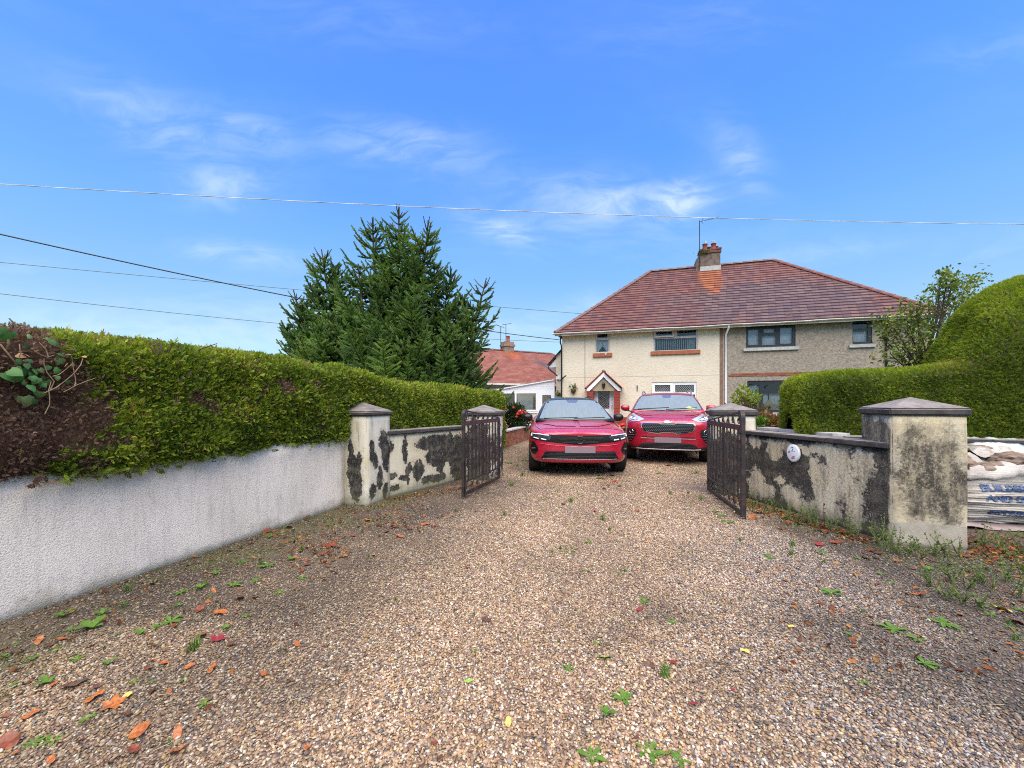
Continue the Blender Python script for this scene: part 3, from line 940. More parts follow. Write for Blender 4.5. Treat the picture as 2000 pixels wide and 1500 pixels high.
S1 = stain_mat('stained_render_wall_end', [(.02, .62, .045, .22), (.07, .40, .10, .26), (.10, .24, .10, .20), (.14, .56, .05, .14)], axis='xz', dist=.07, grime=.8)
pillar(-3.63, 4.67, 0.52, 1.155, 1.21, 1.335, 'rendered pillar against the hedge at the end of the white wall', S1, 1, side=stain_mat('stained_render_wall_end_side', [(-.14, .70, .05, .15), (.10, .82, .10, .12), (.16, .62, .08, .22), (-.06, .55, .05, .12), (.02, .30, .06, .16), (-.12, .17, .07, .12), (.14, .12, .06, .10)], axis='yz', dist=.07, grime=.6))
S2 = stain_mat('stained_render_front', [(-.02, .64, .22, .42), (.12, .60, .15, .44), (-.14, .72, .10, .34), (.2, .5, .1, .3)], axis='xz', dist=.14, grime=.8, plinth=0.215, dscale=6, dark=(0.050, 0.043, 0.034), hue=.6, soft=.42, base=(0.56, 0.47, 0.30), base2=(0.62, 0.55, 0.40))
big = pillar(2.50, 5.04, 0.56, 1.205, 1.27, 1.378, 'big mossy square pillar beside the white builder bag', S2, 2, over=0.022, side=stain_mat('stained_render_front_side', [(-.10, .90, .22, .28), (.14, .98, .16, .22), (.20, .45, .10, .40), (-.17, .45, .12, .36), (-.02, .74, .2, .22)], axis='yz', dist=.10, grime=.8, soft=.16, hue=.8, base=(0.62, 0.52, 0.33), base2=(0.68, 0.60, 0.43), dark=(0.085, 0.073, 0.055)))
S3 = stain_mat('stained_render_gate', [(0.0, .45, .30, .62)], axis='xz', dist=.12, grime=.8)
pillar(-2.69, 6.75, 0.54, 1.10, 1.17, 1.29, 'blackened gate pillar behind the open gate nearest the hedge', S3, 3)
S4 = stain_mat('stained_render_gate_b', [(-0.1, .40, .26, .55)], axis='xz', dist=.12, grime=.7)
pillar(1.23, 6.78, 0.54, 1.14, 1.215, 1.325, 'gate pillar between the crossover and the oval number plaque', S4, 4)


def wing(label, a, b, m, h, seed, thick=0.2):
    """a low splayed wall from a to b (u,v) with a flat stone coping"""
    A, B = W(*a), W(*b)
    L = (B - A).length
    ang = math.atan2(B.y - A.y, B.x - A.x)
    t = thing('wing_wall', label, 'wall', A, ang)
    link('wall_panel', subdiv_box(0, L, 0, thick, -0.05, h - 0.05, 0.008, 0.09, seed), m, t)
    cop = MB()
    n = max(2, round(L / 0.62))
    for k in range(n):
        x0, x1 = L * k / n + .003, L * (k + 1) / n - .003
        cm = MB().box(x0, x1, -0.045, thick + 0.04, h - 0.05, h + rng.uniform(-.002, .003)).mesh('coping_stone')
        bevel_mesh(cm, 0.008, 2)
        side_dark(cm, h)
        link('coping_stone', cm, [M['stone_cap'], M['cap_side']], t)
    return t


# left: flaking black patches on cream; wall space runs from the far pillar end towards the house
SL = stain_mat('flaking_wall_left', [(.06, .70, .09, .09), (.36, .62, .045, .24), (.42, .34, .07, .10), (.34, .24, .09, .05), (.10, .30, .11, .05), (.02, .20, .05, .12), (.62, .31, .13, .17),
                                     (.92, .70, .30, .14), (1.0, .52, .21, .20), (1.12, .35, .10, .17), (1.30, .60, .18, .25), (.43, .17, .03, .06), (.78, .13, .10, .06), (1.05, .12, .2, .08), (.15, .10, .12, .05), (1.5, .4, .2, .4)],
               axis='xz', dist=.085, grime=.45, base=(0.62, 0.545, 0.37), base2=(0.66, 0.60, 0.46))
wing('low cream wing wall with flaking black patches beside the hedge', (-3.40, 4.86), (-2.94, 6.62), SL, 0.925, 11)
SRW = stain_mat('flaking_wall_right', [(.30, .22, .13, .22), (.45, .16, .16, .09), (.85, .20, .14, .14), (1.05, .10, .25, .12), (1.30, .30, .15, .32), (1.46, .60, .13, .30), (1.62, .25, .12, .28), (1.70, .70, .10, .18), (1.15, .55, .07, .14), (.28, .80, .12, .07), (.62, .72, .12, .10),
                                       (.9, .80, .45, .05), (1.2, .8, .3, .07), (.70, .35, .07, .06), (.05, .70, .05, .2)], axis='xz', dist=.15, invert=True, grime=.5, dscale=5, base=(0.70, 0.585, 0.37), base2=(0.78, 0.68, 0.49), dark=(0.040, 0.035, 0.030), hue=.65, soft=.16)
wr = wing('low blackened wing wall with cream bare patches carrying the oval plaque', (1.30, 6.52), (2.24, 4.78), SRW, 0.935, 12)

# the oval plaque on it
pl = thing('house_number_plaque', 'oval white ceramic plaque with flowers and a number on the blackened wall', 'plaque', (0, 0, 0))
plm, g, b = mat('plaque_enamel', (0.78, 0.80, 0.82), 0.25)
A_, B_ = W(1.30, 6.52), W(2.24, 4.78)
dirv = (B_ - A_).normalized()
outv = Vector((dirv.y, -dirv.x, 0))
tgt = at(1553, 885, 1.0)
# point on the wall face where the plaque hangs
o_ = A_
den = tgt.x * outv.x + 1.0 * outv.y
k_ = (o_.x * outv.x + o_.y * outv.y) / den
pp = Vector((tgt.x * k_, k_, EYE + (HZ - 885) / FPX * k_))
pl.location = pp + outv * 0.012
pl.rotation_euler = (0, 0, math.atan2(dirv.y, dirv.x))


def oval(rx, rz, y0, y1, k=28):
    vs, fs = [], []
    for y, s in ((y0, 1.0), (y1, 1.0), (y1 - 0.004, 0.86)):
        for i in range(k):
            a = 2 * math.pi * i / k
            vs.append((rx * s * math.cos(a), y, rz * s * math.sin(a)))
    for r in range(2):
        for i in range(k):
            fs.append((r * k + i, r * k + (i + 1) % k, (r + 1) * k + (i + 1) % k, (r + 1) * k + i))
    fs.append(tuple(2 * k + i for i in range(k)))
    return vs, fs


vs, fs = oval(0.088, 0.105, 0.0, -0.022)
mb = MB().add(vs, fs, True)
pm_ = mb.mesh('plaque_disc')
fix_normals(pm_)
link('plaque_disc', pm_, plm, pl)


def text_mesh(body, size, extrude=0.0, bold=0.0, align='CENTER', sx=1.0, res=3):
    cu = bpy.data.curves.new('lettering', 'FONT')
    cu.body = body
    cu.size = size
    cu.align_x = align
    cu.align_y = 'CENTER'
    cu.extrude = extrude
    cu.offset = bold
    cu.resolution_u = res
    o = bpy.data.objects.new('lettering', cu)
    C.objects.link(o)
    bpy.context.view_layer.update()
    me = bpy.data.meshes.new_from_object(o.evaluated_get(bpy.context.evaluated_depsgraph_get()))
    bpy.data.objects.remove(o)
    for v in me.vertices:
        v.co.x *= sx
    me.materials.clear()
    return me


def upright(me, x=0, y=0, z=0):
    """text lies in xy: stand it up facing -y"""
    me.transform(Matrix.Translation((x, y, z)) @ Matrix.Rotation(R(90), 4, 'X'))
    return me


pnk = mat('pink_transfer', (0.55, 0.16, 0.25), 0.4)[0]
blk = mat('black_transfer', (0.03, 0.03, 0.03), 0.4)[0]
grn = mat('green_transfer', (0.16, 0.22, 0.14), 0.4)[0]
gol = mat('gold_transfer', (0.45, 0.30, 0.08), 0.4)[0]
link('number', upright(text_mesh('2', 0.075), 0.0, -0.0272, 0.045), blk, pl)
for nm, mm, sq, lst in (('flower_print', pnk, 1.0, ((0.012, -0.048, .017), (0.0, -0.052, .012), (0.022, -0.04, .010), (-.045, .012, .012), (-.036, .02, .009), (0.005, -.064, .009))),
                        ('leaf_print', grn, .7, ((0.035, -0.058, .007), (-.015, -.062, .006), (.03, -.03, .005), (-.055, .0, .006), (-.005, -.01, .004), (-.02, -.03, .004), (.028, .024, .006)))):
    for cx, cz, r in lst:
        MB().add([(cx + r * math.cos(a * .785), -0.0268 - r * .05, cz + r * sq * math.sin(a * .785)) for a in range(8)], [tuple(range(8))]).build(nm, mm, pl)

# second wall behind, along the neighbour's bed, with its own coping
S5 = stain_mat('neighbour_wall_render', [(.5, .45, .4, .3), (1.2, .5, .3, .3)], axis='xz', dist=.15, grime=.8)
SN = wing("neighbour's low garden wall with pale coping behind the blackened wing wall", (1.92, 8.15), (2.52, 6.72), S5, 0.90, 13, thick=0.18)


for o in SN.children:
    if o.name.startswith('coping_stone'):
        o.data.materials[0] = o.data.materials[1] = M['lead']


# ------------------------------------------------------------------ brick walls, brick by brick
def bricks(parent, L, h, thick, bm_, mm, bl=0.215, bh=0.065, j=0.011, y=0.0, label=None, ends=True, z0=0.0, maxn=320):
    rows = max(1, int((h + j) / (bh + j)))
    MB().box(0.006, L - 0.006, y + 0.006, y + thick - 0.006, z0, z0 + rows * (bh + j) - j - .003).build('mortar_core', mm, parent)
    base = MB().box(0, bl, 0, 0.10, 0, bh).mesh('brick')
    bevel_mesh(base, 0.004, 1)
    base.materials.append(bm_)
    half = MB().box(0, bl / 2 - j / 2, 0, 0.10, 0, bh).mesh('brick')
    bevel_mesh(half, 0.004, 1)
    half.materials.append(bm_)
    n = 0
    for r in range(rows):
        x = 0.0
        first = r % 2 == 1
        while x < L - bl * .4 and n < maxn:
            short = first or x + bl > L + 0.02
            me = half if short else base
            o = link('brick', me, None, parent, (x + rng.uniform(-.002, .002), y + rng.uniform(-.005, .002), z0 + r * (bh + j) + rng.uniform(-.0015, .0015)))
            o.rotation_euler = (0, 0, rng.normal(0, .006))
            x += (bl / 2 - j / 2 if short else bl) + j
            first = False
            n += 1
    return n


# orange-red brick wall edging the drive behind the left gate
p0, p1 = W(-3.66, 8.75), W(-3.56, 14.0)
ang = math.atan2(p1.y - p0.y, p1.x - p0.x)
a0 = gnd(985, 875)
a1 = gnd(1036, 857)
ang = math.atan2(a1.y - a0.y, a1.x - a0.x)
st = a0 - (a1 - a0).normalized() * 1.2
t = thing('brick_wall', 'low orange-red brick wall with pale coping under the flowering shrub', 'wall', st, ang)
LB = (a1 - st).length + 0.9
bricks(t, LB, 0.45, 0.2, M['brick_red'], M['mortar'])
nst = 7
for k in range(nst):
    cm = MB().box(LB * k / nst + .003, LB * (k + 1) / nst - .003, -.03, .23, .455, .505).mesh('coping_stone')
    bevel_mesh(cm, .006)
    link('coping_stone', cm, M['lead'], t)

# dark brick wall under the domed hedge, behind the bag
t = thing('brick_wall', 'dark purple-brown brick wall between the domed hedge and the builder bag', 'wall', W(2.62, 6.72), -TH)
nb = bricks(t, 4.6, 0.80, 0.22, M['brick_dark'], M['mortar_dark'], bl=0.215, bh=0.065)
for k in range(9):
    cm = MB().box(k * .51 + .003, (k + 1) * .51 - .003, -.03, .25, .826, .868 + rng.uniform(-.004, .004)).mesh('coping_stone')
    bevel_mesh(cm, .008)
    side_dark(cm, .86)
    link('coping_stone', cm, [M['stone_cap'], M['cap_side']], t)


# ------------------------------------------------------------------ the two iron gates
def ring(cx, cz, r, a0, a1, n=12):
    return [(cx + r * math.cos(a0 + (a1 - a0) * i / n), 0, cz + r * math.sin(a0 + (a1 - a0) * i / n)) for i in range(n + 1)]


def scroll(cx, cz, r, s=1, turns=1.35, ph=0.0, n=18):
    return [(cx + s * r * (1 - .75 * i / n) * math.cos(ph + turns * 2 * math.pi * i / n), 0, cz + r * (1 - .75 * i / n) * math.sin(ph + turns * 2 * math.pi * i / n)) for i in range(n + 1)]


def gate(label, hinge, free):
    """gate space: x from hinge stile (0) to free stile (L)"""
    H, Fp = Vector(hinge), Vector(free)
    L = (Fp - H).length
    t = thing('iron_gate', label, 'gate', H, math.atan2(Fp.y - H.y, Fp.x - H.x), 'pair of open iron gates')
    I = M['iron']
    zr = 1.035                       # broad middle rail
    MB().box(-.02, .02, -.018, .018, .05, zr + .03).build('stile', I, t)
    MB().box(L - .045, L, -.02, .02, .03, 1.10).build('stile', I, t)
    # free stile bends over into the sloping top bar
    arc = [(L - .0225, 0, 1.08), (L - .0225, 0, 1.13)] + [(L - .0925 + .07 * math.cos(a), 0, 1.145 + .07 * math.sin(a)) for a in np.linspace(0, R(98), 9)]
    mb = MB()
    for p, q in zip(arc[:-1], arc[1:]):
        mb.bar(p, q, .04, .045, up=(0, 1, 0))
    mb.build('bent_stile_top', I, t)
    MB().bar((L - .10, 0, 1.214), (.0, 0, zr + .035), .018, .016).build('top_bar', I, t)
    MB().box(.02, L - .045, -.012, .012, zr - .03, zr + .03).build('middle_rail', M['iron_purple'], t)
    MB().box(.02, L - .045, -.014, .014, .04, .085).build('bottom_rail', I, t)
    MB().box(.02, L - .045, -.010, .010, .215, .235).build('lower_rail', I, t)
    nb_ = 9
    xs = [.02 + (L - .065) * (k + 1) / (nb_ + 1) for k in range(nb_)]
    for k, x in enumerate(xs):
        mb = MB()
        mid = k == nb_ // 2
        if mid:
            mb.box(x - .045, x + .045, -.006, .006, .235, zr - .03)
        else:
            mb.box(x - .007, x + .007, -.007, .007, .235, zr - .03)
            mb.box(x - .017, x + .017, -.010, .010, .40, .82)
        mb.build('bar', I, t)
    # scrollwork under the sloping bar and along the foot
    for k in range(6):
        x = L - .14 - k * .19
        top = 1.214 - (L - .10 - x) / (L - .10) * (1.214 - zr - .035)
        r = max(.018, (top - zr - .03) * .36)
        mb = MB().tube(scroll(x - .01, zr + .03 + r * 1.05, r, 1 if k % 2 else -1, ph=R(90)), .0075, 5)
        mb.tube([(x + .05, 0, zr + .03), (x + .02, 0, zr + .03 + r), (x - .02, 0, top - .005)], .0075, 5)
        mb.build('scroll', I, t)
    for k in range(7):
        x = .10 + k * (L - .2) / 6.0
        mb = MB().tube(scroll(x, .15, .045, 1 if k % 2 else -1, ph=R(60)), .007, 5)
        mb.tube([(x - .07, 0, .21), (x - .02, 0, .15), (x + .05, 0, .09)], .007, 5)
        mb.build('scroll', I, t)
    for z in (.13, .93):
        MB().box(-.06, -.02, -.015, .015, z, z + .04).build('hinge', I, t)
    mb = MB().tube([(L - .03, .03, .55), (L - .03, .03, .25), (L - .03, .03, -.01)], .009, 6)
    mb.tube([(L - .03, .03, .55), (L - .03, .12, .56)], .008, 6)
    mb.build('drop_bolt', I, t)
    MB().box(L - .16, L - .05, -.03, -.012, .86, .90).build('latch', I, t)
    return t


gate('rusty iron gate folded open against the cream flaking wing wall', W(-2.33, 6.52), W(-2.36, 5.14))
gate('rusty iron gate folded open in front of the blackened wing wall', W(.905, 6.56), W(1.075, 5.20))
# ------------------------------------------------------------------ hedges
SPRAY = leafset([(0, .05, -.5, .42, .17, .05), (0, .05, .55, .42, .17, .05), (0, .28, -.6, .40, .16, .08), (0, .3, .55, .42, .16, .08), (0, .5, -.4, .38, .15, .1), (0, .52, .45, .38, .15, .1), (0, .6, 0.0, .42, .15, .12)])
NEEDLE = leafset([(0, .0, -.7, .45, .10, .1), (0, .0, .7, .45, .10, .1), (0, .2, -.6, .5, .10, .1), (0, .22, .6, .5, .10, .1), (0, .42, -.45, .48, .10, .12), (0, .45, .45, .48, .10, .12), (0, .6, 0, .5, .10, .15), (0, .3, -.2, .5, .10, -.1)])


def hull_normals(V, nu, nv):
    Vg = V.reshape(nu, nv, 3)
    du = np.gradient(Vg, axis=0)
    dv = np.gradient(Vg, axis=1)
    return nrm(np.cross(du, dv)).reshape(-1, 3)


def left_hedge():
    t = thing('hedge', 'long clipped green hedge with a dead brown end on the white wall', 'hedge', W(-3.64, 0), -TH)
    vs = np.concatenate([np.arange(-1.2, 10.7, 0.10), [10.75, 10.82, 10.86]])
    prof = []
    for v in vs:
        h = np.interp(v, [-2, 1.3, 1.7, 4.3, 4.9, 5.5, 6.5, 10.75], [1.77, 1.76, 1.80, 1.785, 1.75, 1.66, 1.64, 1.60])
        zb = np.interp(v, [0, 4.95, 5.05, 5.2], [.84, .84, .3, .1])
        inn = -.10 * math.exp(-((v - 4.72) / .33) ** 4)           # clipped back round the pillar
        sq = np.interp(v, [10.6, 10.75, 10.86], [0, .12, .5])           # round off the far end
        r = 0.17
        pts = [(-.02, zb), (0.03, zb + .12)]
        pts += [(0.02, z) for z in np.linspace(zb + .25, h - r, 7)]
        pts += [(0.02 - r + r * math.cos(a), h - r + r * math.sin(a)) for a in np.linspace(R(12), R(90), 6)]
        pts += [(x, h + .01) for x in np.linspace(-.3, -1.0, 5)]
        pts += [(-1.15, h - .06), (-1.22, h - .3), (-1.22, .7), (-1.22, .1)]
        prof.append([((x + (inn if z < h - .45 and x > -.1 else 0)) * (1 - sq) - .6 * sq, v, z) for x, z in pts])
    V = np.array(prof)
    nu, nv = V.shape[:2]
    V = V.reshape(-1, 3)
    N = -hull_normals(V, nu, nv)
    d = fbm(V, 1.3, 3.0) * .060 + fbm(V, 4.0, 9.0) * .042 + fbm(V, 9.0, 14.0) * .02
    # clipping never quite level: a deeper hollow where the hedge has died
    V = V + N * d[:, None]
    F = grid_faces(nu, nv)
    if N[nv * 20 + 5][0] < 0:
        N = -N

    def dead(P):
        n = fbm(P, 3.0, 5.0) * .28 + fbm(P, 8.0, 2.0) * .12
        v, z = P[:, 1], P[:, 2]
        a = ((v + n) < 1.90) & (z + n * .4 > .97) & ~((v + n * .5 > 1.66) & (z > 1.60)) & ~((v > 1.78) & (z > 1.48 + n))
        a |= ((v + n) < 1.60)
        b = (fbm(P, 5.0, 31.0) > .50) & (v < 4)
        return a | b

    me = mesh_np('hedge_core', V - N * 0.03, F, {'dead': ('POINT', dead(V).astype(float))}, smooth=True)
    link('hedge_core', me, M['hull_patch'], t, kind='stuff')
    dens = np.interp(V[F].mean(1)[:, 1], [-.5, .6, 1.2, 3, 5, 11], [300, 1500, 8200, 5600, 3000, 1400])
    dens[V[F].mean(1)[:, 0] < -.75] = 150
    P, Nn, _ = sample_quads(V, F, dens)
    if (Nn[:, 0].mean() < 0):
        Nn = -Nn
    dd = dead(P)
    n = len(P)
    G_ = Nn * rng.uniform(.25, 1.0, (n, 1)) + rng.normal(size=(n, 3)) * .55 + np.array([0, 0, .45])
    size = rng.uniform(.024, .052, n) * np.interp(P[:, 1], [2, 6, 11], [1, 1.3, 1.7]) * np.where(dd, .75, 1.0)
    dd = dd | (rng.random(n) < .035)
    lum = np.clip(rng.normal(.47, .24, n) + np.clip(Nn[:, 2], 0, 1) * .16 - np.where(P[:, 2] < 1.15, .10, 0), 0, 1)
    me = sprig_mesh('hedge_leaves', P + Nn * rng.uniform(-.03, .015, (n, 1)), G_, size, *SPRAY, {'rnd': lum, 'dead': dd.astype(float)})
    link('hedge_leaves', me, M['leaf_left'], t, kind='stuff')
    P0 = P.copy()
    # shoots that hang over the wall top
    k = 620
    v = rng.uniform(1.5, 4.3, k)
    P = np.column_stack([rng.uniform(-.02, .05, k), v, rng.uniform(.80, .90, k)])
    ok = rng.random(k) < np.clip(.15 + pnoise(v, v * 0, 2.3, 4), 0, 1) * np.interp(v, [1.5, 2.3, 3.2], [1, .7, .12])
    P = P[ok]
    k = len(P)
    me = sprig_mesh('hanging_shoots', P, rng.normal(size=(k, 3)) * .5 + np.array([.3, .3, -.1]), rng.uniform(.04, .08, k), *SPRAY, {'rnd': rng.uniform(0, .7, k), 'dead': (P[:, 1] < 1.6).astype(float)})
    link('hanging_shoots', me, M['leaf_left'], t, kind='stuff')
    # stray long shoots the clippers missed
    pick = rng.choice(n, 420, p=np.where(dd, .15, 1.0) / np.where(dd, .15, 1.0).sum())
    me = sprig_mesh('stray_shoots', P0[pick], Nn[pick] * .7 + rng.normal(size=(420, 3)) * .45 + np.array([0, 0, .6]), rng.uniform(.05, .10, 420), *NEEDLE, {'rnd': rng.uniform(.35, .95, 420), 'dead': (rng.random(420) < .15).astype(float)})
    link('stray_shoots', me, M['leaf_left'], t, kind='stuff')
    # dry stalks poking out of the top
    for px, py, qx, qy, Y in ((300, 662, 310, 682, 3.2), (307, 660, 316, 680, 3.2), (290, 664, 303, 680, 3.2), (337, 668, 326, 684, 3.3), (424, 671, 362, 686, 3.6), (18, 622, 33, 640, 2.5)):
        a, b = at(px, py, Y), at(qx, qy + 10, Y)
        inv = Matrix.Rotation(TH, 4, 'Z') @ Matrix.Translation(-W(-3.64, 0))
        m_ = (a + b) / 2 + Vector((.008, 0, .012))
        MB().tube([inv @ b, inv @ m_, inv @ a], [.007, .005, .0035], 5).build('dry_stalk', M['twig_dark'], t)
    return t


left_hedge()


def ivy_leaf():
    """lobed ivy leaf, a little cupped"""
    out = [(0, 0), (.28, -.12), (.50, .10), (.46, .36), (.38, .60), (.20, .84), (0, 1.05), (-.20, .84), (-.38, .60), (-.46, .36), (-.50, .10), (-.28, -.12)]
    mb = MB()
    vs = [(0, .35, .10)] + [(x, y, -.10 * abs(x) * 2 - (.12 if y > .9 else 0)) for x, y in out]
    mb.add(vs, [(0, i + 1, (i + 1) % 12 + 1) for i in range(12)], True)
    return mb.mesh('ivy_leaf')


def ivy():
    t = thing('ivy_plant', 'ivy with broad green leaves and bare pale stems in the dead brown hedge end', 'ivy', W(-3.60, 0), -TH)
    inv = Matrix.Rotation(TH, 4, 'Z') @ Matrix.Translation(-W(-3.60, 0))

    def on(px, py, off=0.0):
        r = (px - 1000) / FPX
        Y = (-3.60 + off) / (r * CF - SF)
        return inv @ at(px, py, Y)

    def face_out(j):
        base = Matrix(((0, 0, 1), (-1, 0, 0), (0, -1, 0)))
        rr = Matrix.Rotation(rng.normal(0, j), 3, 'X') @ Matrix.Rotation(rng.normal(0, j), 3, 'Y') @ Matrix.Rotation(rng.normal(0, j * 1.2), 3, 'Z')
        return (base @ rr).to_euler()
    me = [ivy_leaf() for _ in range(2)]
    gm = leaf_mat('ivy_leaf_green', [(0, (0.03, 0.10, 0.02)), (.5, (0.07, 0.20, 0.04)), (1, (0.15, 0.30, 0.09))], rough=.55, trans=.2, spec=.3)
    nt = G(gm.node_tree)
    bs = gm.node_tree.nodes['Principled BSDF']
    rn = nt.n('ShaderNodeObjectInfo').outputs['Random']
    nt.set(bs.inputs['Base Color'], nt.ramp(rn, [(0, (0.028, 0.095, 0.025)), (.5, (0.060, 0.17, 0.04)), (.85, (0.12, 0.25, 0.08)), (1, (0.20, 0.25, 0.12))]))
    for m_ in me:
        m_.materials.append(gm)
    rm = ivy_leaf()
    rm.materials.append(rough_mat('withered_leaf', (0.26, 0.14, 0.07), (0.36, 0.24, 0.13), 15, .2, 50))
    spots = [(46, 775, 30), (78, 765, 22), (60, 752, 18), (70, 780, 15), (20, 722, 24), (35, 735, 20), (8, 728, 22), (55, 722, 17), (66, 728, 18), (75, 738, 18), (86, 735, 16), (92, 744, 15), (80, 748, 14), (45, 745, 13), (52, 710, 12),
             (70, 722, 14), (118, 700, 18), (115, 690, 12), (54, 672, 14), (12, 650, 22), (6, 640, 20), (26, 648, 14), (60, 655, 11), (100, 665, 13), (110, 668, 13), (115, 720, 14), (97, 715, 12), (38, 702, 13), (58, 702, 11),
             (112, 735, 11), (134, 744, 11), (78, 720, 12), (30, 718, 15), (95, 660, 12), (62, 735, 14)]
    for k, (px, py, s) in enumerate(spots):
        p = on(px, py, rng.uniform(.0, .05))
        o = link('leaf', me[k % 2], None, t, p)
        sc = s / FPX * 2.45 * .9
        o.scale = (sc, sc * rng.uniform(.85, 1.1), sc)
        o.rotation_euler = face_out(.4)
    for px, py, s in [(50, 694, 15), (34, 692, 13), (20, 668, 15), (82, 705, 9), (133, 710, 9), (163, 695, 8), (137, 692, 8), (140, 710, 9)]:
        o = link('withered_leaf', rm, None, t, on(px, py, .03))
        sc = s / FPX * 2.5
        o.scale = (sc, sc, sc)
        o.rotation_euler = face_out(.8)
    for path, r in [(p_, r_ * .62) for p_, r_ in (([(88, 808), (97, 790), (97, 775), (95, 762), (100, 745)], .005), ([(86, 768), (110, 757), (130, 742), (146, 728), (158, 712), (162, 700)], .006), ([(146, 754), (148, 742), (145, 728), (142, 712), (140, 696)], .005),
                    ([(124, 766), (150, 752), (170, 744), (188, 738)], .005), ([(98, 762), (106, 745), (92, 728), (86, 712), (86, 700)], .006), ([(95, 698), (90, 683), (76, 668)], .005), ([(103, 735), (115, 732), (128, 722), (140, 712)], .004),
                    ([(0, 672), (15, 690), (28, 706), (36, 716)], .008), ([(38, 672), (40, 690), (36, 700)], .005), ([(62, 680), (74, 690), (92, 698), (105, 694)], .004), ([(120, 672), (138, 681), (150, 686)], .004))]:
        MB().tube([on(px, py, .05 + .02 * math.sin(px)) for px, py in path], [r * (1 - .5 * i / len(path)) for i in range(len(path))], 5).build('bare_stem', M['twig_pale'], t)


ivy()


def right_hedge():
    t = thing('hedge', 'dense clipped hedge rising to a tall rounded dome above the dark brick wall', 'hedge', W(0, 0), -TH)
    us = np.concatenate([[2.17, 2.19, 2.24, 2.32], np.arange(2.42, 3.9, 0.10), np.arange(3.95, 5.0, .05), np.arange(5.05, 7.2, .10)])
    HU = [2.17, 2.19, 2.24, 2.32, 2.45, 2.9, 3.4, 4.0, 4.18, 4.27, 4.36, 4.46, 4.58, 4.80, 5.10, 5.6, 6.05, 6.4, 6.7, 7.0, 7.2]
    HH = [1.52, 1.60, 1.67, 1.71, 1.745, 1.80, 1.81, 1.835, 1.90, 2.12, 2.37, 2.60, 2.76, 2.97, 3.13, 3.22, 3.12, 2.85, 2.5, 1.9, 1.3]
    rows = []
    for u in us:
        h = np.interp(u, HU, HH)
        dome = float(np.clip((h - 1.9) / 1.3, 0, 1))
        w = np.interp(u, [2.17, 2.24, 2.4, 3.9, 5.2, 6.5, 7.2], [.40, .46, .5, .50, .90, .9, .5])
        vc = 6.98 + .52 + (w - .5) * 1.0
        bulge = 0.0
        zb = .80
        a0 = np.linspace(0, 1, 30)
        pts = []
        zs = h - (0.16 + dome * 1.05)
        for z in np.linspace(zb, zs, 10):
            pts.append((vc - w, z))
        ry = 0.2 + dome * (w - .2) if dome > 0 else .2
        for a in np.linspace(0, math.pi / 2, 10)[1:]:
            pts.append((vc - w + ry - ry * math.cos(a), zs + (h - zs) * math.sin(a)))
        for x in np.linspace(vc - w + ry, vc + w - ry, 5)[1:]:
            pts.append((x, h))
        for a in np.linspace(math.pi / 2, 0, 7)[1:]:
            pts.append((vc + w - ry + ry * math.cos(a), zs + (h - zs) * math.sin(a)))
        pts.append((vc + w, zb))
        rows.append([(u, y, z) for y, z in pts])
    # end cap towards the drive
    c0 = np.array(rows[0])
    ctr = np.array([us[0] + .0, 7.48, 1.2])
    caps = [ctr + (c0 - ctr) * k for k in (0.02, .35, .7, .93)]
    caps = [np.column_stack([np.full(len(c), us[0] - .015 * (1 - i / 4)), c[:, 1], c[:, 2]]) for i, c in enumerate(caps)]
    V = np.array(caps + [np.array(r) for r in rows])
    nu, nv = V.shape[:2]
    V = V.reshape(-1, 3)
    N = hull_normals(V, nu, nv)
    if N[nv * 12 + 4][1] > 0:
        N = -N
    V = V + N * (fbm(V, 1.6, 21.0) * .040 + fbm(V, 5.0, 27.0) * .024)[:, None]
    F = grid_faces(nu, nv)
    Nc = nrm(V - np.column_stack([np.clip(V[:, 0], 2.7, 6.6), np.full(len(V), 7.55), np.clip(V[:, 2], .8, 1.3)]))
    link('hedge_core', mesh_np('hedge_core', V - Nc * .03, F, smooth=True), M['hull_dark'], t, kind='stuff')
    cen = V[F].mean(1)
    dens = np.where(cen[:, 1] > 8.3, 400, 3400) * np.where(cen[:, 0] > 6.2, .4, 1.0) * 1.5
    P, Nn, idx = sample_quads(V, F, dens)
    ctr = np.column_stack([np.clip(P[:, 0], 2.7, 6.6), np.full(len(P), 7.55), np.clip(P[:, 2], .8, 1.3)])
    out = ((P - ctr) * Nn).sum(1, keepdims=True)
    Nn = np.where(out < 0, -Nn, Nn)
    n = len(P)
    Gd = Nn * rng.uniform(.2, 1.0, (n, 1)) + rng.normal(size=(n, 3)) * .5 + np.array([0, 0, .3])
    # last year's clippings caught in the shoulder where the dome begins
    dd = (rng.random(n) < .28 * np.exp(-((P[:, 0] - 4.05) / .28) ** 2 - ((P[:, 2] - 1.83) / .13) ** 2) + .02).astype(float)
    lighter = np.clip(Nn[:, 2] * 1.2, 0, 1) * .30 + np.where(P[:, 0] < 2.3, .16, 0) + np.clip((P[:, 2] - 1.9) * .16, 0, .2)   # light from above put into the leaf tone: tops, drive end and dome
    lum = np.clip(rng.normal(.32, .19, n) + lighter, 0, 1)
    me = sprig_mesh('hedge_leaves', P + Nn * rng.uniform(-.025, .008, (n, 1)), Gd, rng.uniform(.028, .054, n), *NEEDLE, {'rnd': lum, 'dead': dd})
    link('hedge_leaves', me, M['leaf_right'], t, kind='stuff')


right_hedge()
# ------------------------------------------------------------------ the pair of houses
HO = Vector((2.17, 20.9, 0))
HW, HD, EAVE, RIDGE = 15.66, 9.4, 4.86, 8.95
WV = 0.38                                    # the front wall stands this far behind the gutter line
OD = HO.x * SF + HO.y * CF


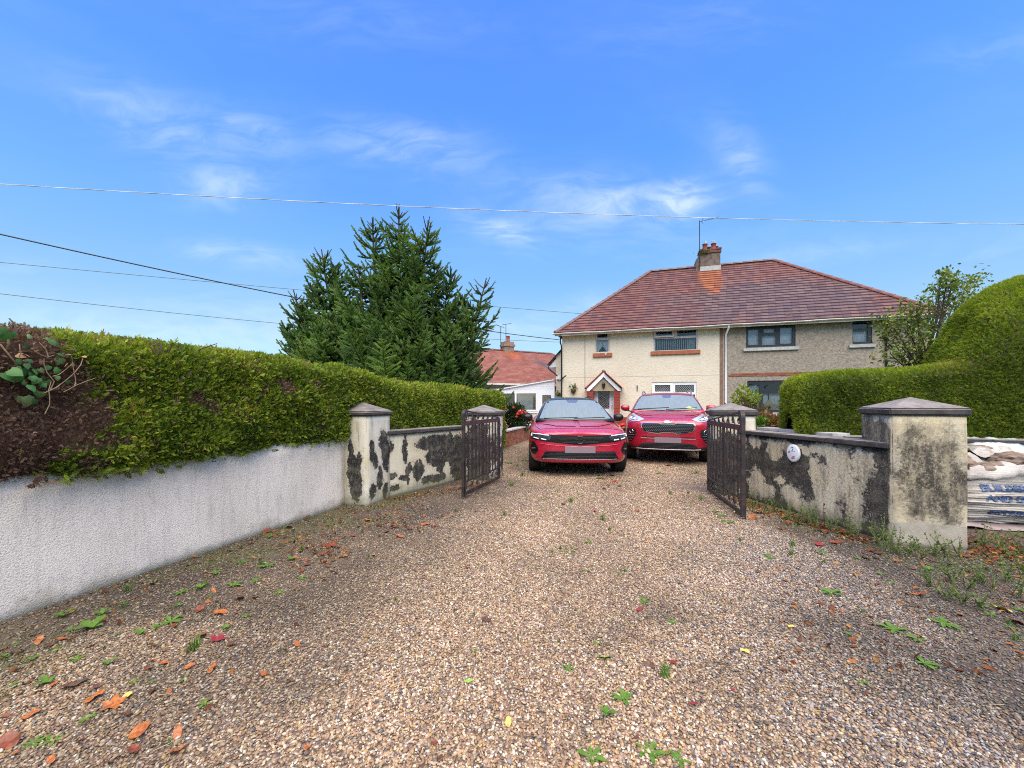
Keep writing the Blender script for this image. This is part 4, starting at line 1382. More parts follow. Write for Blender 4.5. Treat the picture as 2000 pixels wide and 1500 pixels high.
def hu(px, py, v=WV):
    r = (px - 1000) / FPX
    Y = (v + OD) / (SF * r + CF)
    x = r * Y
    return (x - HO.x) * CF - (Y - HO.y) * SF, EYE + (HZ - py) / FPX * Y


def rect(x0, x1, y0, y1, v=WV):
    """pixel rectangle -> (u0,u1,z0,z1) on the plane at depth v"""
    u0, za = hu(x0, y1, v)
    u1, zb = hu(x1, y1, v)
    zc, zd = hu(x0, y0, v)[1], hu(x1, y0, v)[1]
    return u0, u1, (za + zb) / 2, (zc + zd) / 2


def facade(u0, u1, z0, z1, holes, v, deep=0.11, mi=0):
    """a wall face with real openings and reveals"""
    mb = MB()
    us = sorted({u0, u1, *[h[0] for h in holes], *[h[1] for h in holes]})
    zs = sorted({z0, z1, *[h[2] for h in holes], *[h[3] for h in holes]})
    us = [u for u in us if u0 <= u <= u1]
    zs = [z for z in zs if z0 <= z <= z1]
    for i in range(len(us) - 1):
        for j in range(len(zs) - 1):
            cu, cz = (us[i] + us[i + 1]) / 2, (zs[j] + zs[j + 1]) / 2
            if any(h[0] < cu < h[1] and h[2] < cz < h[3] for h in holes):
                continue
            mb.add([(us[i], v, zs[j]), (us[i + 1], v, zs[j]), (us[i + 1], v, zs[j + 1]), (us[i], v, zs[j + 1])], [(0, 1, 2, 3)], mi=mi)
    for a, b, c, d in holes:
        w = v + deep
        mb.add([(a, v, c), (a, v, d), (a, w, d), (a, w, c)], [(0, 1, 2, 3)], mi=mi)
        mb.add([(b, v, d), (b, v, c), (b, w, c), (b, w, d)], [(0, 1, 2, 3)], mi=mi)
        mb.add([(a, v, d), (b, v, d), (b, w, d), (a, w, d)], [(0, 1, 2, 3)], mi=mi)
        mb.add([(b, v, c), (a, v, c), (a, w, c), (b, w, c)], [(0, 1, 2, 3)], mi=mi)
    return mb


def win(parent, box, panes, m, v, label=None, name='window', depth=.06, open_top=None, lead=None, room=None):
    """window > frame bars (its own mesh), panes, leads; panes given in fractions of the box (x0,x1,z0,z1)"""
    u0, u1, z0, z1 = box
    P = [(u0 + (u1 - u0) * a, u0 + (u1 - u0) * b, z0 + (z1 - z0) * c, z0 + (z1 - z0) * d) for a, b, c, d in panes]
    fr = facade(u0, u1, z0, z1, P, v, depth)
    w = fr.build(name, m, parent, label=label)
    for k, (a, b, c, d) in enumerate(P):
        pn = MB().add([(a, v + .035, c), (b, v + .035, c), (b, v + .035, d), (a, v + .035, d)], [(0, 1, 2, 3)]).build('pane', M['glass'], w)
        if lead and k in lead:
            mb = MB()
            n = max(2, round((b - a) / .085))
            st = (b - a) / n
            nz = max(2, round((d - c) / (st * 1.5)))
            sz = (d - c) / nz
            for i in range(n):
                for j in range(nz):
                    x, z = a + st * i, c + sz * j
                    mb.bar((x, v + .030, z), (x + st, v + .030, z + sz), .010, .004, up=(0, 1, 0))
                    mb.bar((x + st, v + .028, z), (x, v + .028, z + sz), .010, .004, up=(0, 1, 0))
            mb.build('lead_lattice', M['leadcame'], w)
    if room:
        a, b, c, d = u0 - .3, u1 + .3, z0 - .3, z1 + .2
        mb = MB()
        w2 = v + 1.6
        mb.add([(a, w2, c), (b, w2, c), (b, w2, d), (a, w2, d)], [(0, 1, 2, 3)])
        mb.add([(a, v + .07, c), (a, w2, c), (a, w2, d), (a, v + .07, d)], [(0, 1, 2, 3)])
        mb.add([(b, v + .07, c), (b, w2, c), (b, w2, d), (b, v + .07, d)], [(0, 1, 2, 3)])
        mb.add([(a, v + .07, d), (b, v + .07, d), (b, w2, d), (a, w2, d)], [(0, 1, 2, 3)])
        mb.add([(a, v + .07, c), (b, v + .07, c), (b, w2, c), (a, w2, c)], [(0, 1, 2, 3)])
        mb.build('room', room, w)
    return w


def drape(parent, u0, u1, z0, z1, v, m, folds=6, amp=.025, name='curtain', gather=None):
    n = folds * 6
    vs, fs = [], []
    for j, z in enumerate((z0, (z0 + z1) / 2, z1)):
        for i in range(n + 1):
            t_ = i / n
            u = u0 + (u1 - u0) * t_
            if gather is not None and j == 0:
                u = gather + (u - gather) * .35
            vs.append((u, v + amp * math.sin(t_ * folds * 6.283 + .5 * j), z))
    for j in range(2):
        for i in range(n):
            a = j * (n + 1) + i
            fs.append((a, a + 1, a + n + 2, a + n + 1))
    return MB().add(vs, fs, True).build(name, m, parent)


def hip_roof_tiles(name, parent, W_, D_, z0, z1, m, gauge, tw, over=0.0, sides=(0, 1, 2, 3), thick=.02):
    """tile courses laid one by one on the four slopes of a hipped roof (eaves rectangle 0..W_, 0..D_)"""
    a = D_ / 2
    V, F, rn = [], [], []
    k = 0
    for side in sides:
        L = W_ if side in (0, 2) else D_
        run = math.hypot(a, z1 - z0)
        n = int(run / gauge)
        for j in range(n + 1):
            s0, s1 = j * gauge / run, min(1.0, (j * gauge + gauge * 1.25) / run)
            if s0 >= 1:
                break
            lo, hi = a * s0, L - a * s0
            off = (j % 2) * tw / 2
            nt = int((hi - lo + off) / tw) + 1
            for i in range(nt):
                x0, x1 = lo - off + i * tw, lo - off + (i + 1) * tw - .005
                x0c, x1c = max(x0, lo), min(x1, hi)
                if x1c - x0c < .02:
                    continue
                lift = rng.uniform(0, .006)
                jr = rng.normal(0, .003)
                for (x, s, h) in ((x0c, s0, thick + lift), (x1c, s0, thick + lift * .5), (x1c, s1, .002), (x0c, s1, .002), (x0c, s0, -.012), (x1c, s0, -.012)):
                    if s == s1:
                        x = min(max(x, a * s1), L - a * s1)
                    d = a * s + jr * (s == s0)
                    z = z0 + (z1 - z0) * s + h
                    V.append({0: (x, d, z), 2: (L - x, D_ - d, z), 1: (W_ - d, x, z), 3: (d, L - x, z)}[side])
                F += [(k, k + 1, k + 2, k + 3), (k + 4, k + 5, k + 1, k)]
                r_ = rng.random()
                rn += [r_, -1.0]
                k += 6
    me = mesh_np(name, V, F, {'rnd': ('FACE', rn)})
    return link(name, me, m, parent, kind='stuff')


def halfround(L, r=.11, k=7):
    vs, fs = [], []
    for x, rr in ((0, r * 1.12), (.05, r * 1.12), (.052, r), (L, r * .96)):
        for i in range(k):
            a = math.pi * i / (k - 1)
            vs.append((x, rr * math.cos(a), rr * math.sin(a) - .02))
    for j in range(3):
        for i in range(k - 1):
            p = j * k + i
            fs.append((p, p + 1, p + k + 1, p + k))
    fs.append(tuple(range(k - 1, -1, -1)))
    return MB().add(vs, fs, True).mesh('ridge_tile')


def ridge_line(parent, a, b, me, L, m):
    a, b = Vector(a), Vector(b)
    d = b - a
    n = max(1, int(d.length / L))
    q = d.to_track_quat('X', 'Z')
    for k in range(n):
        o = link('ridge_tile', me, m, parent, a + d * (k / n))
        o.rotation_mode = 'QUATERNION'
        o.rotation_quaternion = q
        o.scale = (d.length / n / L * 1.02, 1, 1)


def house():
    M['leadcame'] = mat('lead_came', (0.36, 0.36, 0.35), 0.5)[0]
    room = mat('dim_room', (0.055, 0.05, 0.045), 0.9)[0]
    net = rough_mat('net_curtain', (0.68, 0.71, 0.71), (0.80, 0.82, 0.81), 6, .1, 30)
    H = thing('semi_detached_house', 'two-storey pair of hipped red-roofed houses, one half cream render, the other grey pebbledash', 'house', HO, -TH)
    party = hu(1413, 700)[0]
    uL = hu(1098, 700)[0]
    uR = HW - uL
    top = EAVE - .06
    # openings
    w1 = rect(1162.5, 1190.5, 649, 688.5)
    w2 = rect(1276, 1363.5, 643, 685)
    w3 = rect(1273, 1360.5, 746, 818)
    dr = rect(1158.5, 1199.5, 759, 842)
    dr = (dr[0], dr[1], 0.0, dr[3])
    w4 = rect(1457, 1554, 636, 677.5)
    w5 = rect(1665, 1703.5, 626, 671.5)
    w6 = rect(1459.5, 1562, 743, 805.5)
    w7 = (w5[0] - .1, w5[1], .9, 2.1)
    facade(uL, party, -.1, top, [w1, w2, w3, dr], WV).build('wall', M['cream_wall'], H, label='cream swirled render front wall')
    facade(party + .004, uR, -.1, top, [w4, w5, w6, w7], WV).build('wall', M['pebbledash'], H, label='grey pebbledash front wall')
    mb = MB()
    mb.add([(uL, WV, -.1), (uL, HD - WV, -.1), (uL, HD - WV, top), (uL, WV, top)], [(3, 2, 1, 0)])
    mb.add([(uL, HD - WV, -.1), (party, HD - WV, -.1), (party, HD - WV, top), (uL, HD - WV, top)], [(0, 1, 2, 3)])
    mb.build('side_wall', M['cream_wall'], H)
    mb = MB()
    mb.add([(uR, WV, -.1), (uR, HD - WV, -.1), (uR, HD - WV, top), (uR, WV, top)], [(0, 1, 2, 3)])
    mb.add([(party, HD - WV, -.1), (uR, HD - WV, -.1), (uR, HD - WV, top), (party, HD - WV, top)], [(0, 1, 2, 3)])
    mb.build('side_wall', M['pebbledash'], H)
    # red painted plinth, standing proud
    zp = hu(1225, 815)[1]
    pl1 = MB().box(uL - .02, dr[0] - .30, WV - .03, WV + .02, -.05, zp)
    pl1.box(dr[1] + .30, party, WV - .03, WV + .02, -.05, zp)
    pl1.build('plinth', M['red_paint'], H)
    # brown strip at the party line, expansion joint, horizontal joint
    MB().box(party - .16, party - .02, WV - .008, WV + .02, -.05, top).build('corner_strip', rough_mat('brown_edge', (0.20, 0.11, 0.075), (0.27, 0.17, 0.12), 5, .2, 40), H)
    uj = hu(1142.5, 700)[0]
    zj = hu(1142.5, 757)[1]
    jm = rough_mat('tan_joint', (0.40, 0.34, 0.25), (0.33, 0.28, 0.20), 6, .2, 60)  # joint strip a darker tan than the render
    MB().box(uj - .018, uj + .018, WV - .006, WV + .01, zj, top).build('expansion_joint', jm, H)
    zl = hu(1250, 735)[1]
    MB().box(uL, party - .16, WV - .004, WV + .01, zl - .008, zl + .008).build('render_seam', rough_mat('seam', (0.50, 0.44, 0.33), (0.44, 0.38, 0.28), 6, .2, 60), H)
    # roof
    sl_ = MB()
    a = HD / 2
    sl_.add([(0, 0, EAVE), (HW, 0, EAVE), (HW, HD, EAVE), (0, HD, EAVE), (a, a, RIDGE), (HW - a, a, RIDGE)], [(0, 1, 5, 4), (1, 2, 5), (2, 3, 4, 5), (3, 0, 4)])
    roof = sl_.build('roof', rough_mat('roof_underlay', (.05, .03, .03), (.06, .04, .04)), H)
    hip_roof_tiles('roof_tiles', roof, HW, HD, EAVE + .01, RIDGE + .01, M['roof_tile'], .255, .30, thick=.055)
    rt = halfround(.45)
    up = .05
    A_, B_ = (a, a, RIDGE + up), (HW - a, a, RIDGE + up)
    ridge_line(roof, A_, B_, rt, .45, M['ridge'])
    ridge_line(roof, (0.02, 0.02, EAVE + up), A_, rt, .45, M['ridge'])
    ridge_line(roof, (HW - .02, .02, EAVE + up), B_, rt, .45, M['ridge'])
    ridge_line(roof, (HW - .02, HD - .02, EAVE + up), B_, rt, .45, M['ridge'])
    ridge_line(roof, (.02, HD - .02, EAVE + up), A_, rt, .45, M['ridge'])
    # a few slipped tiles
    slip = MB().add([(0, 0, .05), (.24, .01, .065), (.24, .18, .19), (0, .17, .18)], [(0, 1, 2, 3)]).mesh('slipped_tile')
    for px, py in ((1148, 633), (1192, 607), (1310, 537), (1475, 588), (1492, 612), (1558, 609), (1534, 618), (1590, 620), (1575, 558), (1694, 585)):
        for v in np.arange(0.05, 4.6, .02):
            u, z = hu(px, py, v)
            if z <= EAVE + (RIDGE - EAVE) * v / a + .03:
                link('slipped_tile', slip, rough_mat('slipped', (.03, .02, .02), (.16, .07, .05), 3) if not slip.materials else None, roof, (u, v, EAVE + (RIDGE - EAVE) * v / a))
                break
    # soffit, fascia, gutter, pipes
    MB().box(0.03, HW - .03, .02, WV + .02, EAVE - .07, EAVE - .05).build('soffit', M['gutter'], H)
    MB().box(0.01, HW - .01, .0, .02, EAVE - .14, EAVE - .01).build('fascia', M['gutter'], H)
    gt = MB()
    L0, L1, k = -.08, HW + .08, 7
    vs, fs = [], []
    for x in np.linspace(L0, L1, 30):
        sag = .012 * math.sin(x * 1.7) + .006 * math.sin(x * 5)
        for rr in (.060, .052):
            for i in range(k):
                aa = math.pi + math.pi * i / (k - 1)
                vs.append((x, -.055 + rr * math.cos(aa), EAVE - .015 + sag + rr * math.sin(aa)))
    for j in range(29):
        for i in range(k - 1):
            p = j * 2 * k + i
            fs += [(p, p + 1, p + 2 * k + 1, p + 2 * k), (p + k + 1, p + k, p + 3 * k, p + 3 * k + 1)]
        fs.append((j * 2 * k, (j + 1) * 2 * k, (j + 1) * 2 * k + k, j * 2 * k + k))
    gt.add(vs, fs, True)
    gt.build('gutter', M['gutter'], H)
    up_, _ = hu(1417.5, 700, WV - .06)
    MB().tube([(up_ + .06, -.05, EAVE - .06), (up_ + .06, -.03, EAVE - .16), (up_, WV - .07, EAVE - .42), (up_, WV - .07, 2.5), (up_, WV - .07, .0)], .042, 8).build('drainpipe', M['white_pvc'], H, label='white drainpipe between the two halves')
    MB().tube([(uL - .03, -.02, EAVE - .06), (uL - .05, .15, EAVE - .22), (uL - .06, .2, EAVE - .45), (uL - .02, WV - .05, EAVE - .62), (uL - .02, WV - .05, .0)], .036, 8).build('drainpipe', M['black_plastic'], H, label='black drainpipe at the cream corner')
    pu_ = hu(1731, 660, WV - .06)[0]
    MB().tube([(pu_, -.03, EAVE - .08), (pu_, WV - .06, EAVE - .40), (pu_, WV - .06, .0)], .038, 8).build('drainpipe', M['black_plastic'], H, label='black drainpipe on the grey half behind the small tree')
    # windows ------------------------------------------------------------------
    cf, vf = M['cream_pvc'], WV + .045

    def sill(px0, px1, y0, y1, m, parent):
        u0, u1, z0, z1 = rect(px0, px1, y0, y1, WV - .08)
        me = MB().box(u0, u1, WV - .09, WV + .06, z0, z1).mesh('sill')
        bevel_mesh(me, .012, 2)
        return link('sill', me, m, parent)
    w = win(H, w1, [(.14, .86, .72, .93), (.08, .92, .04, .62)], cf, vf, 'small upper window over the porch', room=room)
    sill(1158, 1195.5, 689.5, 697, M['terracotta'], w)
    u0, u1, z0, z1 = w1
    drape(w, u0 + .05, u0 + .05 + (u1 - u0) * .42, z0 + .05, z0 + (z1 - z0) * .62, vf + .12, net, 4, .012, gather=u0 + .03)
    drape(w, u1 - .05 - (u1 - u0) * .42, u1 - .05, z0 + .05, z0 + (z1 - z0) * .62, vf + .12, net, 4, .012, gather=u1 - .03)
    hx, hz = hu(1183, 691.5, WV - .10)
    hp = [(hx + .045 * math.sin(t_) ** 3, hz + .0028 * (13 * math.cos(t_) - 5 * math.cos(2 * t_) - 2 * math.cos(3 * t_) - math.cos(4 * t_))) for t_ in np.linspace(0, 6.28, 20)[:-1]]
    MB().prism(hp, WV - .105, WV - .094).build('heart_ornament', M['white_pvc'], w)
    w = win(H, w2, [(.05, .44, .68, .93), (.54, .96, .68, .93), (.03, .965, .04, .58)], cf, vf, 'wide upper window with vertical blinds', room=room)
    sill(1271, 1368, 684.5, 692, M['terracotta'], w)
    u0, u1, z0, z1 = w2
    # the left top light stands ajar
    a_, b_, c_, d_ = u0 + (u1 - u0) * .015, u0 + (u1 - u0) * .475, z0 + (z1 - z0) * .645, z0 + (z1 - z0) * .97
    mb = facade(a_, b_, c_, d_, [(a_ + .10, b_ - .10, c_ + .08, d_ - .06)], vf - .015, .03)
    mb2 = MB()
    for v_ in mb.v:
        mb2.v.append((v_[0], v_[1] - (d_ - v_[2]) * .32, v_[2]))
    mb2.f, mb2.sm, mb2.mi = mb.f, mb.sm, mb.mi
    mb2.build('open_vent', cf, w)
    nb_ = 22
    bz0, bz1 = z0 + .05, z0 + (z1 - z0) * .58
    for k_ in range(nb_):
        x = u0 + .10 + (u1 - u0 - .22) * k_ / (nb_ - 1)
        mb = MB()
        mb.add([(x - .018, vf + .10, bz0), (x + .02, vf + .16, bz0), (x + .02, vf + .16, bz1), (x - .018, vf + .10, bz1)], [(0, 1, 2, 3)])
        mb.build('blind_slat', net, w)
    drape(w, u1 - .42, u1 - .1, bz0, bz1, vf + .2, rough_mat('green_curtain', (.32, .38, .34), (.4, .45, .41), 5, .1), 4, .02)
    w = win(H, w3, [(.07, .44, .72, .92), (.53, .95, .72, .92), (.03, .97, .04, .66)], M['white_pvc'], vf, 'wide lower window with leaded top lights behind the far car', lead=(0, 1), room=room)
    u0, u1, z0, z1 = w3
    a_, b_, c_, d_ = u0 + .02, u0 + (u1 - u0) * .475, z0 + (z1 - z0) * .685, z0 + (z1 - z0) * .965
    mb = facade(a_, b_, c_, d_, [(a_ + .10, b_ - .10, c_ + .09, d_ - .07)], vf - .015, .03)
    mb2 = MB()
    for v_ in mb.v:
        mb2.v.append((v_[0], v_[1] - (d_ - v_[2]) * .30, v_[2]))
    mb2.f, mb2.sm, mb2.mi = mb.f, mb.sm, mb.mi
    mb2.build('open_vent', M['white_pvc'], w)
    drape(w, u0 + .05, u1 - .05, z0 + .08, z0 + (z1 - z0) * .66, vf + .18, net, 10, .02, 'net_curtain')
    dk = M['dark_pvc']
    w = win(H, w4, [(.05, .27, .13, .86), (.34, .62, .10, .56), (.37, .59, .68, .86), (.70, .945, .13, .88)], dk, vf, 'dark three-light upper window of the grey half', room=room)
    sill(1452, 1561, 678.5, 684.5, M['lead'], w)
    u0, u1, z0, z1 = w4
    drape(w, u0 + .1, u1 - .1, z0 + .05, z1 - .1, vf + .16, net, 14, .012, 'net_curtain')
    w = win(H, w5, [(.06, .80, .10, .56), (.06, .80, .66, .92)], dk, vf, 'small dark upper window of the grey half', room=room)
    sill(1659, 1711, 672.5, 678.5, M['lead'], w)
    u0, u1, z0, z1 = w5
    drape(w, u0 + .05, u1 - .1, z0 + .05, z0 + (z1 - z0) * .58, vf + .16, net, 8, .012, 'net_curtain')
    w = win(H, w6, [(.04, .24, .07, .90), (.31, .70, .08, .60), (.33, .69, .70, .90), (.77, .97, .07, .90)], dk, vf, 'dark lower window of the grey half with net curtains', room=room)
    sill(1455, 1566, 806, 812, M['lead'], w)
    u0, u1, z0, z1 = w6
    drape(w, u0 + .08, u0 + (u1 - u0) * .27, z0 + .05, z1 - .08, vf + .16, net, 6, .02, 'net_curtain')
    drape(w, u0 + (u1 - u0) * .30, u0 + (u1 - u0) * .425, z0 + .05, z0 + (z1 - z0) * .62, vf + .16, net, 4, .02, 'net_curtain')
    drape(w, u0 + (u1 - u0) * .455, u0 + (u1 - u0) * .72, z0 + .05, z0 + (z1 - z0) * .62, vf + .16, net, 4, .02, 'net_curtain')
    drape(w, u0 + (u1 - u0) * .80, u1 - .05, z0 + .05, z1 - .08, vf + .16, net, 4, .02, 'net_curtain')
    win(H, w7, [(.05, .95, .06, .94)], dk, vf, 'hidden lower window', room=room)
    # brick band across the grey half: two courses, brick by brick
    bu0, bz = hu(1423, 735.5)[0], hu(1423, 735.5)[1]
    bm0 = MB().box(0, .215, -.0, .05, 0, .065).mesh('brick')
    bevel_mesh(bm0, .004)
    bm0.materials.append(M['brick_red'])
    band = MB().box(bu0, uR, WV - .006, WV + .02, bz - .01, bz + .16).build('string_course', M['mortar'], H)
    for r in range(2):
        x = bu0 + (.11 if r else 0)
        while x < uR - .25:
            link('brick', bm0, None, band, (x, WV - .022, bz + r * .078))
            x += .226
    # star in the grey half's lower window
    sx, sz = hu(1503, 796, vf + .045)
    r1 = .42
    pts = []
    for k_ in range(10):
        rr = r1 if k_ % 2 == 0 else r1 * .5
        aa = R(90) + k_ * R(36)
        pts.append((rr * math.cos(aa), rr * math.sin(aa)))
    ins = [(x * .26, z * .26) for x, z in pts]
    mb = MB()
    for y in (0, .03):
        vs = [(x, y, z) for x, z in pts] + [(x, y, z) for x, z in ins]
        mb.add(vs, [(i, (i + 1) % 10, (i + 1) % 10 + 10, i + 10) for i in range(10)])
    for L_ in (pts, ins):
        vs = [(x, 0, z) for x, z in L_] + [(x, .03, z) for x, z in L_]
        mb.add(vs, [(i, (i + 1) % 10, (i + 1) % 10 + 10, i + 10) for i in range(10)])
    stp = HO + Vector((CF * sx + SF * (vf + .045), -SF * sx + CF * (vf + .045), sz))
    so_ = mb.build('star_ornament', rough_mat('pale_wood', (.72, .53, .30), (.80, .62, .38), 12, .1), loc=stp, rz=-TH, label='pale wooden star with a cut-out centre standing in the dark lower window', cat='ornament')
    # porch ------------------------------------------------------------------
    pv = WV - .42
    pr = MB()
    ax, az = hu(1179, 725, pv)
    lx, lz = hu(1144.5, 757, pv)
    rx, rz = hu(1214, 757, pv)
    ez = (lz + rz) / 2
    th = .07
    for (x, s) in ((lx, -1), (rx, 1)):
        pr.add([(ax, pv - .05, az), (x, pv - .05, ez), (x, WV, ez), (ax, WV, az), (ax, pv - .05, az - th), (x, pv - .05, ez - th), (x, WV, ez - th), (ax, WV, az - th)],
               [(0, 1, 2, 3), (7, 6, 5, 4), (0, 4, 5, 1), (1, 5, 6, 2)])
    porch = pr.build('porch', M['red_paint'], H)
    rl = math.hypot(ax - lx, az - ez)
    tile = MB().box(-.09, .09, -.006, .14, 0, .02).mesh('tile')
    bevel_mesh(tile, .008)
    tile.materials.append(rough_mat('porch_tile', (.17, .045, .035), (.25, .075, .055), 5, .2))
    for s, x in ((-1, lx), (1, rx)):
        nrow = 7
        for i in range(nrow):
            t0 = i / nrow
            for k_ in range(4):
                yy = pv - .06 + k_ * .13
                o = link('tile', tile, None, porch, (x + (ax - x) * t0, yy, ez + (az - ez) * t0 + .008))
                o.rotation_euler = (0, 0, R(90) * 0)
                q = Vector((ax - x, 0, az - ez)).to_track_quat('X', 'Z')
                o.rotation_mode = 'QUATERNION'
                o.rotation_quaternion = q
                o.scale = (rl / nrow / .18 * 1.15, 1, 1)
    ridge = halfround(.3, .075)
    for k_ in range(2):
        o = link('ridge_tile', ridge, M['ridge'], porch, (ax, pv - .06 + k_ * .25, az + .01))
        o.rotation_euler = (0, 0, R(90))
    bw = .16
    for s, x in ((-1, lx), (1, rx)):
        mb = MB()
        d = Vector((ax - x, 0, az - ez)).normalized()
        nx = Vector((-d.z, 0, d.x)) if d.x > 0 else Vector((d.z, 0, -d.x))
        p0, p1 = Vector((x + .04 * (1 if s < 0 else -1), 0, ez - th)), Vector((ax, 0, az - th))
        mb.add([(p0.x, pv - .045, p0.z), (p1.x, pv - .045, p1.z), (p1.x, pv - .045, p1.z - bw * 1.35), (p0.x + .13 * (1 if s < 0 else -1), pv - .045, p0.z - .10), (p0.x, pv - .045, p0.z - .10),
                (p0.x, pv - .015, p0.z), (p1.x, pv - .015, p1.z), (p1.x, pv - .015, p1.z - bw * 1.35), (p0.x + .13 * (1 if s < 0 else -1), pv - .015, p0.z - .10), (p0.x, pv - .015, p0.z - .10)],
               [(0, 1, 2, 3, 4), (9, 8, 7, 6, 5), (0, 5, 6, 1), (1, 6, 7, 2), (2, 7, 8, 3), (3, 8, 9, 4), (4, 9, 5, 0)])
        mb.build('bargeboard', M['white_pvc'], porch)
    tz = hu(1179, 759, WV)[1]
    MB().add([(lx + .15, pv + .06, ez - th - .1), (rx - .15, pv + .06, ez - th - .1), (ax, pv + .06, az - th)], [(0, 1, 2)]).build('gable_panel', rough_mat('porch_gable', (.36, .30, .19), (.42, .35, .23), 6, .2), porch)
    for a0_, a1_ in ((1146.5, 1159), (1199, 1210)):
        u0, u1 = hu(a0_, 790, pv)[0], hu(a1_, 790, pv)[0]
        pm = MB().box(u0 + .015, u1 - .015, pv + .015, WV, -.05, ez - th - .05).build('porch_pillar', rough_mat('painted_joint', (.16, .03, .02), (.2, .04, .03), 5, .2), porch)
    bm1 = None
    for a0_, a1_ in ((1146.5, 1159), (1199, 1210)):
        u0, u1 = hu(a0_, 790, pv)[0], hu(a1_, 790, pv)[0]
        mb = MB()
        z = 0.0
        r = 0
        while z < ez - th - .12:
            e0 = rng.uniform(-.004, .004)
            mb.box(u0 + e0, u1 + e0, pv + e0, WV - .01, z, z + .065)
            z += .0755
            r += 1
        mb.build('brick_courses', M['red_paint'], porch, kind='stuff')
    # lantern
    qx, qz = hu(1179, 752, pv + .04)
    mb = MB().lathe([(.0, .16), (.03, .15), (.05, .10), (.085, .06), (.09, .045), (.055, -.13), (.02, -.17), (0, -.19)], 6, M=Matrix.Translation((qx, pv - .02, qz)), smooth=False)
    mb.box(qx - .02, qx + .02, pv - .02, pv + .06, qz + .10, qz + .14)
    mb.build('lantern', M['black_plastic'], porch)
    # front door in a white frame
    fw = win(H, (dr[0], dr[1], 0.02, dr[3]), [(.235, .775, .50, .945)], M['white_pvc'], WV + .06, 'white front door with a leaded glass panel', name='front_door', lead=(0,), room=room)
    MB().tube([(dr[1] - .11, WV + .03, 1.0), (dr[1] - .11, WV - .01, 1.02), (dr[1] - .11, WV - .01, 1.28), (dr[1] - .11, WV + .03, 1.3)], .012, 6).build('door_handle', M['chrome'], fw)
    MB().tube([(hu(1202, 800, pv)[0], pv - .06, .86), (hu(1197, 800, pv)[0], pv - .06, 1.18), (hu(1200, 800, pv)[0], pv, 1.2)], .012, 6).build('hand_rail', M['red_paint'], porch)
    MB().box(lx + .2, rx - .2, pv - .5, pv, -.05, .12).build('door_step', M['red_paint'], porch)
    # chimney ------------------------------------------------------------------
    cu, cv = 7.83, HD / 2
    cw, cd = .50, .42
    zt = 9.82
    ch = MB().box(cu - cw, cu + cw, cv - cd, cv + cd, 7.9, zt - .22)
    ch.build_ = None
    chimney = ch.build('chimney', M['chimney_render'], roof)
    MB().box(cu - cw - .02, cu + cw + .02, cv - cd - .03, cv + cd + .03, 8.35, RIDGE - .08).build('lead_flashing', M['lead'], roof)
    mb = MB().box(cu - cw - .22, cu - cw, cv - cd + .1, cv + cd + .5, 8.4, 9.32)
    mb.add([(cu - cw - .22, cv - cd + .1, 9.32), (cu - cw, cv - cd + .1, 9.62), (cu - cw, cv + cd + .5, 9.62), (cu - cw - .22, cv + cd + .5, 9.32)], [(0, 1, 2, 3)])
    mb.add([(cu - cw - .22, cv - cd + .1, 9.32), (cu - cw, cv - cd + .1, 9.32), (cu - cw, cv - cd + .1, 9.62)], [(0, 1, 2)])
    mb.build('chimney_shoulder', M['chimney_render'], roof)
    cb = rough_mat('chimney_brick', (.13, .06, .042), (.22, .10, .07), 9, .5, 30)
    mb = MB().box(cu - cw - .05, cu + cw + .05, cv - cd - .05, cv + cd + .05, zt - .22, zt - .145)
    mb.box(cu - cw - .02, cu + cw + .02, cv - cd - .02, cv + cd + .02, zt - .14, zt - .07)
    mb.box(cu - cw - .06, cu - .35, cv - cd - .06, cv + cd, zt - .065, zt + .02)
    mb.box(cu + .30, cu + cw + .06, cv - cd - .06, cv + cd, zt - .065, zt + .02)
    mb.box(cu - .34, cu + .29, cv - cd - .03, cv + cd, zt - .065, zt - .02)
    mb.build('chimney_brick_course', cb, roof)
    potm = rough_mat('clay_pot', (.26, .075, .05), (.33, .11, .075), 8, .2, 30)
    for qx_, qy_ in ((-.24, -.2), (.20, -.16), (-.02, .2), (.36, .2)):
        z0_ = zt - .04 if qy_ < 0 else zt - .10
        MB().lathe([(.12, 0), (.13, .05), (.115, .10), (.125, .36), (.145, .37), (.145, .40), (.10, .40), (.09, .1)], 14, M=Matrix.Translation((cu + qx_, cv + qy_, z0_))).build('chimney_pot', potm, roof)
        if qy_ < 0:
            mb = MB()
            for an in (0, R(90)):
                mb.tube([(cu + qx_ + .11 * math.cos(b_) * math.cos(an), cv + qy_ + .11 * math.cos(b_) * math.sin(an), z0_ + .39 + .19 * math.sin(b_)) for b_ in np.linspace(0, math.pi, 9)], .008, 5)
            mb.build('bird_guard', M['alloy'], roof)
    P = rng.normal(size=(140, 3)) * [.16, .05, .08] + [cu - .35, cv - cd - .06, zt - .16]
    link('chimney_weeds', sprig_mesh('chimney_weeds', P, rng.normal(size=(140, 3)) + [0, -.6, .6], np.full(140, .10), *SPRAY, {'rnd': rng.uniform(.3, 1, 140), 'dead': np.zeros(140)}), M['leaf_moss'], roof, kind='stuff')
    # aerial
    mx_, my_ = cu - cw - .05, cv - cd - .06
    mb = MB().tube([(mx_, my_, 8.9), (mx_, my_, 11.42)], .022, 6)
    mb.tube([(mx_, my_, 11.36), (mx_ + .95, my_ - .1, 11.44)], .012, 5)
    for k_ in range(8):
        x = mx_ + .34 + k_ * .085
        mb.tube([(x, my_ - .16, 11.40 + k_ * .006), (x, my_ + .06, 11.40 + k_ * .006)], .007, 4)
    mb.tube([(mx_ + .10, my_, 11.37), (mx_ + .20, my_, 11.56)], .012, 4)
    mb.tube([(mx_ + .10, my_, 11.37), (mx_ + .17, my_, 11.24)], .012, 4)
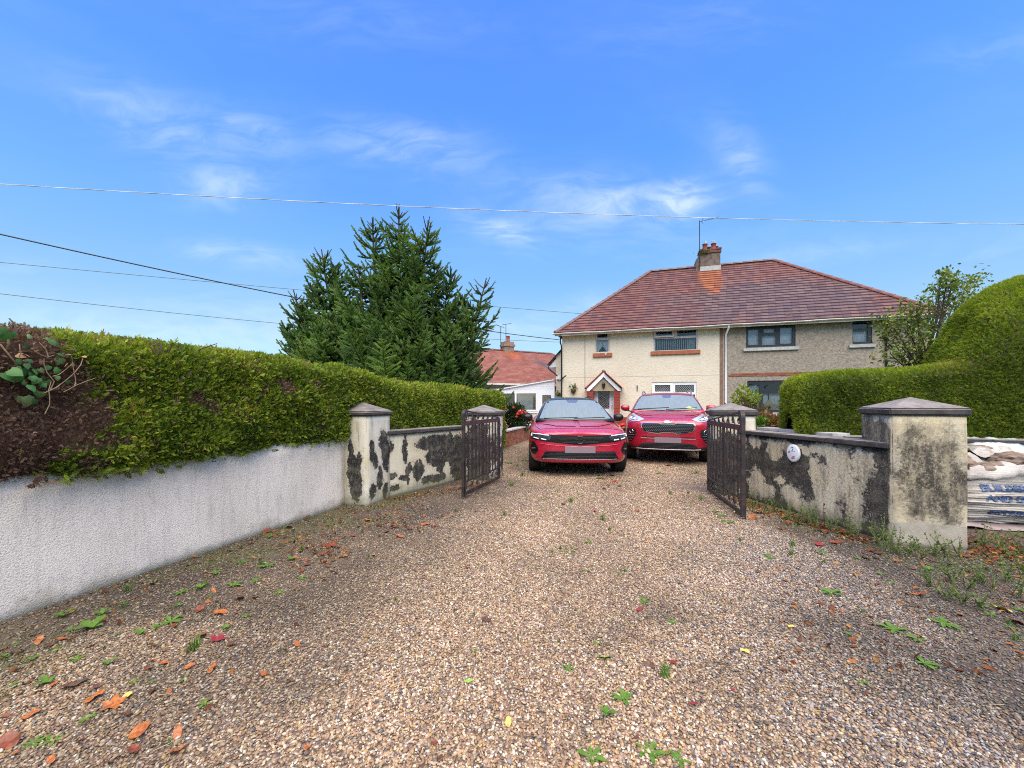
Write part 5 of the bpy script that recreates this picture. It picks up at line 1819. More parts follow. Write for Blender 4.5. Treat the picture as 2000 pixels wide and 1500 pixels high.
    mb.build('tv_aerial', M['black_plastic'], H)
    # wall lead-in bits on the cream wall
    bx, bz_ = hu(1244.5, 758, WV - .02)
    MB().box(bx - .02, bx + .02, WV - .03, WV, bz_ - .13, bz_ + .13).build('wall_hook', M['black_plastic'], H)
    # lean-to wing on the left with its sloping verge
    lv = 1.6
    e0 = hu(1086, 700, lv)[0]
    mb = MB()
    zt_, zb_ = hu(1100, 678, lv)[1], hu(1086, 694, lv)[1]
    mb.add([(e0, lv, -.05), (uL, lv, -.05), (uL, lv, zt_), (e0, lv, zb_ - .05)], [(0, 1, 2, 3)])
    mb.add([(e0, lv, -.05), (e0, lv, zb_ - .05), (e0, 8, zb_ - .05), (e0, 8, -.05)], [(0, 1, 2, 3)])
    mb.build('side_extension', M['cream_wall'], H)
    xo, zo = hu(1069, 713, lv - .1)
    xi, zi = hu(1101, 677, lv - .1)
    mb = MB().bar((xo, lv - .06, zo), (xi, lv - .06, zi), .05, .10, up=(0, 1, 0))
    mb.build('verge', M['black_plastic'], H)
    MB().add([(xo, lv - .1, zo), (xi, lv - .1, zi), (xi, 8, zi), (xo, 8, zo)], [(0, 1, 2, 3)]).build('side_roof', M['far_tile_plain'], H)
    MB().add([(xo + .05, lv + .02, zo - .12), (xi, lv + .02, zi - .12), (xi, lv + .02, zi - .6), (e0, lv + .02, zo - .12)], [(0, 1, 2, 3)]).build('soffit_board', M['white_pvc'], H)
    p1_, q1_ = hu(1071, 716, lv - .12)
    p2_, q2_ = hu(1087, 733, lv - .12)
    p3_, q3_ = hu(1097, 742, lv - .12)
    MB().tube([(p1_, lv - .12, q1_), (p1_ + .02, lv - .12, q1_ - .12), (p2_, lv - .12, q2_), (p3_, lv - .05, q3_)], .038, 7).build('drainpipe', M['black_plastic'], H, label='black pipe slanting from the side roof')
    bx, bz_ = hu(1091, 737.5, lv - .1)
    MB().box(bx - .12, bx + .12, lv - .14, lv - .02, bz_ - .1, bz_ + .1).build('meter_box', M['white_pvc'], H)
    bx, bz_ = hu(1099, 738, WV - .2)
    MB().tube([(bx, WV, bz_ + .02), (bx - .05, WV - .2, bz_ - .05), (bx + .2, WV - .35, bz_ + .1)], .03, 6).build('cable_bracket', M['black_plastic'], H)
    return H


M['far_tile_plain'] = rough_mat('side_roof_tile', (.20, .075, .06), (.28, .11, .09), 3, .5, 12)
H = house()


def wall_basket(px, py, label, s=1.0):
    u, z = hu(px, py, WV - .1)
    p = HO + Vector((CF * u + SF * (WV - .1), -SF * u + CF * (WV - .1), z))
    t = thing('wall_planter', label, 'planter', p, -TH)
    MB().lathe([(0, -.14), (.06, -.12), (.10, -.02), (.105, 0)], 10, M=Matrix.Scale(s, 4)).build('planter_cup', rough_mat('brown_planter', (.10, .05, .03), (.16, .09, .05), 9, .3), t)
    n = 60
    P = rng.normal(size=(n, 3)) * [.06, .04, .07] * s + [0, 0, .07 * s]
    link('foliage', sprig_mesh('foliage', P, rng.normal(size=(n, 3)) + [0, 0, .8], rng.uniform(.07, .13, n) * s, *SPRAY, {'rnd': rng.uniform(.2, 1, n), 'dead': np.zeros(n)}), M['leaf_moss'], t)


wall_basket(1120, 762, 'small wall planter on the cream wall between the corner and the porch', 1.35)
u_, z_ = hu(1092, 769, 1.5)
t_ = thing('wall_planter', 'withered hanging plant on the cream side extension beside the black pipe', 'planter', HO + Vector((CF * u_ + SF * 1.5, -SF * u_ + CF * 1.5, z_)), -TH)
MB().lathe([(0, -.10), (.05, -.09), (.08, 0)], 8).build('planter_cup', M['bark'], t_)
P_ = rng.normal(size=(50, 3)) * [.12, .04, .08]
link('foliage', sprig_mesh('foliage', P_, rng.normal(size=(50, 3)), np.full(50, .13), *SPRAY, {'rnd': rng.uniform(.1, .8, 50), 'dead': np.zeros(50)}), M['leaf_moss'], t_)


def sunroom():
    roof_sheet, g, b = mat('roof_sheet', (.72, .74, .75), .4)
    tr = g.n('ShaderNodeBsdfTransparent', {'Color': (.92, .94, .95)})
    mx = g.n('ShaderNodeMixShader', {0: .65, 1: b.outputs[0], 2: tr.outputs[0]})
    roof_sheet.node_tree.links.new(mx.outputs[0], roof_sheet.node_tree.nodes['Material Output'].inputs[0])
    v0 = 1.35
    t = thing('lean_to_conservatory', 'white boarded lean-to conservatory on the cream house side', 'conservatory', HO, -TH)
    wp = M['white_pvc']
    xr, zr = hu(1083, 742.5, v0)
    xl, zl = hu(960, 763, v0)
    xd = hu(1050, 790, v0)[0]
    zb = hu(1020, 764, v0)[1]
    # boarded gable, board by board
    n = 5
    for k in range(n):
        z0, z1 = zb + (zr - zb) * k / n, zb + (zr - zb) * (k + 1) / n - .008
        def xat(z):
            return xl + (xr - xl) * min(1, max(0, (z - zl) / (zr - zl)))
        a, b = xat(z0), xat(z1)
        MB().prism([(a, z0), (xr, z0), (xr, z1), (b, z1)], v0 + .01, v0 + .03).build('cladding_board', wp, t)
    MB().bar((xl - .1, v0 - .02, zl - .01), (xr, v0 - .02, zr + .02), .05, .13, up=(0, 1, 0)).build('verge_board', wp, t)
    MB().add([(xl - .1, v0 - .05, zl + .05), (xr, v0 - .05, zr + .08), (xr, v0 + 3.5, zr + .08), (xl - .1, v0 + 3.5, zl + .05)], [(0, 1, 2, 3)]).build('roof_sheet', roof_sheet, t)
    zs = hu(1020, 803, v0)[1]
    xm = hu(1007, 790, v0)[0]
    fr = facade(xl + .15, xd, zs, zb, [(xl + .3, xm - .05, zs + .08, zb - .12), (xm + .05, xd - .1, zs + .08, zb - .12)], v0, .08)
    w = fr.build('window', wp, t)
    for a, b in ((xl + .3, xm - .05), (xm + .05, xd - .1)):
        MB().add([(a, v0 + .04, zs + .08), (b, v0 + .04, zs + .08), (b, v0 + .04, zb - .12), (a, v0 + .04, zb - .12)], [(0, 1, 2, 3)]).build('pane', M['glass'], w)
    bl = rough_mat('beige_blind', (.50, .46, .35), (.58, .54, .43), 4, .1)
    a, b = xl + .3, xm - .05
    nb_ = 9
    for k in range(nb_):
        x0, x1 = a + (b - a) * k / nb_, a + (b - a) * (k + 1) / nb_
        MB().add([(x0, v0 + .12, zs), (x1 - .01, v0 + .15, zs), (x1 - .01, v0 + .15, zb - .1), (x0, v0 + .12, zb - .1)], [(0, 1, 2, 3)]).build('blind_slat', bl, w)
    MB().add([(xl + .1, v0 + 1.1, .0), (xr, v0 + 1.1, .0), (xr, v0 + 1.1, zb), (xl + .1, v0 + 1.1, zb)], [(0, 1, 2, 3)]).build('back_wall_panel', rough_mat('beige_inner_wall', (.42, .38, .27), (.48, .44, .33), 3, .1), t)
    x0, z1 = hu(1011, 774, v0 + .9)
    x1, z0 = hu(1041, 800, v0 + .9)
    MB().box(x0, x1, v0 + .95, v0 + 1.05, z0, z1).build('inner_board', rough_mat('pale_board', (.55, .58, .52), (.60, .62, .57), 3, .05), t)
    MB().bar((x1 + .06, v0 + .94, z0 - .3), (x1 + .06, v0 + .94, z1 + .05), .05, .05).build('inner_frame', rough_mat('wood_frame', (.35, .27, .13), (.42, .33, .18), 5, .1), t)
    zd = hu(1065, 764, v0)[1]
    d = facade(xd, xr, .0, zb, [(xd + (xr - xd) * .28, xd + (xr - xd) * .80, .25, zb - .22)], v0 - .01, .08).build('door', wp, t)
    MB().add([(xd + (xr - xd) * .28, v0 + .03, .25), (xd + (xr - xd) * .80, v0 + .03, .25), (xd + (xr - xd) * .80, v0 + .03, zb - .22), (xd + (xr - xd) * .28, v0 + .03, zb - .22)], [(0, 1, 2, 3)]).build('pane', M['glass'], d)
    MB().box(xl + .15, xd, v0 - .05, v0 + .02, zs - .10, zs - .02).build('sill', wp, t)
    MB().box(xl + .15, xd, v0 + .0, v0 + .10, -.05, zs - .1).build('dwarf_wall', M['cream_wall'], t)


sunroom()


def bungalow():
    e = Vector((.874, .486, 0))
    f = Vector((-.486, .874, 0))
    R0 = Vector((-1.64, 29.1, 0))
    ang = math.atan2(e.y, e.x)
    t = thing('bungalow', 'bungalow with a salmon red tiled roof behind the spruce and the conservatory', 'house', R0, ang)
    zr, ze, half = 5.1, 2.55, 4.2
    s0, s1 = -9.0, 5.4
    V, F, rn = [], [], []
    k = 0
    run = math.hypot(half, zr - ze)
    for sgn in (-1, 1):
        n = int(run / .17)
        for j in range(n + 1):
            a0, a1 = j * .17 / run, min(1, (j * .17 + .20) / run)
            x = s0 - .3
            x += (j % 2) * .15
            hip = half * a0 * .0
            while x < s1 + half * (1 - a0) * .55:
                y0, y1 = sgn * half * (1 - a0), sgn * half * (1 - a1)
                z0, z1 = ze + (zr - ze) * a0, ze + (zr - ze) * a1
                for p in ((x, y0, z0 + .03), (x + .295, y0, z0 + .03), (x + .295, y1, z1 + .003), (x, y1, z1 + .003), (x, y0, z0 - .01), (x + .295, y0, z0 - .01)):
                    V.append(p)
                F += [(k, k + 1, k + 2, k + 3), (k + 4, k + 5, k + 1, k)]
                r = rng.random()
                rn += [r, r]
                k += 6
                x += .30
    link('roof_tiles', mesh_np('roof_tiles', V, F, {'rnd': ('FACE', rn)}), M['far_tile'], t, kind='stuff')
    rt = halfround(.45, .10)
    ridge_line(t, (s0, 0, zr + .02), (s1, 0, zr + .02), rt, .45, M['ridge'])
    h = half * .55
    MB().add([(s1, 0, zr), (s1 + h, -half, ze), (s1 + h, half, ze)], [(0, 1, 2)]).build('hip_end', M['far_tile_plain'], t)
    ridge_line(t, (s1 + h, -half, ze + .03), (s1, 0, zr + .02), rt, .45, M['ridge'])
    w = rough_mat('bungalow_render', (.30, .26, .21), (.38, .33, .27), 3, .3, 40)
    mb = MB().box(s0, s1 + h - .4, -half + .45, half - .45, -.05, ze - .06)
    mb.build('wall', w, t)
    MB().box(s0, s1 + h, -half - .06, -half + .03, ze - .14, ze - .02).build('gutter', M['gutter'], t)
    MB().box(s0, s1 + h, -half + .03, -half + .44, ze - .10, ze - .07).build('soffit', M['dark_pvc'], t)
    for x in (-2.0, 1.2, 3.6):
        wd = facade(x, x + 1.3, .95, 2.2, [(x + .08, x + .62, 1.03, 2.12), (x + .68, x + 1.22, 1.03, 2.12)], -half + .43, .05).build('window', M['white_pvc'], t)
        MB().add([(x, -half + .445, .95), (x + 1.3, -half + .445, .95), (x + 1.3, -half + .445, 2.2), (x, -half + .445, 2.2)], [(0, 1, 2, 3)]).build('pane', M['side_glass'], wd)
    cx = 1.5
    cb = rough_mat('bungalow_chimney', (.20, .14, .10), (.33, .25, .19), 6, .5, 20)
    MB().box(cx - .38, cx + .38, -.3, .3, 4.4, 5.75).build('chimney', cb, t)
    MB().box(cx - .45, cx + .45, -.36, .36, 5.40, 5.56).build('chimney_course', cb, t)
    MB().lathe([(.12, 0), (.15, .06), (.12, .1), (.13, .42), (.15, .44), (.10, .44)], 10, M=Matrix.Translation((cx + .05, 0, 5.75))).build('chimney_pot', rough_mat('red_pot', (.28, .08, .05), (.33, .11, .07), 6, .1), t)
    for dx, ht, s in ((-.45, 6.85, 1), (-.02, 7.05, -1)):
        mb = MB().tube([(cx + dx, .2, 5.2), (cx + dx, .2, ht)], .022, 5)
        mb.tube([(cx + dx - .4 * s, .2, ht + .12), (cx + dx + .3 * s, .2, ht - .03)], .014, 4)
        for q in range(4):
            mb.tube([(cx + dx - .4 * s + q * .18 * s, .05, ht + .12 - q * .04), (cx + dx - .4 * s + q * .18 * s, .35, ht + .12 - q * .04)], .012, 4)
        mb.build('tv_aerial', M['black_plastic'], t)


bungalow()


# ------------------------------------------------------------------ overhead wires
def wire(name, label, a, b, sag, r, m, k=5, n=40, twist=False):
    a, b = Vector(a), Vector(b)
    pts = [a.lerp(b, i / n) + Vector((0, 0, -sag * 4 * (i / n) * (1 - i / n))) for i in range(n + 1)]
    mb = MB()
    if twist:
        n2 = n * 12
        for ph in (0, math.pi):
            q = []
            for i in range(n2 + 1):
                t_ = i / n2
                p = a.lerp(b, t_) + Vector((0, 0, -sag * 4 * t_ * (1 - t_)))
                w = t_ * 75 + ph
                q.append(p + Vector((0, math.cos(w), math.sin(w))) * r * .9)
            mb.tube(q, r, 4)
    else:
        mb.tube(pts, r, k)
    mb.build(name, m, label=label, cat='cable', group='overhead wires')


greyc = mat('pale_twisted_cable', (.62, .57, .57), .8)[0]
blackc = mat('black_cable', (.012, .013, .015), .6)[0]
A1, B1 = at(-160, 349, 8.6), at(2160, 439, 11.0)
wire('overhead_cable', 'pale twisted cable crossing the whole sky above the chimney', A1, B1, .22, .0050, greyc, twist=True)
hx_ = HO + Vector((CF * .2 + SF * .1, -SF * .2 + CF * .1, 4.55))
wire('overhead_cable', 'thick black cable falling from the left edge of the sky towards the spruce top', at(-120, 430, 9.0), hx_, .30, .017, blackc)
wire('overhead_cable', 'thin wire high over the spruce running to the red roof', at(-140, 499, 24), at(1190, 617, 33), .10, .018, mat('grey_wire', (.10, .12, .14), .6)[0])
wire('overhead_cable', 'thin lowest wire passing just above the hedge to the cream house', at(-140, 557, 11), hx_ + Vector((.05, 0, -.12)), .25, .009, mat('grey_wire_b', (.10, .11, .13), .6)[0])
# ------------------------------------------------------------------ the spruce clump: one tree with many leaders
def twig_tmpl():
    """a needled shoot: two crossed blades with a ragged outline"""
    V, F = [], []
    for ax in (0, 1):
        for s in (-1, 1):
            for a, l in ((.0, .42), (.22, .44), (.46, .42), (.68, .36)):
                o = len(V)
                w = .17 * (1 - a * .45) * s
                for x, y in ((0, a), (w * .75, a + .10), (w, a + l * .72), (0, a + l * .5)):
                    V.append((x, y, 0) if ax == 0 else (0, y, x))
                F.append((o, o + 1, o + 2, o + 3))
    return V, F


TWIG = twig_tmpl()


def spruce():
    base = Vector((-4.0, 13.2, 0))
    t = thing('spruce_tree', 'broad dark green spruce with several pointed leaders behind the long hedge', 'tree', base)
    leaders = [(780, 404, 13.2, 1.55, 4.2), (727, 424, 13.5, 1.15, 2.6), (836, 430, 13.0, 1.5, 3.6), (812, 470, 13.3, .8, 1.6), (628, 487, 13.2, 1.55, 3.6), (664, 560, 13.7, 1.2, 2.3), (700, 515, 13.0, 1.2, 2.6), (573, 566, 13.0, 1.2, 2.6), (950, 543, 13.0, 1.25, 2.8),
               (905, 590, 12.8, 1.3, 2.5), (556, 640, 12.8, .9, 1.6), (813, 566, 11.9, 1.25, 2.4), (684, 590, 12.2, 1.2, 2.2), (623, 640, 12.0, 1.15, 1.9), (735, 640, 11.7, 1.2, 1.8), (880, 640, 12.0, 1.1, 1.9), (765, 480, 13.8, 1.2, 3.0),
               (590, 600, 13.4, 1.1, 2.1), (850, 520, 13.6, 1.2, 2.8), (930, 640, 12.6, .9, 1.5), (680, 668, 11.7, 1.1, 1.4), (790, 668, 11.6, 1.1, 1.4), (590, 668, 12.2, 1.1, 1.4), (850, 668, 11.9, 1.0, 1.3),
               (655, 520, 13.6, 1.3, 3.0), (612, 560, 13.4, 1.3, 2.6), (880, 535, 13.2, 1.3, 2.8), (640, 615, 12.4, 1.4, 2.0), (920, 610, 13.0, 1.2, 2.2), (570, 655, 12.4, 1.3, 1.4), (900, 660, 12.0, 1.3, 1.5), (740, 560, 12.6, 1.3, 2.6)]
    P, Dr, Sz, Lum = [], [], [], []
    trunk = MB()
    limbs = MB()
    bare = MB()
    for li, (px, py, Y, rad, span) in enumerate(leaders):
        tip = at(px, py, Y) - base
        tip = Vector(tip)
        root = Vector((tip.x * .18, tip.y * .3, .3 + .15 * abs(tip.x)))
        knee = Vector((tip.x * .80, tip.y * .8, max(tip.z - span, .8)))
        path = []
        for i in range(15):
            s = i / 14
            path.append(root * (1 - s) ** 2 + knee * 2 * s * (1 - s) + tip * s * s if i < 14 else tip)
        trunk.tube(path, [.11 * (1 - i / 14) ** 1.1 * (1.0 if li < 9 else .5) + .016 for i in range(15)], 6, cap=False)
        L = sum((path[i + 1] - path[i]).length for i in range(14))
        # position along the leader measured down from the tip
        def along(d):
            acc = 0
            for i in range(14, 0, -1):
                seg = (path[i] - path[i - 1]).length
                if acc + seg >= d:
                    return path[i].lerp(path[i - 1], (d - acc) / seg)
                acc += seg
            return path[0]
        d = .34 if li < 9 else .12
        first = True
        while d < min(L * .96, span * 1.55 + .8):
            c = along(d)
            n = rng.integers(5, 8)
            ph = rng.uniform(0, 6.28)
            sparse = d < .75 and li < 9
            for k in range(n if not sparse else 4):
                az = ph + k * 6.283 / n + rng.normal(0, .25)
                if d > .8 and rng.random() < .16:
                    continue
                bl = min(.10 + .42 * d, rad + max(0, d - 2.2) * .35) * rng.uniform(.5, 1.4)
                rise = np.interp(d, [0, .8, 2.0, 4], [.95, .60, .14, -.08])
                out = Vector((math.cos(az), math.sin(az), 0))
                m = max(4, int(bl / .075))
                pts = []
                for i in range(m + 1):
                    s = i / m
                    zz = bl * (rise * s - (.34 if d > 1.2 else .06) * math.sin(s * math.pi) * .6 + .20 * s ** 3)
                    pts.append(c + out * (bl * s) + Vector((0, 0, zz)))
                limbs.tube(pts[::2] if len(pts) > 6 else pts, [.016 * (1 - i / (len(pts))) + (.009 if sparse else .004) for i in range(len(pts[::2] if len(pts) > 6 else pts))], 3, cap=False)
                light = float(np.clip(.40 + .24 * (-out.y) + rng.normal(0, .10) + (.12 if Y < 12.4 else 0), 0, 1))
                side = out.cross(Vector((0, 0, 1)))
                if first and li < 9:
                    continue                                     # bare leading shoots
                for i in range(1, m + 1):
                    s = i / m
                    dirv = (pts[i] - pts[i - 1]).normalized()
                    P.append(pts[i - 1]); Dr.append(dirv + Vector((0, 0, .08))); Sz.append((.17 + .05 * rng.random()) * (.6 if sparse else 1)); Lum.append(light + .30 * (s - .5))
                    if s > .12:
                        if rng.random() < .30:
                            continue
                        tl = min(.46 * bl * (1.05 - s) + .06, .42) * rng.uniform(.6, 1.25)
                        for sg in (-1, 1):
                            dd = (dirv * .75 + side * sg * rng.uniform(.6, 1.0) + Vector((0, 0, rng.normal(-.02, .16)))).normalized()
                            q = pts[i]
                            kk = max(1, int(tl / .11))
                            for j in range(kk):
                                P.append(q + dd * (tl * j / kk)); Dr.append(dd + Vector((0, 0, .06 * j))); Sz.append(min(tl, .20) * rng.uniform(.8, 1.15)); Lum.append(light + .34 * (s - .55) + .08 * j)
            if first:
                first = False
            d += .27 if d > .8 else .24
    P, Dr, Sz = np.array([tuple(p) for p in P]), np.array([tuple(p) for p in Dr]), np.array(Sz)
    n = len(P)
    Dr = nrm(Dr) + rng.normal(0, .10, (n, 3))
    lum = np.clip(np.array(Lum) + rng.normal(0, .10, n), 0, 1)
    print('spruce shoots', n)
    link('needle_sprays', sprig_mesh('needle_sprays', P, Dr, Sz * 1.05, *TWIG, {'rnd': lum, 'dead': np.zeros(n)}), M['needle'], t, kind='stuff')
    trunk.build('trunk', M['bark'], t)
    limbs.build('boughs', M['bark'], t)


spruce()


# ------------------------------------------------------------------ small wind-blown garden tree beside the domed hedge
LEAF4 = ([(0, 0, 0), (-.30, .35, .05), (0, .45, -.03), (.30, .35, .05), (-.22, .75, .02), (0, 1.05, -.10), (.22, .75, .02)],
         [(0, 1, 2, 2), (0, 2, 3, 3), (1, 4, 5, 2), (2, 5, 6, 3)])
LEAF4 = (LEAF4[0], [(0, 3, 2, 1), (1, 2, 5, 4), (3, 6, 5, 2)])


def garden_tree():
    Y0 = 9.6
    base = Vector((10.1, 9.8, 0))
    t = thing('garden_tree', 'small open leafy tree bending left in front of the grey house beside the domed hedge', 'tree', base)
    limbs = MB()
    crown = Vector((9.75, 9.7, 1.9)) - base
    limbs.tube([Vector((0, 0, -.05)), Vector((-.05, 0, .9)), crown], [.11, .085, .065], 8)
    P, D, S, L = [], [], [], []
    clusters = [(1728, 628, .26), (1722, 655, .18), (1745, 665, .28), (1738, 690, .26), (1765, 640, .26), (1770, 612, .24), (1772, 690, .28), (1760, 705, .3), (1795, 625, .24), (1800, 655, .26), (1802, 690, .3), (1790, 600, .20), (1812, 595, .22),
                (1835, 575, .24), (1850, 560, .22), (1845, 600, .26), (1868, 575, .24), (1890, 558, .24), (1905, 545, .18), (1850, 545, .16), (1870, 600, .24), (1838, 630, .22), (1855, 655, .2), (1825, 670, .26), (1835, 700, .3), (1885, 590, .2), (1855, 690, .25), (1782, 665, .22), (1818, 640, .2), (1862, 548, .14), (1840, 535, .10), (1745, 640, .2), (1780, 705, .28), (1815, 708, .28)]
    for px, py, r in clusters:
        Y = Y0 + rng.normal(0, .35)
        c = at(px, py, Y) - base
        # limb from the crown through a knee to the cluster
        knee = crown.lerp(c, .45) + Vector((0, rng.normal(0, .1), -.12 + .15 * rng.random()))
        pts = [crown * (1 - s) ** 2 + knee * 2 * s * (1 - s) + c * s * s for s in np.linspace(0, 1, 7)]
        limbs.tube(pts, [.032 * (1 - .85 * i / 6) + .003 for i in range(7)], 5, cap=False)
        for k in range(int(26 + 95 * r)):
            q = c + Vector(rng.normal(size=3) * r * .62)
            wind = Vector((.75, .1, .25))
            s_ = q - c
            if k % 4 == 0:
                limbs.tube([c.lerp(pts[4], rng.random()), q], [.005, .002], 3, cap=False)
            for j in range(2):
                P.append(q + Vector(rng.normal(size=3) * .05)); D.append(wind + Vector(rng.normal(size=3) * .7)); S.append(rng.uniform(.055, .10)); L.append(rng.random())
    n = len(P)
    P = np.array([tuple(p) for p in P]); D = np.array([tuple(p) for p in D])
    link('foliage', sprig_mesh('foliage', P, D, np.array(S), *LEAF4, {'rnd': np.clip(np.array(L), 0, 1), 'dead': np.zeros(n)}), M['leaf_broad'], t, kind='stuff')
    limbs.build('branches', M['bark'], t)


garden_tree()


def shrub(name, label, cat, loc, spec, m, leaf, n, size, flowers=None, stems=8, up=.5):
    """spec: blobs (x,y,z,r) relative to loc"""
    t = thing(name, label, cat, loc)
    P, D = [], []
    mb = MB()
    for x, y, z, r in spec:
        k = int(n * r ** 1.5)
        d = nrm(rng.normal(size=(k, 3)))
        P.append(np.array([x, y, z]) + d * r * rng.uniform(.45, 1.05, (k, 1)))
        D.append(d + [0, 0, up])
        for q in range(stems):
            e = nrm(rng.normal(size=3)) * r * .8 + [x, y, z]
            mb.tube([(x * .3 + rng.normal(0, .03), y * .3, 0), (x * .7 + rng.normal(0, .05), y * .7, z * .6), tuple(e)], [.012, .008, .003], 4, cap=False)
    P, D = np.concatenate(P), np.concatenate(D)
    k = len(P)
    link('foliage', sprig_mesh('foliage', P, D + rng.normal(size=(k, 3)) * .4, rng.uniform(.7, 1.3, k) * size, *leaf, {'rnd': np.clip(rng.normal(.5, .25, k), 0, 1), 'dead': np.zeros(k)}), m, t, kind='stuff')
    mb.build('stems', M['bark'], t)
    if flowers:
        ico = bmesh.new()
        bmesh.ops.create_icosphere(ico, subdivisions=1, radius=1)
        fm = bpy.data.meshes.new('flower_head')
        for v in ico.verts:
            v.co += v.co * rng.normal(0, .16)
        ico.to_mesh(fm)
        ico.free()
        fm.materials.append(M['petal_red'])
        for x, y, z, r in flowers:
            o = link('flower_head', fm, None, t, (x, y, z))
            o.scale = (r, r, r * .8)
    return t


# flowering shrub over the brick wall
c = at(1008, 822, 14.4)
shrub('flowering_shrub', 'dark leafy shrub with red flowers above the orange-red brick wall', 'shrub', (c.x - .15, c.y, 0), [(0, 0, .55, .5), (.05, 0, .9, .38), (.3, .1, .6, .35), (-.15, 0, 1.0, .28), (.45, .1, .75, .22), (.2, 0, 1.05, .25)], M['leaf_dark'], LEAF4, 2600, .075,
      flowers=[(.26, -.38, 1.02, .075), (.33, -.35, .97, .065), (.20, -.38, .94, .07), (.38, -.32, 1.05, .05), (-.20, -.30, 1.12, .05), (.05, -.33, 1.16, .055), (.48, -.2, .98, .05), (-.15, -.45, .52, .05), (-.05, -.48, .42, .05), (.55, -.1, .9, .05), (-.25, -.36, .78, .04), (.15, -.42, .85, .05)])
# lime shrub behind the right gate pillar
c = at(1455, 797, 9.5)
shrub('euphorbia_shrub', 'lime green shrub with upright pale stems behind the gate pillar', 'shrub', (c.x, c.y, 0), [(-.20, 0, 1.42, .10), (-.05, 0, 1.60, .10), (.02, 0, 1.48, .09), (.20, 0, 1.46, .13), (.24, 0, 1.36, .09), (-.2, 0, 1.32, .07), (.08, 0, 1.34, .07)], M['leaf_lime'], LEAF4, 1200, .075, stems=6)
c = at(1497, 826, 8.6)
shrub('garden_fern', 'brown withered fern in the bed between the gate pillar and the hedge end', 'fern', (c.x, c.y, 0), [(0, 0, .92, .18), (.2, 0, .88, .16), (-.1, 0, .95, .12)], leaf_mat('withered_frond', [(0, (.10, .05, .02)), (.6, (.24, .13, .05)), (1, (.32, .24, .08))], rough=.7), LEAF4, 2600, .08, stems=4)
c = at(1483, 818, 8.3)
shrub('bedding_plant', 'bright green low plant at the edge of the bed beside the gate pillar', 'plant', (c.x, c.y, 0), [(-.02, 0, .90, .08), (.08, 0, .92, .08), (.0, 0, .98, .06)], M['leaf_weed'], LEAF4, 2600, .07, stems=4)
c = at(1535, 806, 13.5)
shrub('garden_shrub', 'thin purple-leaved shrub under the dark lower window', 'shrub', (c.x - .6, c.y, 0), [(-.8, 0, 1.2, .25), (-.3, 0, 1.0, .3), (-.55, .2, 1.4, .2), (-1.2, 0, 1.0, .3)], leaf_mat('purple_leaf', [(0, (.05, .04, .02)), (.5, (.12, .10, .04)), (1, (.22, .12, .10))], rough=.5), LEAF4, 900, .09, stems=6)
c = at(1340, 714, 15)
# red geraniums in a green pot between the two cars
g0 = gnd(1217, 868)
t = thing('flower_pot', 'green trough of red geraniums standing between the two red cars', 'flower pot', g0, -TH)
MB().lathe([(.0, .0), (.16, .0), (.22, .34), (.235, .36), (.235, .40), (.20, .40), (.19, .33), (0, .33)], 16).build('pot', rough_mat('green_pot', (.06, .085, .045), (.10, .12, .06), 6, .2), t)
P = rng.normal(size=(160, 3)) * [.12, .12, .06] + [0, 0, .46]
link('foliage', sprig_mesh('foliage', P, rng.normal(size=(160, 3)) + [0, 0, .8], rng.uniform(.07, .11, 160), *LEAF4, {'rnd': rng.uniform(0, 1, 160), 'dead': np.zeros(160)}), M['leaf_weed'], t)
pb = bmesh.new()
bmesh.ops.create_icosphere(pb, subdivisions=2, radius=1)
for v in pb.verts:
    v.co += v.co * rng.normal(0, .10)
pm = bpy.data.meshes.new('flower_head')
pb.to_mesh(pm)
pb.free()
pm.materials.append(mat('scarlet_petal', (.62, .012, .02), .5)[0])
for x, y, z, r in ((0, -.05, .62, .085), (-.13, -.08, .56, .08), (.12, -.06, .56, .075), (.03, -.16, .53, .07), (-.06, .1, .6, .07), (.17, .05, .52, .06), (-.19, .0, .50, .06)):
    o = link('flower_head', pm, None, t, (x, y, z))
    o.scale = (r, r, r * .75)
# neighbour's raised bed
zb_ = .80
MB().add([(0, 0, zb_), (9, 0, zb_), (9, 9.5, zb_), (.4, 9.5, zb_), (-.55, 1.5, zb_)], [(0, 1, 2, 3, 4)]).build('garden_bed', M['soil'], loc=W(2.55, 6.98), rz=-TH, kind='structure')
# ------------------------------------------------------------------ cars
def shell(name, stations, prof, levels=2):
    """half outlines at stations, mirrored, skinned and smoothed; returns a mesh"""
    rows = [prof(*s) for s in stations]
    n = len(rows[0][1])
    V, F = [], []
    full = []
    for (y, pts) in rows:
        ring = [(x, y, z) for x, z in pts] + [(-x, y, z) for x, z in pts[-2:0:-1]]
        full.append(ring)
    m = len(full[0])
    for r in full:
        V += r
    for i in range(len(full) - 1):
        for j in range(m):
            F.append((i * m + j, (i + 1) * m + j, (i + 1) * m + (j + 1) % m, i * m + (j + 1) % m))
    for base, flip in ((0, False), ((len(full) - 1) * m, True)):
        for j in range(n - 1):
            a, b = j, j + 1
            la, lb = (m - j) % m, (m - j - 1) % m
            q = [base + a, base + b, base + lb, base + la]
            q = [x for k, x in enumerate(q) if x not in q[:k]]
            if len(q) >= 3:
                F.append(tuple(q if not flip else q[::-1]))
    me = bpy.data.meshes.new(name)
    me.from_pydata(V, [], F)
    me.update()
    fix_normals(me)
    o = bpy.data.objects.new('tmp', me)
    C.objects.link(o)
    md = o.modifiers.new('s', 'SUBSURF')
    md.levels = levels
    bpy.context.view_layer.update()
    out = bpy.data.meshes.new_from_object(o.evaluated_get(bpy.context.evaluated_depsgraph_get()))
    bpy.data.objects.remove(o)
    out.name = name
    for p in out.polygons:
        p.use_smooth = True
    return out


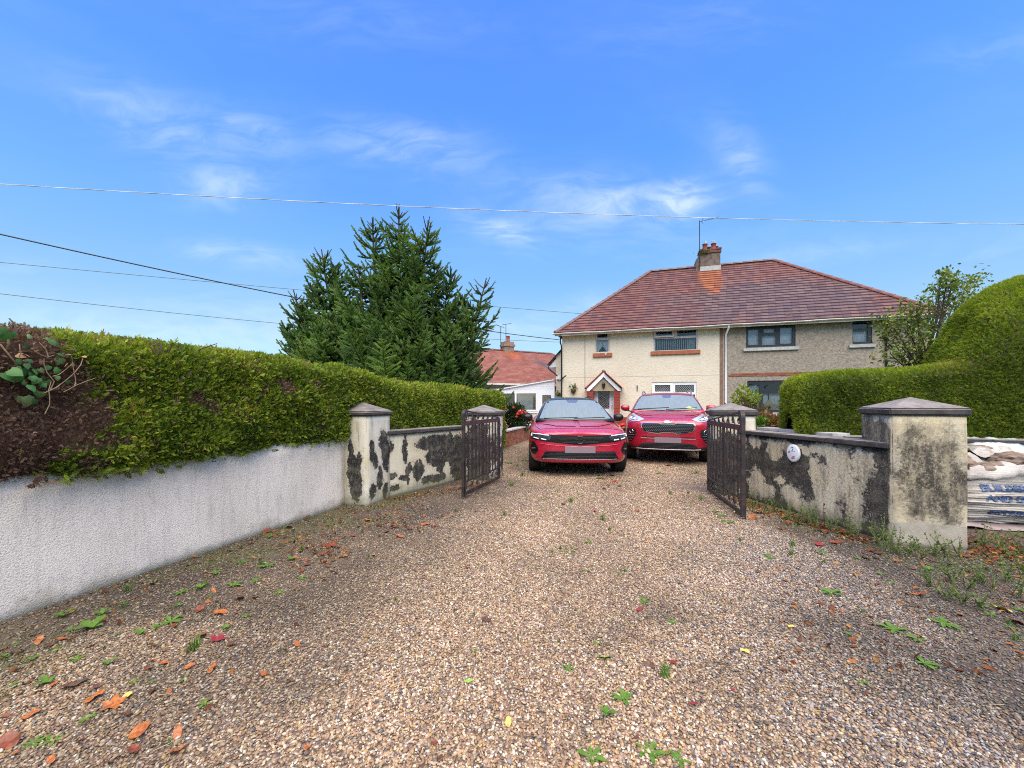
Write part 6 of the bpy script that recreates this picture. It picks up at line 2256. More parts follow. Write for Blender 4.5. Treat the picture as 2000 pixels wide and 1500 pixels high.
def cut_arches(me, centres, r, x_in):
    o = bpy.data.objects.new('tmp', me)
    C.objects.link(o)
    cm = MB()
    for (y, z) in centres:
        for s in (-1, 1):
            k = 32
            poly = [(y + r * math.cos(2 * math.pi * i / k), z + r * math.sin(2 * math.pi * i / k)) for i in range(k)]
            a, b = (x_in, 1.4) if s > 0 else (-1.4, -x_in)
            cm.prism(poly, a, b, axis='x')
    cme = cm.mesh('cut')
    fix_normals(cme)
    co = bpy.data.objects.new('tmpc', cme)
    C.objects.link(co)
    md = o.modifiers.new('b', 'BOOLEAN')
    md.operation = 'DIFFERENCE'
    md.object = co
    md.solver = 'EXACT'
    bpy.context.view_layer.update()
    out = bpy.data.meshes.new_from_object(o.evaluated_get(bpy.context.evaluated_depsgraph_get()))
    bpy.data.objects.remove(o)
    bpy.data.objects.remove(co)
    out.name = me.name
    return out


def bvh(*meshes):
    V, F = [], []
    for me in meshes:
        o = len(V)
        V += [v.co.copy() for v in me.vertices]
        F += [tuple(i + o for i in p.vertices) for p in me.polygons]
    return BVHTree.FromPolygons(V, F)


def cast(tree, o, d):
    """ray cast that also catches rays falling exactly on a mesh edge"""
    for dx, dz in ((0, 0), (.0013, .0007), (-.0013, -.0007), (.003, -.003), (-.006, .005)):
        h = tree.ray_cast(o + Vector((dx * (abs(d.x) < .5), dx * (abs(d.y) < .5), dz * (abs(d.z) < .5))), d)
        if h[0] is not None:
            return h
    return h


def inside(poly, x, y):
    c = False
    j = len(poly) - 1
    for i in range(len(poly)):
        if (poly[i][1] > y) != (poly[j][1] > y) and x < (poly[j][0] - poly[i][0]) * (y - poly[i][1]) / (poly[j][1] - poly[i][1]) + poly[i][0]:
            c = not c
        j = i
    return c


def patch(tree, poly, off=.004, step=.03, axis='y', rim=.01):
    """a panel cut to an outline and laid on the body: outline in (x,z) cast along +y, or (y,z) cast along x, or (x,y) cast down"""
    bm = bmesh.new()
    vs = [bm.verts.new((a, b, 0)) for a, b in poly]
    f = bm.faces.new(vs)
    bmesh.ops.recalc_face_normals(bm, faces=[f])
    xs, ys = [p[0] for p in poly], [p[1] for p in poly]
    for ax, lo, hi in ((0, min(xs), max(xs)), (1, min(ys), max(ys))):
        k = max(1, int((hi - lo) / step))
        for i in range(1, k):
            co, no = [0, 0, 0], [0, 0, 0]
            co[ax] = lo + (hi - lo) * i / k
            no[ax] = 1
            bmesh.ops.bisect_plane(bm, geom=list(bm.verts) + list(bm.edges) + list(bm.faces), plane_co=co, plane_no=no)
    border = {v for e in bm.edges if len(e.link_faces) == 1 for v in e.verts}
    last = None
    hits = {}
    for v in bm.verts:
        a, b = v.co.x, v.co.y
        if axis == 'y':
            h = cast(tree, Vector((a, -3, b)), Vector((0, 1, 0)))
        elif axis == 'x':
            h = cast(tree, Vector((3, a, b)), Vector((-1, 0, 0)))
        elif axis == '-x':
            h = cast(tree, Vector((-3, a, b)), Vector((1, 0, 0)))
        else:
            h = cast(tree, Vector((a, b, 4)), Vector((0, 0, -1)))
        hits[v] = h
    good = [h for h in hits.values() if h[0] is not None]
    for v, h in hits.items():
        if h[0] is None:
            a, b = v.co.x, v.co.y
            key = {'y': lambda p: (p.x - a) ** 2 + (p.z - b) ** 2, 'x': lambda p: (p.y - a) ** 2 + (p.z - b) ** 2, '-x': lambda p: (p.y - a) ** 2 + (p.z - b) ** 2, 'z': lambda p: (p.x - a) ** 2 + (p.y - b) ** 2}[axis]
            h = min(good, key=lambda q: key(q[0]))
        p, n = h[0], h[1]
        lean = {'y': Vector((0, -1, 0)), 'x': Vector((1, 0, 0)), '-x': Vector((-1, 0, 0)), 'z': Vector((0, 0, 1))}[axis]
        if n.dot(lean) < 0:
            n = -n
        o_ = off if v not in border else off * .75
        v.co = p + (n + lean).normalized() * o_
    me = bpy.data.meshes.new('panel')
    bm.normal_update()
    bm.to_mesh(me)
    bm.free()
    for p in me.polygons:
        p.use_smooth = True
    return me


def mirror_poly(poly):
    return [(-x, z) for x, z in poly[::-1]]


def laid_line(tree, pts, w, parent, name, m, axis='y', off=.006, n=24):
    """a narrow strip along a polyline on the body"""
    out = []
    P = [Vector((a, b, 0)) for a, b in pts]
    L = [0]
    for a, b in zip(P[:-1], P[1:]):
        L.append(L[-1] + (b - a).length)
    for i in range(n + 1):
        d = L[-1] * i / n
        for k in range(len(P) - 1):
            if L[k + 1] >= d - 1e-9:
                q = P[k].lerp(P[k + 1], (d - L[k]) / max(L[k + 1] - L[k], 1e-9))
                break
        if axis == 'y':
            h = cast(tree, Vector((q.x, -3, q.y)), Vector((0, 1, 0)))
            lean = Vector((0, -1, 0))
        elif axis == 'z':
            h = cast(tree, Vector((q.x, q.y, 4)), Vector((0, 0, -1)))
            lean = Vector((0, 0, 1))
        else:
            s = 1 if axis == 'x' else -1
            h = cast(tree, Vector((3 * s, q.x, q.y)), Vector((-s, 0, 0)))
            lean = Vector((s, 0, 0))
        if h[0] is not None:
            nn = h[1] if h[1].dot(lean) > 0 else -h[1]
            out.append(h[0] + nn * off)
    if len(out) > 1:
        return MB().tube(out, w, 4).build(name, m, parent)


def wheel(parent, x, y, r, w, spokes=10):
    s = 1 if x > 0 else -1
    Mx = Matrix.Translation((x, y, r)) @ Matrix.Rotation(R(90) * s, 4, 'Y')
    h = w / 2
    tyre = MB().lathe([(r * .66, -h * .8), (r * .93, -h), (r * .985, -h * .85), (r, -h * .6), (r, h * .6), (r * .985, h * .85), (r * .93, h), (r * .66, h * .8)], 36, M=Mx)
    tyre.lathe([(r * .66, -h * .8), (r * .60, -h * .3), (.02, -h * .3)], 24, M=Mx)
    # tread grooves
    for g_ in (-.35, 0, .35):
        tyre.lathe([(r * 1.001, g_ * w - .004), (r * 1.001, g_ * w + .004)], 36, M=Mx)
    wh = tyre.build('wheel', M['rubber'], parent)
    rim = MB().lathe([(r * .66, h * .75), (r * .68, h * .86), (r * .62, h * .80), (r * .60, h * .3)], 30, M=Mx)
    for k in range(spokes):
        a = 2 * math.pi * k / spokes
        p0 = Mx @ Vector((.05 * math.cos(a), .05 * math.sin(a), h * .72))
        p1 = Mx @ Vector((r * .63 * math.cos(a), r * .63 * math.sin(a), h * .78))
        rim.bar(p0, p1, .035, .02, up=(s, 0, 0))
    rim.lathe([(0, h * .8), (.07, h * .78), (.075, h * .6)], 16, M=Mx)
    rim.build('rim', M['alloy'], wh)


def mirror_unit(parent, x, y, z, m, base_m, s=1.0):
    """door mirror: a rounded shell on a short arm"""
    sg = 1 if x > 0 else -1
    bm = bmesh.new()
    bmesh.ops.create_uvsphere(bm, u_segments=16, v_segments=10, radius=1)
    for v in bm.verts:
        c = v.co
        ky = .075 if c.y < 0 else .035
        zz = c.z * (.085 if c.z < 0 else .075)
        v.co = Vector((c.x * .115 * s * (1 - .15 * max(0, -c.x * sg)), c.y * ky * s * (1 + .2 * c.x * sg), zz * s + .008 * c.x * sg))
        v.co += Vector((x, y, z))
    me = bpy.data.meshes.new('door_mirror')
    bm.to_mesh(me)
    bm.free()
    for p in me.polygons:
        p.use_smooth = True
    o = link('door_mirror', me, m, parent)
    MB().bar((x - sg * .03, y, z - .06 * s), (x - sg * .17, y + .05, z - .10 * s), .07, .03).build('mirror_arm', base_m, o)
    MB().box(x - .09 * s, x + .09 * s, y + .030, y + .036, z - .055, z + .055).build('mirror_glass', M['side_glass'], o)
    return o


def offset_poly(poly, d):
    cx = sum(p[0] for p in poly) / len(poly)
    out = []
    n = len(poly)
    for i in range(n):
        a, b, c = Vector(poly[i - 1]), Vector(poly[i]), Vector(poly[(i + 1) % n])
        e1, e2 = (b - a).normalized(), (c - b).normalized()
        n1, n2 = Vector((e1.y, -e1.x)), Vector((e2.y, -e2.x))
        k = (n1 + n2)
        k = k / max(k.length_squared * .5, .35)
        out.append((b.x + k.x * d, b.y + k.y * d))
    return out


def orient(poly):
    a = sum(poly[i][0] * poly[(i + 1) % len(poly)][1] - poly[(i + 1) % len(poly)][0] * poly[i][1] for i in range(len(poly)))
    return poly if a > 0 else poly[::-1]


def body_prof(y, w, zb, zs, zt, crease=.10, tuck=.045):
    zm = zb + (zs - zb) * .48
    return y, [(0, zb), (w * .84, zb), (w * .965, zb + .06), (w, zm), (w * .992, zs - crease), (w - tuck, zs - .01), (w * .74, zt - .012), (w * .40, zt), (0, zt + .006)]


def hatchback():
    t = thing('parked_car', 'red hatchback with black roof and slim dark grille parked nose-first towards the gates', 'car', (0, 0, 0), 0, 'red cars parked on the drive')
    paint = M['paint_red']
    st = [(0.0, .42, .30, .755, .79), (.035, .60, .27, .775, .81), (.12, .76, .245, .79, .838), (.28, .865, .225, .805, .872), (.52, .908, .21, .835, .905), (.85, .925, .20, .875, .945), (1.2, .925, .20, .915, .985), (1.6, .92, .20, .945, 1.01),
          (2.4, .92, .20, .96, 1.0), (3.2, .925, .20, .985, 1.02), (3.8, .90, .22, 1.0, 1.03), (4.15, .84, .28, 1.0, 1.02), (4.33, .72, .36, .95, .98), (4.37, .55, .42, .9, .93)]
    body0 = shell('body', st, body_prof)
    tr = bvh(body0)
    body = cut_arches(body0, [(.86, .335), (3.52, .335)], .375, .62)
    b = link('body', body, [paint, M['black_plastic']], t)

    def cab(y, zt, wb):
        f = max(0, (zt - .95))
        wt = wb - f * .50
        return y, [(0, .88), (wb, .88), (wb, .96), (wb - (zt - .96) * .26, .96 + (zt - .96) * .55), (wt, zt - .035), (wt - .10, zt), (wt * .45, zt + .016), (0, zt + .02)]
    cs = [(.98, .972, .80), (1.12, 1.03, .80), (1.5, 1.215, .80), (1.85, 1.36, .80), (2.05, 1.415, .80), (2.5, 1.445, .80), (3.2, 1.42, .80), (3.7, 1.34, .78), (4.1, 1.16, .72), (4.27, 1.0, .66)]
    cabin = shell('cabin', cs, cab)
    cb = link('cabin', cabin, M['gloss_black'], t, label='gloss black roof and pillars')
    tc = bvh(cabin)
    # windscreen and side glass
    wp = [(-.71, 1.008), (-.35, .994), (0, .990), (.35, .994), (.71, 1.008), (.645, 1.16), (.575, 1.31), (.54, 1.362), (.3, 1.384), (0, 1.39), (-.3, 1.384), (-.54, 1.362), (-.575, 1.31), (-.645, 1.16)]
    link('windscreen', patch(tc, wp, .006, .07), M['windscreen'], t)
    for ax in ('x', '-x'):
        sw = [(1.35, 1.0), (2.9, 1.0), (3.55, 1.06), (3.62, 1.20), (3.2, 1.34), (2.5, 1.37), (2.05, 1.34), (1.7, 1.2)]
        link('side_window', patch(tc, sw, .005, .1, ax), M['side_glass'], t)
    sp = [(-.13, 1.386), (.13, 1.386), (.11, 1.345), (.07, 1.325), (-.07, 1.325), (-.11, 1.345)]
    link('sensor_housing', patch(tc, sp, .010, .05), M['lens_grey'], t)
    # wipers lying on the cowl
    for a_, b_ in (((-.62, 1.005), (.05, 1.022)), ((-.02, 1.005), (.60, 1.026))):
        laid_line(tc, [a_, b_], .007, t, 'wiper', M['black_plastic'], off=.010)
    MB().box(-.70, .70, 1.02, 1.12, .965, .984).build('cowl_panel', M['black_plastic'], t)
    # bonnet shut lines, centre crease and folds
    laid_line(tr, [(-.78, .66), (-.70, .30), (-.35, .235), (0, .22), (.35, .235), (.70, .30), (.78, .66)], .0045, t, 'bonnet_edge', M['gloss_black'], axis='z', off=.001, n=40)
    for s in (-1, 1):
        laid_line(tr, [(s * .78, .66), (s * .80, 1.10)], .004, t, 'bonnet_edge', M['gloss_black'], axis='z', off=.001)
        # raised plane of the bonnet, a wide shallow facet
        fc = [(s * .04, .36), (s * .05, 1.02), (s * .60, 1.02), (s * .66, .75), (s * .40, .42)]
        link('bonnet_panel', patch(tr, fc if s > 0 else fc[::-1], .013, .06, 'z'), paint, t)
    # black band: grille between slim lamps
    band = [(-.885, .755), (-.86, .785), (-.55, .765), (0, .748), (.55, .765), (.86, .785), (.885, .755), (.85, .672), (.60, .640), (.30, .610), (.08, .588), (-.08, .588), (-.30, .610), (-.60, .640), (-.85, .672)]
    gr = link('grille', patch(tr, band, .006, .05), M['gloss_black'], t)
    for z0 in (.625, .648, .671, .694, .717):
        xm = .30 + (z0 - .62) * 1.1
        laid_line(tr, [(-min(xm, .42), z0 + .004), (0, z0), (min(xm, .42), z0 + .004)], .0045, gr, 'grille_bar', M['black_plastic'], off=.010)
    # badge: black ring with a lightning bar
    yb = cast(tr, Vector((0, -3, .672)), Vector((0, 1, 0)))[0].y - .016
    bd = MB().tube([(.066 * math.cos(a), yb, .675 + .066 * math.sin(a)) for a in np.linspace(0, 6.283, 25)], .006, 6, cap=False)
    for p, q in (((-.085, .690), (-.005, .672)), ((-.005, .672), (.012, .684)), ((.012, .684), (.085, .660))):
        bd.bar((p[0], yb, p[1]), (q[0], yb, q[1]), .012, .008, up=(0, 1, 0))
    bd.build('badge', mat('dark_chrome', (.12, .12, .13), .2, .9)[0], gr)
    for s in (-1, 1):
        lp = orient([(s * .875, .752), (s * .84, .772), (s * .55, .757), (s * .50, .74), (s * .53, .672), (s * .62, .655), (s * .84, .682)])
        hl = link('headlight', patch(tr, lp, .010, .04), mat('smoked_lens', (.030, .034, .038), .08, Coat_Weight=1.0)[0], t)
        laid_line(tr, [(s * .845, .715), (s * .845, .758), (s * .70, .757), (s * .54, .745)], .010, hl, 'light_strip', M['lens_white'], off=.012)
        laid_line(tr, [(s * .80, .697), (s * .72, .682)], .010, hl, 'light_strip', M['lens_white'], off=.012, n=6)
        laid_line(tr, [(s * .67, .680), (s * .585, .668)], .011, hl, 'light_strip', M['lens_white'], off=.012, n=6)
        # side intake
        ip = orient([(s * .845, .625), (s * .80, .628), (s * .735, .52), (s * .73, .475), (s * .79, .395), (s * .855, .40), (s * .87, .50)])
        si = link('side_intake', patch(tr, ip, .006, .04), M['gloss_black'], t)
        laid_line(tr, [(s * .83, .50), (s * .78, .515)], .014, si, 'fog_lamp', M['lens_grey'], off=.010, n=5)
        # red blade below it
        bp = orient([(s * .73, .45), (s * .60, .455), (s * .68, .345), (s * .88, .35), (s * .80, .38)])
        link('bumper_blade', patch(tr, bp, .014, .05), paint, t)
    lo = [(-.60, .475), (.60, .475), (.70, .36), (.66, .335), (-.66, .335), (-.70, .36)]
    lg = link('lower_grille', patch(tr, lo, .006, .05), M['black_plastic'], t)
    for z0 in (.36, .385, .41, .435, .458):
        laid_line(tr, [(-.62, z0), (.62, z0)], .006, lg, 'grille_bar', M['gloss_black'], off=.012)
    laid_line(tr, [(-.64, .338), (.64, .338)], .005, lg, 'trim_strip', M['alloy'], off=.010)
    rx = [(-.09, .445), (.09, .445), (.08, .345), (-.08, .345)]
    link('radar_cover', patch(tr, rx, .016, .05), M['gloss_black'], lg)
    chin = [(-.70, .298), (.70, .298), (.62, .255), (-.62, .255)]
    # crease line across the bumper
    laid_line(tr, [(-.70, .60), (-.45, .575), (0, .555), (.45, .575), (.70, .60)], .007, t, 'bumper_crease', paint, off=.002, n=40)
    yp = cast(tr, Vector((0, -3, .50)), Vector((0, 1, 0)))[0].y
    pm_ = MB().box(-.265, .265, yp - .018, yp - .006, .445, .560).mesh('number_plate')
    bevel_mesh(pm_, .004)
    link('number_plate', pm_, M['plate'], t)
    for x, y in ((-.80, .86), (.80, .86), (-.80, 3.52), (.80, 3.52)):
        wheel(t, x, y, .335, .225)
    MB().box(-.60, .60, .3, 4.1, .24, .30).build('underbody', M['black_plastic'], t)
    mb = MB()
    for s in (-1, 1):
        for y in (.86, 3.52):
            mb.box(min(s * .60, s * .61), max(s * .60, s * .61), y - .42, y + .42, .15, .80)
    mb.build('wheel_well', M['black_plastic'], t)
    for s in (-1, 1):
        mirror_unit(t, s * .955, 1.62, 1.015, M['gloss_black'], M['black_plastic'])
        ps = [(.45, .38), (.50, .19), (1.28, .19), (1.34, .26)]
        laid_line(tr, [(1.26, .20), (3.1, .20)], .03, t, 'sill_trim', M['black_plastic'], axis='x' if s > 0 else '-x', off=.004)
        laid_line(tr, [(1.30, .9), (1.33, .45), (1.45, .25)], .004, t, 'door_seam', M['gloss_black'], axis='x' if s > 0 else '-x', off=.001)
        laid_line(tr, [(2.35, .95), (2.35, .25)], .004, t, 'door_seam', M['gloss_black'], axis='x' if s > 0 else '-x', off=.001)
        MB().tube([(s * .46, 2.15, 1.44), (s * .45, 2.5, 1.475), (s * .44, 3.3, 1.45)], .012, 5).build('roof_rail', M['black_plastic'], t)
    return t


def crossover():
    t = thing('parked_car', 'taller red crossover with chrome-edged grille parked nearer the house by the right gate', 'car', (0, 0, 0), 0, 'red cars parked on the drive')
    paint = M['paint_red_dark']
    st = [(0.0, .42, .36, .86, .90), (.04, .62, .32, .895, .94), (.14, .78, .295, .925, .985), (.32, .87, .275, .97, 1.035), (.6, .905, .265, 1.02, 1.085), (.9, .922, .26, 1.055, 1.115), (1.25, .925, .26, 1.075, 1.14), (1.7, .925, .26, 1.085, 1.15),
          (2.6, .925, .26, 1.10, 1.14), (3.5, .925, .26, 1.12, 1.15), (4.05, .90, .3, 1.12, 1.15), (4.35, .82, .38, 1.06, 1.10), (4.46, .68, .45, 1.0, 1.04), (4.48, .5, .5, .96, 1.0)]
    body0 = shell('body', st, body_prof)
    tr = bvh(body0)
    body = cut_arches(body0, [(.92, .355), (3.58, .355)], .395, .62)
    link('body', body, paint, t)

    def cab(y, zt, wb):
        f = max(0, zt - 1.10)
        wt = wb - f * .38
        return y, [(0, 1.02), (wb, 1.02), (wb, 1.10), (wb - f * .20, 1.10 + f * .55), (wt, zt - .04), (wt - .10, zt), (wt * .45, zt + .016), (0, zt + .02)]
    cs = [(1.10, 1.115, .84), (1.25, 1.18, .84), (1.6, 1.345, .84), (1.95, 1.49, .84), (2.15, 1.55, .84), (2.7, 1.60, .84), (3.4, 1.585, .83), (3.9, 1.52, .81), (4.2, 1.36, .77), (4.38, 1.14, .72)]
    cabin = shell('cabin', cs, cab)
    link('cabin', cabin, paint, t)
    tc = bvh(cabin)
    wp = [(-.76, 1.165), (-.4, 1.15), (0, 1.145), (.4, 1.15), (.76, 1.165), (.71, 1.30), (.64, 1.44), (.60, 1.492), (.3, 1.518), (0, 1.525), (-.3, 1.518), (-.60, 1.492), (-.64, 1.44), (-.71, 1.30)]
    border = [(x * 1.03, z + (.012 if z > 1.4 else -.012)) for x, z in wp]
    link('windscreen_seal', patch(tc, border, .004, .08), M['gloss_black'], t)
    link('windscreen', patch(tc, wp, .009, .07), M['windscreen'], t)
    link('sensor_housing', patch(tc, [(-.11, 1.52), (.11, 1.52), (.09, 1.455), (.04, 1.44), (-.04, 1.44), (-.09, 1.455)], .013, .05), M['lens_grey'], t)
    lb = [(.42, 1.20), (.50, 1.235), (.56, 1.205), (.66, 1.20), (.60, 1.18), (.44, 1.18)]
    link('fallen_leaf_on_glass', patch(tc, lb, .016, .05), M['lens_lime'], t)
    for ax in ('x', '-x'):
        sw = [(1.5, 1.14), (3.0, 1.14), (3.75, 1.22), (3.85, 1.33), (3.4, 1.47), (2.7, 1.50), (2.2, 1.47), (1.85, 1.33)]
        link('side_window', patch(tc, sw, .006, .1, ax), M['side_glass'], t)
    for a_, b_ in (((-.66, 1.16), (.05, 1.20)), ((-.02, 1.155), (.66, 1.195))):
        laid_line(tc, [a_, b_], .008, t, 'wiper', M['black_plastic'], off=.016)
    # bonnet front edge and folds
    laid_line(tr, [(-.62, .44), (-.48, .24), (-.25, .175), (0, .16), (.25, .175), (.48, .24), (.62, .44)], .005, t, 'bonnet_edge', M['gloss_black'], axis='z', off=.001, n=40)
    for s in (-1, 1):
        laid_line(tr, [(s * .62, .44), (s * .80, .85), (s * .82, 1.2)], .0045, t, 'bonnet_edge', M['gloss_black'], axis='z', off=.001)
        fc = [(s * .30, .34), (s * .44, .55), (s * .52, 1.1), (s * .74, 1.1), (s * .70, .75), (s * .52, .42)]
        link('bonnet_panel', patch(tr, fc if s > 0 else fc[::-1], .014, .06, 'z'), paint, t)
    # tiger-nose outline
    half = [(0, .868), (.13, .868), (.18, .886), (.42, .886), (.50, .882), (.525, .855), (.515, .78), (.47, .725), (.36, .70), (.20, .675), (.16, .682), (.12, .700), (0, .702)]
    gp = half + [(-x, z) for x, z in half[-2:0:-1]]
    fr = link('grille_surround', patch(tr, offset_poly(orient(gp), .014), .006, .045), M['chrome'], t)
    gr = link('grille', patch(tr, gp, .012, .045), M['black_plastic'], t)
    mesh_ = MB()
    for i in range(-13, 14):
        for j in range(6):
            x = i * .040 + (j % 2) * .02
            z = .70 + j * .030
            if inside(offset_poly(orient(gp), -.015), x, z):
                h = cast(tr, Vector((x, -3, z)), Vector((0, 1, 0)))[0]
                if h is not None:
                    mesh_.box(h.x - .011, h.x + .011, h.y - .026, h.y - .010, z - .005, z + .005)
    mesh_.build('grille_mesh', M['lens_grey'], gr, kind='stuff')
    # oval badge with its letters
    hb = cast(tr, Vector((0, -3, .912)), Vector((0, 1, 0)))
    yb, tilt = hb[0].y, math.atan2(hb[1].z, -hb[1].y)
    Mb = Matrix.Translation((0, yb, .912)) @ Matrix.Rotation(-tilt, 4, 'X')
    k = 28
    ov = [(.072 * math.cos(a), -.012, .030 * math.sin(a)) for a in np.linspace(0, 6.283, k + 1)]
    bd = MB().tube([Mb @ Vector(p) for p in ov], .0055, 6, cap=False)
    ob = bd.build('badge', M['chrome'], t)
    dk = MB().add([Mb @ Vector((x, -.006, z)) for x, y, z in ov[:-1]], [tuple(range(k))]).build('badge_field', mat('badge_red', (.16, .01, .02), .3)[0], ob)
    tm = upright(text_mesh('KIA', .048, .002, .0016, sx=1.35))
    tm.transform(Mb @ Matrix.Translation((0, -.010, 0)))
    link('badge_letters', tm, M['lens_white'], ob)
    for s in (-1, 1):
        lp = orient([(s * .47, .965), (s * .56, 1.005), (s * .70, 1.065), (s * .80, 1.105), (s * .84, 1.10), (s * .845, 1.03), (s * .82, .955), (s * .72, .918), (s * .58, .925)])
        hl = link('headlight', patch(tr, lp, .010, .04), M['lens'], t)
        ip = orient([(s * .60, .965), (s * .70, 1.02), (s * .80, 1.05), (s * .82, .98), (s * .74, .938), (s * .64, .94)])
        link('headlight_reflector', patch(tr, ip, .014, .04), M['lens_grey'], hl)
        for cx_, cz_ in ((.69, .972), (.77, .99)):
            h = cast(tr, Vector((s * cx_, -3, cz_)), Vector((0, 1, 0)))
            MB().lathe([(0, .02), (.03, .018), (.036, .006)], 14, M=Matrix.Translation(h[0] + Vector((0, -.012, 0))) @ h[1].to_track_quat('Z', 'Y').to_matrix().to_4x4()).build('projector_lens', M['lens_white'], hl)
        fp = orient([(s * .655, .755), (s * .76, .765), (s * .85, .755), (s * .865, .66), (s * .85, .55), (s * .80, .485), (s * .74, .485), (s * .66, .60), (s * .63, .69)])
        fo = link('fog_pod', patch(tr, fp, .008, .04), M['black_plastic'], t)
        ring_ = []
        for a in np.linspace(0, 6.283, 17):
            h = cast(tr, Vector((s * .745 + .038 * math.cos(a), -3, .70 + .042 * math.sin(a))), Vector((0, 1, 0)))[0]
            ring_.append(h + Vector((0, -.014, 0)))
        MB().tube(ring_, .008, 5, cap=False).build('fog_lamp', M['chrome'], fo)
        for z0, x0, x1 in ((.625, .68, .80), (.57, .69, .80), (.52, .73, .80)):
            laid_line(tr, [(s * x0, z0), (s * x1, z0 - .004)], .008, fo, 'fog_strip', M['lens_grey'], off=.016, n=6)
        arch = offset_poly(fp, .012)
    slot = [(-.52, .600), (.52, .600), (.52, .575), (-.52, .575)]
    link('bumper_slot', patch(tr, slot, .005, .05), M['gloss_black'], t)
    laid_line(tr, [(-.54, .566), (.54, .566)], .008, t, 'bumper_lip', mat('pale_edge', (.55, .25, .28), .3)[0], off=.006)
    lo = [(-.52, .455), (-.35, .475), (.35, .475), (.52, .455), (.60, .375), (-.60, .375)]
    lg = link('lower_grille', patch(tr, lo, .008, .05), M['black_plastic'], t)
    for z0 in (.395, .42, .445):
        laid_line(tr, [(-.52, z0), (.52, z0)], .005, lg, 'grille_bar', M['gloss_black'], off=.014)
    sk = [(-.88, .415), (-.66, .385), (-.60, .37), (.60, .37), (.66, .385), (.88, .415), (.88, .33), (.60, .29), (-.60, .29), (-.88, .33)]
    skp = link('skid_plate', patch(tr, sk, .010, .05), rough_mat('grey_plastic', (.030, .031, .034), (.045, .046, .05), 6, .1), t)
    laid_line(tr, [(-.64, .350), (-.5, .345), (.5, .345), (.64, .350)], .014, skp, 'skid_edge', M['alloy'], off=.012)
    yp = cast(tr, Vector((0, -3, .52)), Vector((0, 1, 0)))[0].y
    pm_ = MB().box(-.265, .265, yp - .020, yp - .006, .475, .590).mesh('number_plate')
    bevel_mesh(pm_, .004)
    link('number_plate', pm_, M['plate'], t)
    for x, y in ((-.805, .92), (.805, .92), (-.805, 3.58), (.805, 3.58)):
        wheel(t, x, y, .355, .235)
    MB().box(-.60, .60, .3, 4.1, .30, .36).build('underbody', M['black_plastic'], t)
    mb = MB()
    for s in (-1, 1):
        for y in (.92, 3.58):
            mb.box(min(s * .60, s * .61), max(s * .60, s * .61), y - .44, y + .44, .2, .88)
    mb.build('wheel_well', M['black_plastic'], t)
    for s in (-1, 1):
        mirror_unit(t, s * .99, 1.62, 1.20, paint, M['black_plastic'], 1.05)
        ax = 'x' if s > 0 else '-x'
        laid_line(tr, [(1.34, .27), (3.15, .27)], .04, t, 'sill_trim', M['black_plastic'], axis=ax, off=.004)
        laid_line(tr, [(.92 + .41 * math.cos(a), .355 + .41 * math.sin(a)) for a in np.linspace(0, math.pi, 15)], .022, t, 'arch_trim', M['black_plastic'], axis=ax, off=.004, n=30)
        laid_line(tr, [(1.40, 1.0), (1.42, .45), (1.5, .3)], .004, t, 'door_seam', M['gloss_black'], axis=ax, off=.001)
        MB().tube([(s * .58, 2.0, 1.53), (s * .59, 2.15, 1.60), (s * .59, 2.8, 1.645), (s * .575, 3.6, 1.62), (s * .565, 3.75, 1.58)], .018, 6).build('roof_rail', M['alloy'], t)
    return t


M['lens_lime'] = mat('yellow_green_leaf', (.50, .62, .12), .5)[0]
car = hatchback()
car.location = at(1133, 787, 7.15)
car.location.z = 0
car.rotation_euler = (0, 0, -R(4))
car = crossover()
car.location = at(1304, 787, 8.65)
car.location.z = 0
car.rotation_euler = (0, 0, -R(20))
